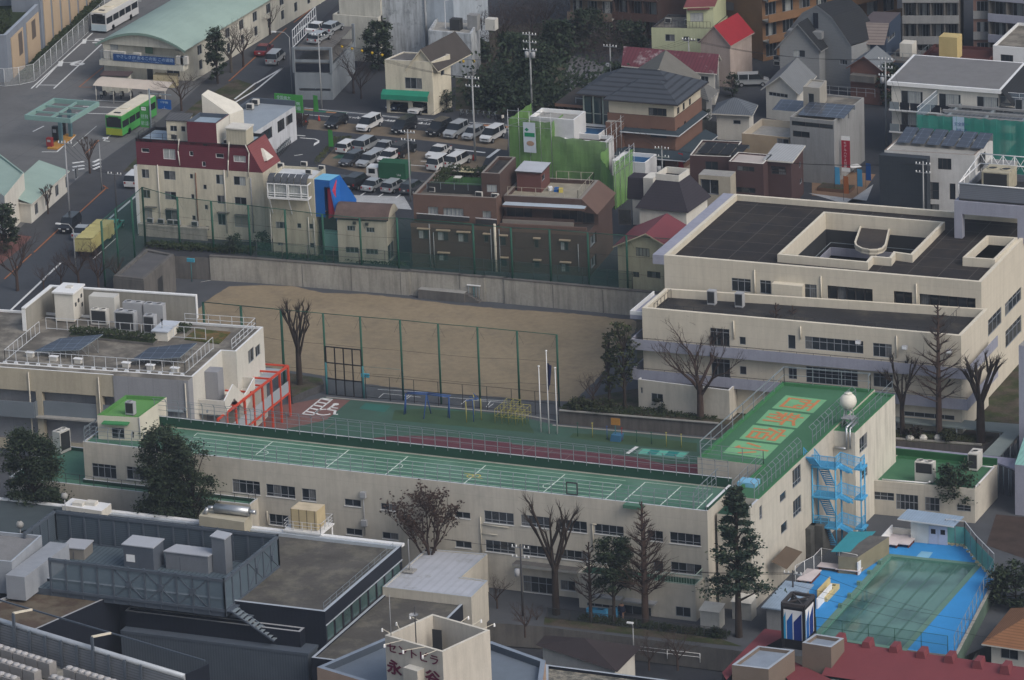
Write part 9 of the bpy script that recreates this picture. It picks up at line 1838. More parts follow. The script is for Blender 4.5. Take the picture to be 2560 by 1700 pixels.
for k in range(36):
 c=P(ah(aS.uniform(2080,3380),aS.uniform(180,620)if k%4 else aS.uniform(800,1010)),GL);c.z=GL;m_=dJ['far_twig']if k%4 else gd;R_=aS.uniform(1.5,3.2)
 for i in range(420):q=c+aa((aS.gauss(0,R_),aS.gauss(0,R_),abs(aS.gauss(0,1))*R_*1.1+.4));u=aa((aS.gauss(0,1),aS.gauss(0,1),aS.gauss(0,1))).normalized()*.3;w_=u.orthogonal()*(.08 if k%4 else .5);b.ag([q-u,q+w_,q+u,q-w_],m_)
b.ab('woodland',ao='dark tangled mass of the park wood behind the car park',ba='wood',kind='stuff');gs('wood_floor',[ah(1820,560),ah(1820,1010),ah(2300,1050),ap(480,940),ap(520,480),ap(1250,420),ap(1250,150),ah(1960,250)],cy,.005)
cq('dark conifer against the side wall of the depot office',al(1985,765),al(1985,270),95,GL,n=2600,bf=140,s=.28)
for k,(f_,df,dG,tx,ty,dU,aT)in enumerate(((al,2110,660,2080,140,'fine','pale-barked bare street tree by the depot office'),(al,2220,610,2240,190,'fine','bare street tree further up the main road'),(al,1655,1010,1620,590,'fine','bare street tree behind the blue road sign'),(al,820,1580,820,1250,'pollard','pollarded street tree near the bus'),(aF,440,420,420,140,'pollard','pollarded tree before the low green shed'),(ah,130,320,100,0,'fine','bare street tree at the top of the main road'),(aF,160,1120,140,560,'fine','bare tree at the left road edge'),(aF,720,1100,740,640,'fine','brown bare tree over the yellow truck'),(aF,900,1110,960,650,'fine','brown bare tree beside the slanting concrete shed'),(aF,560,1080,540,780,'fine','brown bare tree nearest the white screen wall'),(aF,1060,1060,1060,760,'fine','brown bare tree under the green ball net'),(aF,400,1120,380,860,'fine','low brown bare tree by the road edge'))):cv(aT,f_(df,dG),f_(tx,ty),GL,dU,.55,150+k,hW if 'pale' in aT else c7)
cq('dark evergreen at the left edge beside the red pavement',aF(40,770),aF(30,340),130,GL,n=3000,bf=170);cq('dark tree beyond the pool at the right edge',at(2260,900),at(2260,530),200,D2,n=3400,bf=171);cq('dark evergreen beside the concrete pole and the flat white building',av(1120,960),av(1120,600),120,GL,n=2200,bf=172)
b=MB();sd_=P(aj(400,420),0);q=[P(p,.9).xy for p in(aj(300,300),aj(600,350),aj(620,400),aj(480,450),aj(330,520))];b.bj(q,0,.9,ad('dark_stone',(.07,.07,.075),ac=.95,ai=.3,scale=2),cy);b.ab('tree_mound',ao='dark stone-edged mound at the foot of the black pollarded tree',ba='mound')
f7=MB();a=G3(aF(1330,740));bD(f7,a,G3(aF(2300,800))-a,(0,1.6,0),.8,bL,1500,4,.25);a=G3(aE(0,800));bD(f7,a,G3(aE(1350,900))-a,(0,1.,0),.4,bL,1200,5,.2);f7.ab('undergrowth',ao='dark undergrowth along the top of the retaining wall',ba='plants',kind='stuff')
b=MB();a=P(am(440,640),1.65);bD(b,a,P(am(1850,740),1.65)-a,(0,2.5,0),.35,bL,1800,6,.18);a=P(aB(980,880),1.65);bD(b,a,P(aB(1930,940),1.65)-a,(0,1.8,0),.3,dP,1500,7,.15);a=P(aC(600,1040),-.1);bD(b,a,P(aC(1950,1210),-.1)-a,(0,1.5,0),.5,bL,1400,8,.2);b.ab('ground_cover',ao='low weeds and ground cover in the school garden beds',ba='plants',kind='stuff')
for k,x in enumerate((960,1115,1295,1415,1550)):b=MB();c=P(aB(x,905 if k else 870),1.7);b.bV(c,[(.45,0),(.5,.25),(.3,.5),(.05,.55)],au,6,False);b.ab('rock',ao=['whitish garden rock beside the wing wall','whitish garden rock below the forked pollard','whitish garden rock under the brownish bush','whitish garden rock left of the tallest columnar trunk','whitish garden rock touching the round green bush'][k],ba='rock',az='white garden rocks')
# fences, poles, play things
def cG(name,ao,i3,bots,z,r,m,f5,h0=0.,az=None,d3=True):
 aM=[(P(q,z),HZ(p,q,z))for p,q in zip(i3,bots)];t=ay(name,ao,'fence',aM[0][0],az)
 for q,h in aM:b=MB();b.aG(aa((q.x,q.y,z)),aa((q.x,q.y,h)),r,r,m,8);b.ab('post',t)
 for(a,ha),(c,hc)in zip(aM,aM[1:]):
  b=MB();b.ag([aa((a.x,a.y,z+h0)),aa((c.x,c.y,z+h0)),aa((c.x,c.y,hc)),aa((a.x,a.y,ha))],f5);b.ab('net',t);b=MB()
  for f in((1,)if not d3 else(1,.62,.3)):b.aG(aa((a.x,a.y,z+(ha-z)*f)),aa((c.x,c.y,z+(hc-z)*f)),r*.35 if f==1 and d3 else .015,r*.35 if f==1 and d3 else .015,m if f==1 else dL,5)
  for s_ in(0,1):e_=(a,ha,c)if s_ else(c,hc,a);b.aG(aa((e_[0].x,e_[0].y,e_[1])),aa((e_[0].x+(e_[2].x-e_[0].x)*.16,e_[0].y+(e_[2].y-e_[0].y)*.16,e_[1]-1.6)),.012,.012,dL,3)
  b.ab('cable',t)
 return t
yt=[aE(225,1290),aE(610,1325),aE(943,1355),aE(1303,1385),aE(1655,1420),aE(2015,1450),be(45,1485),be(403,1520)];hx=[aj(255,310),aj(647,490),aj(983,525),aj(1345,550),aj(1690,585),aj(2047,620),am(70,590),am(430,610)]
hx[0]=aj(265,465)
cG('ball_fence','tall thin-netted ball fence on green posts along the near side of the sand',yt,hx,0,.13,ce,d7,d3=True)
cG('ball_fence','tall green-posted ball fence panels hidden partly by the annexe roof',[aF(1850,1222),aF(2205,1255),aE(225,1290)],[aF(1870,1560),aN(2230,330),aj(265,465)],0,.16,ce,d7)
gt_=cG('gate_frame','dark framed yard gate between teal gateposts of the ball fence',[aj(640,205),aj(970,240),aj(1325,272)],[aj(650,495),aj(985,530),aj(1345,550)],0,.13,eU,d7,d3=False)
b=MB();fK,gp=P(aj(655,495),0),P(aj(975,528),0);hz=6.
for f in(0,.25,.5,.75,1):q=fK+(gp-fK)*f;b.bar(q,q+aa((0,0,hz)),.12,aU)
for f in(0,.33,.66,.99):b.bar(fK+aa((0,0,hz*f)),gp+aa((0,0,hz*f)),.12,aU)
b.ab('gate_leaf',gt_)
bU('yard_fence','low dark railing with slim posts between the sand and the green yard',[P(aj(1005,535),0),P(aj(2334,660),0),P(am(430,705),0)],2.9,.12,aU,None,b9=3.2,aP=(1.,.55,.08))
bU('wall_fence','dark low mesh fence along the top of the retaining wall',[v3(WL[1]+aa((0,.7)),GL),v3(WL[3]+aa((0,.7)),GL),v3(WL[10]+aa((0,1)),GL)],2.3,.08,bw,gu,b9=3.4,aP=(1.,.5))
wt=[aF(1290,175),aF(1615,265),aF(1935,300),aF(2262,340),aE(262,380),aE(602,420),aE(935,455),aE(1283,455),aE(1975,510),aE(2334,545),be(340,560),be(693,590),be(1042,615),be(1500,650)];wb=[aF(1328,710),aF(1642,735),aF(1950,770),aF(2286,795),aE(285,832),aE(625,868),aE(965,902),aE(1305,935),aE(1995,985),be(6,1025),be(357,1052),be(705,1082),be(1057,1112),be(1500,1150)]
cG('ball_fence','tall ball fence on green poles along the retaining wall before the apartment buildings',wt,wb,GL,.14,ce,net('faint_green_net',(.03,.12,.09),.17))
cG('ball_fence','dense green ball net beside the road, left of the slanting concrete shed',[aF(950,485),aF(1075,370),aF(1200,265),aF(1290,175)],[aF(960,1080),aF(1085,950),aF(1230,820),aF(1328,710)],GL,.14,ce,gu)
b=MB();q=[P(p,4.6)for p in(aF(1030,1000),aF(1310,1030),aF(1590,800),aF(1330,750))];shd=ay('concrete_shed','dark concrete store with a sunken slab roof at the corner of the sand','shed',v3(q[0],0));b.bj([p.xy for p in q],0,4.6,aJ);b.ab('wall',shd);b=MB();i_=a2(a6([p.xy for p in q]),.5);b.b1(i_,4.62,ad('slab_grey',(.1,.1,.105),ac=.95,ai=.15));ds(b,i_,4.6,4.85,.45,aJ);b.ab('roof_rim',shd);b=MB();a,c=q[1].xy,q[2].xy;u=(c-a).normalized();b.af(v3(a+u*4.5,1.2)+aa((.01,-.05,0)),v3(u*1.6,0),(.03,-.03,0),(0,0,2.2),bO);b.ab('window',shd)
b=MB();b.af(P(aE(1480,1190),0),(6.2,0,0),(0,3.,0),(0,0,1.2),aJ,aI);[b.af(P(aE(1480,1190),0)+aa((6.2+k*.45,.3,0)),(.45,0,0),(0,2,0),(0,0,1.-k*.22),aJ)for k in range(4)];b.ab('stage',ao='low concrete speaking platform with side steps under the retaining wall',ba='stage')
def ci(name,ao,ba,p,z,h,ji,m=eU,r=.06,az=None):
 c=P(p,z);c.z=z;t=ay(name,ao,ba,c,az);b=MB();b.aG(c,c+aa((0,0,h)),r,r*.8,m,6);b.ab('post',t)
 for nm,f in ji:b=MB();f(b,c);b.ab(nm,t)
 return t
for aT,p in(('teal-topped drinking post beside the yard gate',aj(1005,530)),('pale blue sign post beside the slanting shed',aF(1750,1035))):ci('sign_post',aT,'sign',p,0,2.9 if 'gate' in aT else 2.8,[('board',lambda b,c:b.aO(c+aa((0,0,2.6)),1.,.25,.45,ad('cyan_board',(.06,.3,.42),ac=.6)))])
ci('sign_stand','thin white-topped frame stand before the retaining wall','stand',aE(1990,1215),0,2.,[('bar',lambda b,c:(b.aO(c+aa((0,0,2)),1.8,.2,.12,ak),[b.aG(c+aa((x,0,0)),c+aa((x,0,2)),.05,.05,aH,5)for x in(-.7,.3,.7)]))])
for k,(p,q,aT)in enumerate(((am(245,240),am(265,840),'left shorter white flagpole without a flag'),(am(312,100),am(338,850),'tallest white flagpole flying a furled navy flag'),(am(395,255),am(413,855),'right shorter white flagpole without a flag'))):
 c=P(q,0);h=HZ(p,q,0);t=ay('flagpole',aT,'flagpole',c,'flagpoles in the school yard');b=MB();b.aG(c,c+aa((0,0,h)),.09,.05,ak,6);b.ab('pole',t);b=MB();b.bV(c+aa((0,0,h)),[(.02,-.1),(.14,0),(.12,.08),(.01,.12)],ak,8);b.ab('cap',t)
 if k==1:b=MB();[b.ag([c+aa((.05+.18*j,.12*math.sin(j*2.2),h-1.4-.1*j)),c+aa((.23+.18*j,.12*math.sin(j*2.2+2.2),h-1.5-.1*j)),c+aa((.15+.1*j,.1*math.sin(j*2.2+2.2),h-4.6+.3*j)),c+aa((.05+.06*j,.1*math.sin(j*2.2),h-4.9+.3*j))],ad('navy_flag',(.012,.016,.06),ac=.8))for j in range(3)];b.ab('flag',t);ey(t,az='flagpoles in the school yard')
eo,dX=ad('play_blue',(.035,.09,.26),ac=.5),ad('play_yellow',(.36,.33,.1),ac=.5,ai=.1)
t=ay('swing_frame','long low blue swing frame on splayed legs at the yard edge','swing',P(aj(1550,640),0));lg=[P(p,0)for p in(aj(1350,680),aj(1365,672),aj(1530,720),aj(1595,670),aj(1765,715),aj(1750,705))];tp=[P(aj(1365,560),2.6),P(aj(1565,545),3.),P(aj(1765,595),2.6)];tp=[aa((lg[0].x+.2,lg[0].y+.3,2.5)),aa(((lg[2].x+lg[3].x)/2,(lg[2].y+lg[3].y)/2,2.7)),aa((lg[4].x-.1,lg[4].y+.3,2.5))]
for k,q in enumerate(lg):b=MB();b.aG(q,tp[k//2],.07,.07,eo);b.ab('leg',t)
b=MB();b.path([tp[0],tp[1],tp[2]],.07,eo);b.path([tp[0]+aa((0,.5,0)),tp[1]+aa((0,.5,0)),tp[2]+aa((0,.5,0))],.07,eo);b.ab('top_bar',t)
t=ay('jungle_gym','yellow cube-grid jungle gym with a stepped top','climbing frame',P(aj(2270,760),0));o=P(aj(2180,760),0);b=MB();nx,ny,gA=4,3,3;s_=.86
for i in range(nx+1):
 for j in range(ny+1):
  fu=gA if 1<=i<=nx-1 and 1<=j<=ny-1 else gA-1
  b.aG(o+aa((i*s_,j*s_,0)),o+aa((i*s_,j*s_,fu*s_)),.026,.026,dX,4)
for k in range(1,gA+1):
 a_,c_=(0,nx)if k<gA else(1,nx-1);d_,e_=(0,ny)if k<gA else(1,ny-1)
 for i in range(a_,c_+1):b.aG(o+aa((i*s_,d_*s_,k*s_)),o+aa((i*s_,e_*s_,k*s_)),.026,.026,dX,4)
 for j in range(d_,e_+1):b.aG(o+aa((a_*s_,j*s_,k*s_)),o+aa((c_*s_,j*s_,k*s_)),.026,.026,dX,4)
b.ab('bars',t)
t=ay('horizontal_bars','blue ladder bars on yellow-tipped uprights between swing and jungle gym','climbing bars',P(aj(1970,745),0));cs=[P(p,0)for p in(aj(1920,750),aj(1985,745),aj(2055,730),aj(1990,680))];b=MB();[b.aG(q,q+aa((0,0,2.6)),.06,.06,eo if k==1 else dX)for k,q in enumerate(cs)];[b.bar(cs[0]+(cs[3]-cs[0])*f+aa((0,0,2.6)),cs[2]+aa((-.3,0,2.6))*1+aa((0,0,0)),.08,eo)for f in(0,.5,1)];b.ab('frame',t)
for k,(x,y,m_,h_,aT)in enumerate(((600,880,ce,1.6,'dark green short post at the left of the yard post row'),(735,890,dX,1.7,'yellow short post beside the basketball stand'),(868,905,eo,1.5,'blue short post left of the basketball stand'),(1003,920,ad('dull_red',(.2,.03,.03)),1.5,'dark red short post right of the basketball stand'),(1138,935,ce,1.4,'dark green post in the middle of the yard post row'),(1272,950,ce,1.4,'green post nearer the striped mat'),(1408,970,dX,1.6,'yellow post above the striped mat'),(1545,985,dX,1.6,'last yellow post before the wing wall'))):ci('short_post',aT,'post',am(x,y),0,h_,[('cap',lambda b,c:b.aO(c+aa((0,0,h_)),.16,.16,.1,m_))],m_,.05,'coloured posts in the yard')
ci('basketball_stand','low basketball stand with an orange board and blue base','basketball stand',am(945,915),0,2.3,[('board',lambda b,c:b.aO(c+aa((.1,-.1,1.9)),1.1,.08,.8,ad('orange_board',(.4,.2,.05),ac=.7))),('base',lambda b,c:b.af(c+aa((-.5,-.5,0)),(1.2,0,0),(0,1,0.),(.15,0,.8),ad('blue_base',(.05,.15,.26),ac=.7)))])
b=MB();a=L3(cR(am(560,1410),ZL)[0],.1,ZL+.15);[b.bar(a+aa((x,0,0)),a+aa((x,0,1.3)),.1,bw)for x in(-.6,.6)];[b.bar(a+aa((-.6,0,z_)),a+aa((.6,0,z_)),.1,bw)for z_ in(0,1.3)];b.ab('railing_frame',ao='small square dark frame fixed to the front roof railing',ba='frame')
# utility poles and wires
PO={}
def ck(key,ao,bX,base,z,arms=2,m=None,r=.16,tr=0):
 c=P(base,z);h=HZ(bX,base,z);t=ay('utility_pole',ao,'utility pole',c,'utility poles');b=MB();b.aG(aa((c.x,c.y,z)),aa((c.x,c.y,h)),r,r*.65,m or e6,8);b.ab('pole',t);PO[key]=aa((c.x,c.y,h))
 for k in range(arms):b=MB();dw=h-.4-1.1*k;b.bar(aa((c.x-1,c.y+.1*k,dw)),aa((c.x+1,c.y,dw)),.1,bC);[b.bV(aa((c.x+x,c.y,dw+.05)),[(.07,0),(.07,.22),(.02,.25)],ak,6)for x in(-.9,-.45,.45,.9)];b.ab('crossarm',t)
 for k in range(tr):b=MB();b.bV(aa((c.x+(-.45,.45)[k%2],c.y,h-3.6-0.*k)),[(.02,0),(.3,.02),(.3,.8),(.02,.85)],bM,10);b.ab('transformer',t)
 return t
ck('a','tallest grey utility pole with crowded insulators beside the green-netted site',ap(160,290),ap(185,1075),GL,3,tr=2);ck('b','utility pole with a lamp arm by the bicycles',ah(1965,690),ah(2000,1470),GL,2);ck('c','pole with small transformer in the car park',ah(1405,1180),aE(1410,300),GL,2,r=.13);ck('d','pole before the grey car stacker',ah(560,300),ah(600,990),GL,1,r=.13);ck('e','concrete pole with transformer beside the flat white building',av(1055,520),av(1080,1330),GL,3,tr=1);ck('f','dark slim pole at the park, before the maroon-roofed house',ap(905,400),ap(905,800),GL,1,r=.12,tr=1);ck('g','slim pole between the maroon-roofed and brick houses',ap(1615,340),ap(1620,790),GL,1,r=.11);ck('h','small pole with insulators before the brick villa door',ap(1365,1330),be(1375,180),GL,2,r=.11,tr=1);ck('i','grey pole before the solar panel house',aK(1390,-60),aK(1420,560),GL,2,r=.13);ck('j','dark pole at the depot corner by the red pavement',aF(1040,30),aF(1075,560),GL,1,bw,.12);ck('k','dark pole between the depot shed and the fuel island',al(600,1280),aF(640,500),GL,1,aZ,.14);ck('l','dark pole with bracket arms before the long school facade',aj(735,1500),aQ(750,260),D2,2,aU,.14);ck('m','dark pole with white insulators behind the school entrance',aC(80,330),aC(100,1000),D2,2,bw,.14,1);ck('n','thin dark pole rising behind the striped roof sign',at(205,570),at(230,860),bd,1,bw,.12)
def iQ(name,a,c,sag,n=10,r=.018):
 b=MB();aM=[a+(c-a)*(i/n)-aa((0,0,sag*4*(i/n)*(1-i/n)))for i in range(n+1)];b.path(aM,r,dL,3);return b
for k,(s_,e_,aT)in enumerate((('a','b','wires from the tallest pole to the bicycle pole'),('b','d','wires crossing the street before the garages'),('a','f','wires over the paved park'),('f','g','wires over the peeling maroon roof'),('g','e','wires over the grey siding houses'),('a','h','wires across the green-netted site'),('h','i','wires past the brown houses'),('e','i','wires down the lane beside the white flats'),('c','b','wires over the parked cars'),('k','j','wires along the depot pavement'),('l','m','wires along the school facade'),('m','n','wires behind the school towards the pool'))):
 b=MB()
 for o_ in(-.8,0,.8):w_=iQ('w',PO[s_]+aa((o_,0,-.3)),PO[e_]+aa((o_,0,-.3)),1.);n0_=len(b.v);b.v+=w_.v;b.f+=[tuple(i+n0_ for i in f)for f in w_.f];b.m+=w_.m;b.sm+=w_.sm;b.mats=w_.mats
 b.ab('overhead_wires',ao=aT,ba='wires',az='overhead wires')
b=MB()
for(p,q,fU,cI)in((at(230,700),at(1900,1030),7,6),(at(240,750),at(2100,1200),6.4,5.5),(at(470,600),at(1500,940),7.5,6)):w_=iQ('w',P(p,fU),P(q,cI),.3);n0_=len(b.v);b.v+=w_.v;b.f+=[tuple(i+n0_ for i in f)for f in w_.f];b.m+=w_.m;b.sm+=w_.sm;b.mats=w_.mats
b.ab('overhead_wires',ao='dark wires slanting across the swimming pool',ba='wires',az='overhead wires')
for k,(p,q,z_,aT)in enumerate(((ah(150,275),ah(330,860),GL,'curved street lamp beside the car stacker'),(aF(520,490),aF(690,900),GL,'curved street lamp over the yellow truck'),(al(990,1220),aF(930,200),GL,'curved street lamp near the green bus'),(aC(1090,1005),aC(1110,1330),-1.5,'small white lamp in the park below the school'))):
 c=P(q,z_);h=HZ(p,q,z_)-.3;t=ay('street_lamp',aT,'street lamp',c,'street lamps');b=MB();b.aG(c,aa((c.x,c.y,h-.8)),.09,.06,e6,6);e_=aa((P(p,h+.3).x,c.y-.5,h));e_.x=c.x+max(-2.2,min(2.2,e_.x-c.x));b.path([aa((c.x,c.y,h-.8)),aa(((c.x*2+e_.x)/3,c.y,h-.15)),e_],.05,e6);b.ab('pole',t);b=MB();b.aO(e_-aa((0,0,.1)),.7,.25,.14,ak);b.ab('lamp',t)
def gZ(name,ao,ba,p0,p1,z0,m,txt=(),base=None,bQ=.12,frame=None,leg=True):
 g=P(base,z0);y=g.y;a,c=dn(p0,y),dn(p1,y);t=ay(name,ao,ba,(g.x,y,z0));b=MB();b.af(aa((a.x,y,c.z)),(c.x-a.x,0,0),(0,bQ,0),(0,0,a.z-c.z),m);b.ab('board',t)
 if leg:b=MB();[b.aG((x,y+bQ+.06,z0),(x,y+bQ+.06,a.z),.06,.06,aH)for x in(a.x+.2,c.x-.2)];b.ab('frame',t)
 W_,H_=c.x-a.x,a.z-c.z
 for(s_,fx,fz,fw,fh,mm)in txt:c3(t,s_,(a.x+W_*fx,y-.015,c.z+H_*fz),UX,(0,0,1),H_*fh,mm,e8=W_*fw,bQ=.005)
 return t
f6=ad('sign_green',(.055,.26,.055),ac=.6);iZ=ad('sign_road_blue',(.012,.085,.3),ac=.6);cM=ad('pale_print',(.5,.62,.66),ac=.7)
gZ('signboard','green signboard with pale lettering for the show-home park at the street corner','signboard',ah(165,850),ah(430,1030),GL,f6,(('住宅展示場',.1,.12,.82,.26,cM),('京王新宿',.3,.42,.6,.2,cM),('全国最大',.08,.68,.5,.24,cM)),ah(400,1160))
gZ('signboard','tall narrow green signboard with a white arrow beside the bus','signboard',al(1270,965),al(1365,1165),GL,f6,(('➡',.2,.8,.5,.16,ak),('住宅',.12,.42,.34,.22,cM),('展示',.12,.1,.34,.22,cM),('新宿',.54,.42,.34,.22,cM),('公園',.54,.1,.34,.22,cM)),al(1380,1260),leg=False)
gZ('road_sign','blue overhead road sign with white arrows beside the bus','road sign',al(1435,905),al(1560,1000),GL,iZ,(('Y字路',.2,.62,.6,.25,cM),('┴',.3,.05,.4,.5,ak)),al(1385,1260),leg=False)
ci('sign_pole','grey pole carrying the blue road sign and the narrow green board','pole',al(1385,1262),GL,7.,[('arm',lambda b,c:b.bar(c+aa((0,.15,6.3)),c+aa((3.2,.15,6.3)),.12,aH))],aH,.14)
for k,(p,aT,m_)in enumerate(((ah(665,1400),'green banner flag on a pole at the hedge corner',f6),(ah(530,1080),'green pennant on a dark pole at the street corner',f6),(aK(610,215),'pale blue banner flag left of the planter',bo),(aK(815,235),'pale blue banner flag right of the planter',bo),(aK(690,300),'orange banner flag before the planter',ad('flag_orange',(.45,.14,.04))),(aK(893,180),'deeper blue banner flag at the back of the gravel court',iZ),(be(1520,85),'red and white banner flag before the brick villa',ad('flag_red',(.4,.03,.04))),(ap(1690,1400),'red banner flag beside the villa wall',ad('flag_red',(.4,.03,.04))))):ci('banner_flag',aT,'banner',p,GL,3.4,[('cloth',lambda b,c:b.ag([c+aa((.02,0,1.)),c+aa((.72,.05,1.)),c+aa((.68,-.05,3.3)),c+aa((.02,0,3.35))],m_))],bw,.03,'banner flags')
bP('gravel',[P(p,GL).xy for p in(aK(370,230),aK(900,300),aK(960,150),aK(700,330),aK(380,280))][:4],GL+.03,dJ['white_gravel']);bP('timber_court',[P(p,GL).xy for p in(aK(400,250),aK(830,285),aK(980,60),aK(640,20),aK(400,60))],GL+.02,ad('timber_tan',(.2,.13,.085),ac=.9,ai=.15));bP('villa_porch',[P(p,GL).xy for p in(be(1160,90),be(1640,130),ap(1700,1480),ap(1180,1430))],GL+.02,ad('porch_stripe',(.3,.25,.21),ac=.9,aR=('Y',.9,.4)));bP('park_paving',[P(p,GL).xy for p in(ap(480,920),ap(800,900),ap(870,620),ap(700,540),ap(500,500))],GL+.01,ad('park_grey',(.13,.13,.14),ac=.95,ai=.1))
b=MB();c=P(aK(620,200),GL);b.aO(aa((c.x,c.y,GL)),4.4,2.2,.5,ad('planter_wood',(.15,.09,.06),ac=.9),0,cy);b.ab('planter',ao='low timber planter before the red banner house',ba='planter');b=MB();c=P(aK(790,50),GL);b.aG(c,c+aa((0,0,1)),.05,.05,aH);b.aO(c+aa((0,0,1)),1.4,1.4,.06,ak,.7);b.ab('garden_table',ao='round white table on the timber court',ba='table')
# vehicles
d6={k:ad('car_'+k,v,ac=.25,ai=.03,cV=.5)for k,v in dict(white=(.58,.59,.6),black=(.012,.013,.016),silver=(.3,.32,.34),grey=(.055,.06,.07),red=(.16,.02,.025),teal=(.02,.27,.22),blue=(.03,.05,.1)).items()}
dt=ad('car_glass',(.012,.015,.018),ac=.08,cV=.6);im=ad('headlight',(.55,.57,.6),ac=.15,cV=.6);M_TL=ad('tail_light',(.25,.01,.01),ac=.3);iu=ad('number_plate',(.55,.56,.55),ac=.5)
jo={
 'sedan':(4.6,1.76,1.45,.27,.42,.72,.88,.62),'hatch':(4.1,1.7,1.52,.22,.38,.88,.98,.62),'van':(4.7,1.76,1.85,.16,.32,.93,.995,.58),'suv':(4.7,1.85,1.85,.24,.37,.92,.99,.6),'wagon':(4.6,1.72,1.5,.26,.4,.92,.995,.62)}
def hf(kind,eG):
 L,W,H,b0,w0,r1,g1,ws=jo[kind];m=d6[eG];t=ay('parked_car','x','car',(0,0,0));x=lambda f:f*L-L/2;zb,cL,h2=.28,H*ws,H
 b=MB();go=[(0,zb+.1,.8),(0.,cL*.78,.86),(.03,cL*.86,.9),(b0,cL*1.,.98),(g1,cL*1.03,.98),(1.,cL*.92,.92),(1.,zb+.1,.86)]
 for s_ in(-1,1):b.ag([aa((x(f),s_*W/2*k,z_))for f,z_,k in(go if s_<0 else go[::-1])]+[],m)
 for(f,z_,k),(g,y_,l)in zip(go,go[1:]+go[:1]):b.ag([aa((x(f),-W/2*k,z_)),aa((x(g),-W/2*l,y_)),aa((x(g),W/2*l,y_)),aa((x(f),W/2*k,z_))],m)
 k1=.8;b.ag([aa((x(w0),-W/2*k1,h2)),aa((x(r1),-W/2*k1,h2-.03)),aa((x(r1),W/2*k1,h2-.03)),aa((x(w0),W/2*k1,h2))],m);b.ag([aa((x(w0),-W/2*k1,h2-.05)),aa((x(r1),-W/2*k1,h2-.08)),aa((x(r1),-W/2*k1,h2-.03)),aa((x(w0),-W/2*k1,h2))],m);b.ag([aa((x(w0),W/2*k1,h2)),aa((x(r1),W/2*k1,h2-.03)),aa((x(r1),W/2*k1,h2-.08)),aa((x(w0),W/2*k1,h2-.05))],m)
 for f in((w0+r1)/2-.03,r1-.05):
  for s_ in(-1,1):b.ag([aa((x(f),s_*(W/2*.965),cL)),aa((x(f+.025),s_*(W/2*.965),cL)),aa((x(f+.025),s_*(W/2*k1+.012),h2-.05)),aa((x(f),s_*(W/2*k1+.012),h2-.05))][::s_],m)
 b.ab('body',t);b=MB();lo=[(b0,.93),(g1,.93)];A=[aa((x(b0),-W/2*.94,cL)),aa((x(g1),-W/2*.94,cL+.02)),aa((x(g1),W/2*.94,cL+.02)),aa((x(b0),W/2*.94,cL))];T_=[aa((x(w0),-W/2*k1,h2-.05)),aa((x(r1),-W/2*k1,h2-.08)),aa((x(r1),W/2*k1,h2-.08)),aa((x(w0),W/2*k1,h2-.05))]
 for i in range(4):j=(i+1)%4;b.ag([A[i],A[j],T_[j],T_[i]],dt)
 b.ab('windows',t)
 for f in(.19,.81):
  for s_ in(-1,1):c=aa((x(f),s_*(W/2-.12),.32));b=MB();b.aG(c-aa((0,.12*1,0)),c+aa((0,.12,0)),.32,.32,eV,12);wl_=b.ab('wheel',t);b=MB();b.aG(c+aa((0,s_*.121,0)),c+aa((0,s_*.128,0)),.19,.19,bC,10);b.ab('rim',wl_)
 for s_ in(-1,1):b=MB();b.af(aa((x(0)-.012,s_*W*.32-.16,cL*.66)),(.1,0,0),(0,.32,0),(0,0,.14),im);b.ab('headlight',t);b=MB();b.af(aa((x(1)-.03,s_*W*.36-.1,cL*.7)),(.05,0,0),(0,.22,0),(0,0,.28),M_TL);b.ab('tail_light',t)
 b=MB();b.af(aa((x(0)-.02,-.17,.42)),(.04,0,0),(0,.34,0),(0,0,.17),iu);b.af(aa((x(0)-.01,-.45,.6)),(.03,0,0),(0,.9,0),(0,0,.14),aU);b.af(aa((x(1)-.01,-.17,.6)),(.03,0,0),(0,.34,0),(0,0,.17),iu);b.ab('number_plate',t);return t
PR={}
def car(kind,eG,p,hd,ao,z=None,az='cars in the car park',pt=None):
 k=(kind,eG);c=pt or P(p,z or GL);c=aa((c.x,c.y,(z or GL)+.012));rz=R(hd+180)
 if k not in PR:PR[k]=o=hf(kind,eG);o.location=c;o.rotation_euler=(0,0,rz);ey(o,ao,None,az)
 else:o=fH(PR[k],c,rz,ao,az)
 return o
F=-96
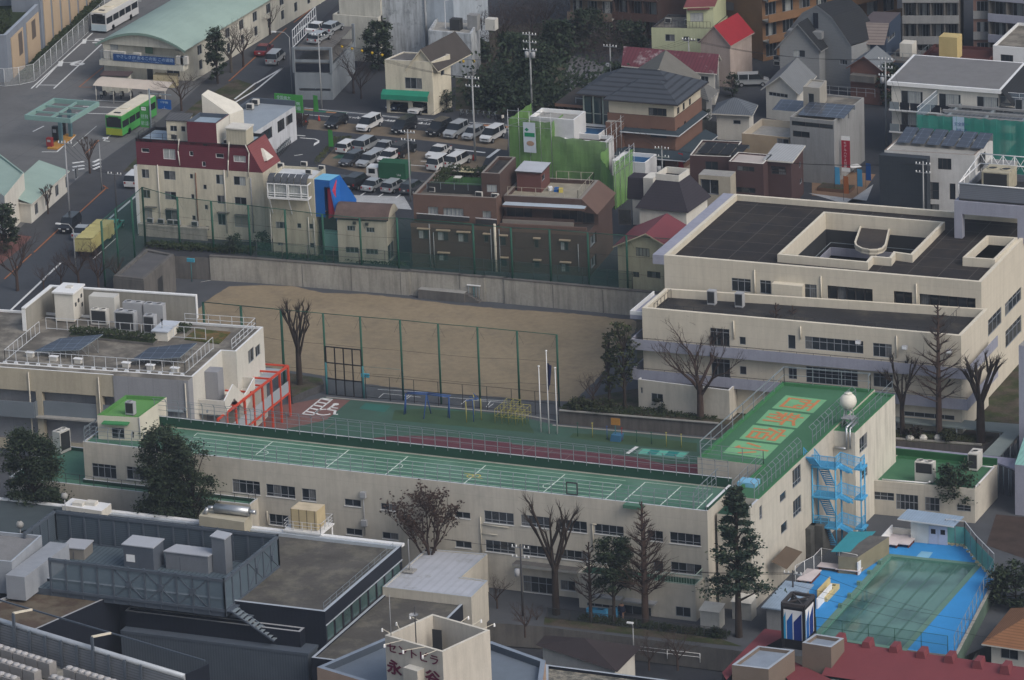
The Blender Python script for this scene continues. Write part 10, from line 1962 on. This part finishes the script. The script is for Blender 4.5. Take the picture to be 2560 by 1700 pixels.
for a in(('hatch','black',ah(735,1150),F,'black hatchback at the left end of the street-side parking row'),('van','white',ah(1035,1175),F,'white people carrier second in the street-side row'),('van','black',ah(1355,1195),F,'black van in the middle of the street-side row'),('suv','black',ah(1670,1215),F,'black off-roader right of the gap in the street-side row'),('suv','silver',ah(1828,1235),F,'silver off-roader beside the black one'),('hatch','silver',ah(1985,1255),F,'silver small car between the silver off-roader and the last white van'),('van','white',ah(2160,1275),F,'white van at the right end of the street-side row'),
 ('wagon','white',ah(848,1372),84,'white estate car seen from behind near the hedge corner'),('van','silver',ah(1010,1365),84,'silver people carrier seen from behind beside the white estate'),('sedan','silver',ah(1165,1385),F,'silver saloon facing the viewer in the middle row'),('suv','black',ah(1345,1410),84,'black off-roader seen from behind at the end of the middle row'),
 ('wagon','grey',ah(875,1490),F,'dark grey estate in the near middle row'),('wagon','silver',ah(1030,1500),F,'silver estate with a roof rack beside the green truck'),('hatch','white',ah(1215,1470),F,'white small car half hidden by the green truck'),('sedan','white',ah(1665,1425),F,'white small saloon standing alone near the white posts'),('van','white',ah(1680,1530),84,'white van seen from behind, left of its twin'),('van','white',ah(1845,1510),84,'white van nosed in beside the roof garden'),
 ('sedan','black',aE(790,165),84,'black saloon beside the blue tower'),('suv','black',aE(930,170),84,'black off-roader seen from behind by the white gravel'),('sedan','silver',aE(1080,190),84,'silver saloon in the front row by the white gravel'),('wagon','silver',aE(1260,200),84,'silver estate in the front row by the white gravel'),('wagon','grey',aE(1430,210),84,'grey car under the shrub at the end of the front row')):car(a[0],a[1],a[2],a[3],a[4])
car('sedan','blue',ah(1300,985),F,'dark blue car in the left garage under the green awning',az='garaged cars');car('sedan','white',ah(1500,1020),F,'white sports car in the right garage under the green awning',az='garaged cars');car('van','silver',ap(2190,780),20,'silver van behind the maroon-roofed house',az='garaged cars')
dz=jh;dB=a6([aa(p)for p in jm]);m0=(dB[3]*.8+dB[2]*.2+(dB[0]-dB[3])*.25);m1_=(dB[3]*.4+dB[2]*.6+(dB[0]-dB[3])*.25);fX=(dB[0]*.5+dB[1]*.5+(dB[3]-dB[0])*.35)
for pt_,aT,k_ in((m0,'white car on the top deck of the stacker, nearer the fence',('sedan','white')),(m1_,'silver car on the top deck of the stacker, right of the white one',('hatch','silver')),(fX,'silver estate at the front of the stacker deck',('wagon','silver'))):car(k_[0],k_[1],None,84,aT,dz+.02,'cars on the stacker',pt=pt_)
rd_=(P(al(2334,530),GL)-P(aF(700,440),GL));RH=math.degrees(math.atan2(rd_.y,rd_.x))
for a in(('sedan','red',ah(75,490),RH,'dark red taxi on the main road beyond the office'),('van','silver',ah(180,570),RH,'silver van following the taxi up the main road'),('van','white',aF(1235,150),RH,'white van on the main road at the apartment corner'),('van','black',aF(640,560),RH+180,'black van at the left kerb of the main road'),('sedan','silver',aF(760,620),RH,'silver car between the black van and the yellow truck'),('sedan','teal',aF(1035,570),RH,'turquoise taxi ahead of the yellow truck')):car(*a,az='vehicles on the main road')
def e7(t,xs,W,r=.45):
 for x in xs:
  for s_ in(-1,1):b=MB();c=aa((x,s_*(W/2-.15),r));b.aG(c-aa((0,.15,0)),c+aa((0,.15,0)),r,r,eV,12);b.ab('wheel',t)
def bus(ao,jt,hd,m1,m2,hF,band=None):
 t=ay('city_bus',ao,'bus',(0,0,0),'buses in the depot');L,W,H=10.6,2.45,3.05;b=MB();b.box(0,-W/2,.35,L,W/2,1.35,m2);b.box(0,-W/2,2.3,L,W/2,H,m1)
 for x in(0,.08,2.2,4.2,6.2,8.2,L-.2):b.box(x,-W/2+.002,1.352,x+.14,W/2-.002,2.298,m1)
 b.box(.03,-W/2+.03,1.352,.06,W/2-.03,1.36,m1);b.ab('body',t);b=MB();b.box(.03,-W/2+.04,1.353,L-.03,W/2-.04,2.297,dt);b.box(-.012,-W/2+.12,1.45,.02,W/2-.12,2.75,dt);b.ab('windows',t)
 b=MB();b.box(.15,-W/2+.12,H+.004,L-.15,W/2-.12,H+.1,hF);b.box(3.2,-.6,H+.1,4.4,.6,H+.2,hF);b.box(1.,-.45,H+.1,1.5,.45,H+.16,bO);b.ab('roof',t);e7(t,(2.2,8.),W)
 for s_ in(-1,1):b=MB();b.box(-.02,s_*.85-.2,.6,.02,s_*.85+.2,.8,im);b.ab('headlight',t)
 b=MB();b.box(-.025,-.75,2.62,-.013,.75,2.92,aU);b.ab('destination_board',t)
 if band:b=MB();b.box(-.03,-W/2,.36,-.013,W/2,1.3,band);b.ab('livery_band',t)
 c=P(jt,GL);t.location=(c.x,c.y,GL+.01);t.rotation_euler=(0,0,R(hd));return t
ik,i4=ad('bus_green',(.06,.28,.07),ac=.4),ad('bus_cream',(.62,.57,.46),ac=.5)
bus('cream-roofed green and yellow bus parked beside the green signboard',al(1045,1255),90,ik,ik,i4,ad('bus_yellow_green',(.28,.33,.04),ac=.4));bus('white bus with pale blue lower panels in bay fifteen',al(905,305),90,d6['white'],d6['white'],i4,ad('bus_pale',(.42,.52,.58),ac=.4))
t=ay('delivery_truck','small truck with a dark green canvas box in the car park','truck',(0,0,0));W=1.9;b=MB();b.box(0,-W/2,.5,1.7,W/2,1.2,d6['white']);b.box(.12,-W/2+.04,1.2,1.65,W/2-.04,2.1,d6['white']);b.ab('cab',t);b=MB();b.box(.09,-W/2+.15,1.3,.13,W/2-.15,1.95,dt);b.box(.4,-W/2+.03,1.3,1.3,W/2-.03,1.95,dt);b.ab('windows',t);b=MB();b.box(1.85,-W/2-.05,.75,5.6,W/2+.05,2.9,ad('canvas_green',(.018,.085,.045),ac=.8,ai=.1));df=b.ab('box',t);c3(df,'Uni',(4.4,-W/2-.07,1.2),UX,(0,0,1),.4,ak);b=MB();b.box(.3,-W/2+.1,.35,5.5,W/2-.1,.5,aU);b.ab('chassis',t);e7(t,(.9,4.4),W,.35);c=P(aE(1025,115),GL);t.location=(c.x,c.y,GL+.01);t.rotation_euler=(0,0,R(4))
t=ay('tipper_truck','yellow truck with a tarpaulin-covered bed under the bare trees','truck',(0,0,0));g9=ad('truck_tarp_yellow',(.42,.38,.17),ac=.85,ai=.15);b=MB();W=2.3;b.box(0,-W/2,.6,2,W/2,2.5,g9);b.ab('cab',t);b=MB();b.box(-.02,-W/2+.2,1.5,.05,W/2-.2,2.3,dt);b.ab('windscreen',t);b=MB();b.box(2.2,-W/2,.9,8.6,W/2,2.5,g9)
for k in range(16):x0=2.2+k*.4;fU,cI=2.5+.12*math.sin(k*1.7),2.5+.12*math.sin((k+1)*1.7);b.ag([(x0,-W/2,fU),(x0+.4,-W/2,cI),(x0+.4,W/2,cI+.1),(x0,W/2,fU+.1)],g9)
b.ab('tarp_bed',t);e7(t,(1,6,7.3),W);c=P(aF(970,640),GL);t.location=(c.x,c.y,GL+.01);t.rotation_euler=(0,0,R(RH+180))
def iV(kind):
 t=ay(kind,'x','motorbike' if kind=='motorbike' else 'bicycle',(0,0,0));r=.3;m=aU if kind=='motorbike' else aH
 for y in(-.6,.6):b=MB();n=12;aM=[aa((0,y+r*math.cos(6.283*i/n),r+r*math.sin(6.283*i/n)))for i in range(n+1)];b.path(aM,.06 if kind=='motorbike' else .025,eV,4);b.ab('wheel',t)
 b=MB();b.path([aa((0,-.6,.3)),aa((0,-.4,.95)),aa((0,-.35,.8)),aa((0,.2,.75)),aa((0,.6,.3)),aa((0,0,.35)),aa((0,-.35,.8))],.03,m,4);b.aG((-.3,-.4,1),(.3,-.4,1),.025,.025,m,4);b.ab('frame',t)
 b=MB();b.aO((0,.2,.72),.26,.5,.12,aU);b.ab('seat',t)
 if kind=='motorbike':b=MB();b.aO((0,-.05,.3),.3,.7,.42,m);b.aO((0,-.62,.55),.35,.2,.4,au);b.ab('fairing',t)
 return t
mb,bc_=iV('motorbike'),iV('bicycle')
ML=('first motorbike under the shelter, nearest the striped bays','second motorbike under the shelter','third motorbike under the shelter','fourth motorbike under the shelter','fifth motorbike under the shelter','sixth motorbike under the shelter','last motorbike under the shelter, by the road side')
for k in range(7):c=P(al(945+k*85,885+k*3),GL+0.);c.z=GL;o=mb if k==0 else fH(mb,c,.1*k,ML[k]);o.location=c;ey(o,ML[k],None,'motorbikes under the shelter')
fH(mb,P(ah(2220,1105),GL),1.2,'black motorbike parked at the street beside the bicycles','motorbikes on the street')
BLB=['bicycle in the street row, number %s from the garage house'%w_ for w_ in('one','two','three','four','five','six','seven')]
for k in range(7):c=P(ah(1880+k*48,1055+k*4),GL);o=bc_ if k==0 else fH(bc_,c,.15*k);o.location=c;ey(o,'bicycle parked in the street-side row beside the garage house',None,'bicycles parked along the street')
for k in range(9):fH(bc_,P(ah(205+k*13,1420-k*14),GL),.6,'bicycle in the purple-shadowed rack beside the ribbed-roof building','bicycles in the rack')
for k,(x,y)in enumerate(((575,1100),(1830,1420),(1982,1460),(455,1120))):c=P(ah(x,y),GL);t=ay('traffic_cone',['red cone at the car park entrance','red cone near the white saloon','red cone at the foot of the bicycle pole','red-tipped cone below the green signboard'][k],'cone',c,'red cones');b=MB();b.bV(c,[(.18,.04),(.04,.75)],ad('cone_red',(.42,.03,.02),ac=.6),8);b.ab('cone',t);b=MB();b.aO(c,.45,.45,.04,aU);b.ab('foot',t)
bU('street_rail','white tubular railing between the car park and the street',[G3(ah(830,1100)),G3(ah(1700,1185)),G3(ah(2334,1245))],1.1,.07,a9,None,b9=4.5,aP=(1.,.55));bU('park_rail','short white rail in the small park',[P(aC(1120,1340),-1.8),P(aC(1715,1410),-1.8)],1.,.09,ak,None,b9=3.5,aP=(1.,.6))
b=MB();a,c=G3(ah(530,1500)),G3(ah(700,1310));bD(b,a,c-a,(.7,0,0),.8,dP,500,3,.14);a,c=G3(ah(690,1305)),G3(ah(860,1300));bD(b,a,c-a,(0,.7,0),.8,dP,260,4,.14);b.ab('hedge',ao='clipped olive hedge at the corner of the car park',ba='hedge')
b=MB();a=G3(ah(290,1150));bD(b,a,G3(ah(440,1165))-a,(0,1.6,0),1.5,ga,900,5,.18);b.ab('hedge',ao='brownish hedge under the green signboard',ba='hedge')
b=MB();aM=[P(ah(690+92*k,392+19*k),9)for k in range(6)]+[P(ah(1700+95*k,545),9)for k in range(4)];b.path([P(ah(600,370),9)]+aM[:6]+[P(ah(1280,510),9)],.03,dL,3);b.path([P(ah(1600,545),9)]+aM[6:]+[P(ah(2080,545),9)],.03,dL,3);hj=b.ab('cable',wr_:=ay('marker_cable','cable strung with small yellow marker balls over the street','cable',P(ah(1100,470),9)))
for p in aM:b=MB();b.bV(p-aa((0,0,.25)),[(.05,-.2),(.2,-.05),(.2,.1),(.05,.25)],ad('marker_yellow',(.5,.33,.03),ac=.5),8);b.ab('marker',wr_)
def ja(ao,p,z,bX,leg,hd,bf,az=None,pt=None):
 aS=random.Random(bf);c=pt or P(p,z);c=aa((c.x,c.y,z));t=ay('person',ao,'person',c,az);skin=ad('skin',(.33,.19,.13),ac=.6);H=1.68;f=aa((math.cos(R(hd)),math.sin(R(hd)),0));s_=aa((-f.y,f.x,0))
 me=bpy.data.meshes.new('body');J=[(0,0,.93),(0,0.,1.18),(0,0,1.4),(0,0,1.5),(.02,0,1.6),(.02,0,1.68),(0,.19,1.38),(.04,.25,1.1),(.14,.26,.88),(.16,.26,.8),(0,-.19,1.38),(-.02,-.26,1.1),(.06,-.27,.86),(.08,-.27,.78),(0.,.1,.88),(.1,.11,.48),(.04,.12,.08),(.16,.13,.03),(0,-.1,.88),(-.06,-.11,.48),(-.16,-.12,.1),(-.04,-.12,.05)]
 E_=[(0,1),(1,2),(2,3),(3,4),(4,5),(2,6),(6,7),(7,8),(8,9),(2,10),(10,11),(11,12),(12,13),(0,14),(14,15),(15,16),(16,17),(0,18),(18,19),(19,20),(20,21)];Rr=[.15,.14,.16,.06,.105,.08,.07,.05,.038,.03,.07,.05,.038,.03,.1,.07,.05,.04,.1,.07,.05,.04]
 me.from_pydata([f*a+s_*b_+aa((0,0,c_))for a,b_,c_ in J],E_,[]);o=bpy.data.objects.new('body',me);fN.objects.link(o);o.parent=t;sk=o.modifiers.new('skin','SKIN');
 for i,v in enumerate(me.skin_vertices[0].data if me.skin_vertices else[]):pass
 if not me.skin_vertices:eW=__import__('bmesh').new();eW.from_mesh(me);ly=eW.verts.layers.skin.verify();[setattr(v[ly],'radius',(Rr[i],Rr[i]))for i,v in enumerate(eW.verts)];eW.verts.ensure_lookup_table();eW.verts[0][ly].use_root=True;eW.to_mesh(me);eW.free()
 sb=o.modifiers.new('sub','SUBSURF');sb.levels=sb.render_levels=1;dg=bpy.context.evaluated_depsgraph_get();dg.update();fX=bpy.data.meshes.new_from_object(o.evaluated_get(dg));o.modifiers.clear();o.data=fX;fX.name='body'
 for m_ in(bX,leg,skin):fX.materials.append(m_)
 for pl in fX.polygons:z_=pl.center.z;pl.use_smooth=True;pl.material_index=2 if z_>1.47 or(z_<.84 and abs(pl.center.dot(s_))>.2)else(0 if z_>.9 or abs(pl.center.dot(s_))>.22 else 1)
 b=MB();gj[t.name]=c;b.bV(c+f*.01+aa((0,0,1.62)),[(.12,-.06),(.13,.02),(.09,.1),(.01,.12)],aU,8);b.ab('hair',t);return t
cl=[ad('coat_navy',(.02,.025,.05)),ad('coat_grey',(.12,.12,.13)),ad('coat_beige',(.3,.24,.17)),ad('coat_red',(.2,.02,.03)),ad('jeans',(.03,.04,.08))]
for k,(p,a,l,aT)in enumerate(((ah(445,80),0,0,'person in a dark coat walking at the top of the street corner'),(ah(110,240),1,4,'person in grey standing under the bare street tree'),(aC(1000,1010),0,0,'person in dark clothes among the bins behind the school'),(ah(1560,1010),2,4,'person in a beige coat at the garage corner'))):ja(aT,p,GL if p[1]<900 else D2,cl[a],cl[l],40*k,k)
# haze
hy=bpy.data.materials.new('haze');hy.use_nodes=True;N_=hy.node_tree.nodes;N_.clear();hJ=N_.new('ShaderNodeVolumePrincipled');hJ.inputs['Density'].default_value=.00012;hJ.inputs['Color'].default_value=(.7,.8,.97,1);hJ.inputs['Anisotropy'].default_value=.2;ou=N_.new('ShaderNodeOutputMaterial');hy.node_tree.links.new(hJ.outputs[0],ou.inputs['Volume'])
b=MB();b.box(cH.x-5000,cH.y-3000,-3.6,cH.x+5000,7500,215,hy);b.ab('haze',kind='stuff')
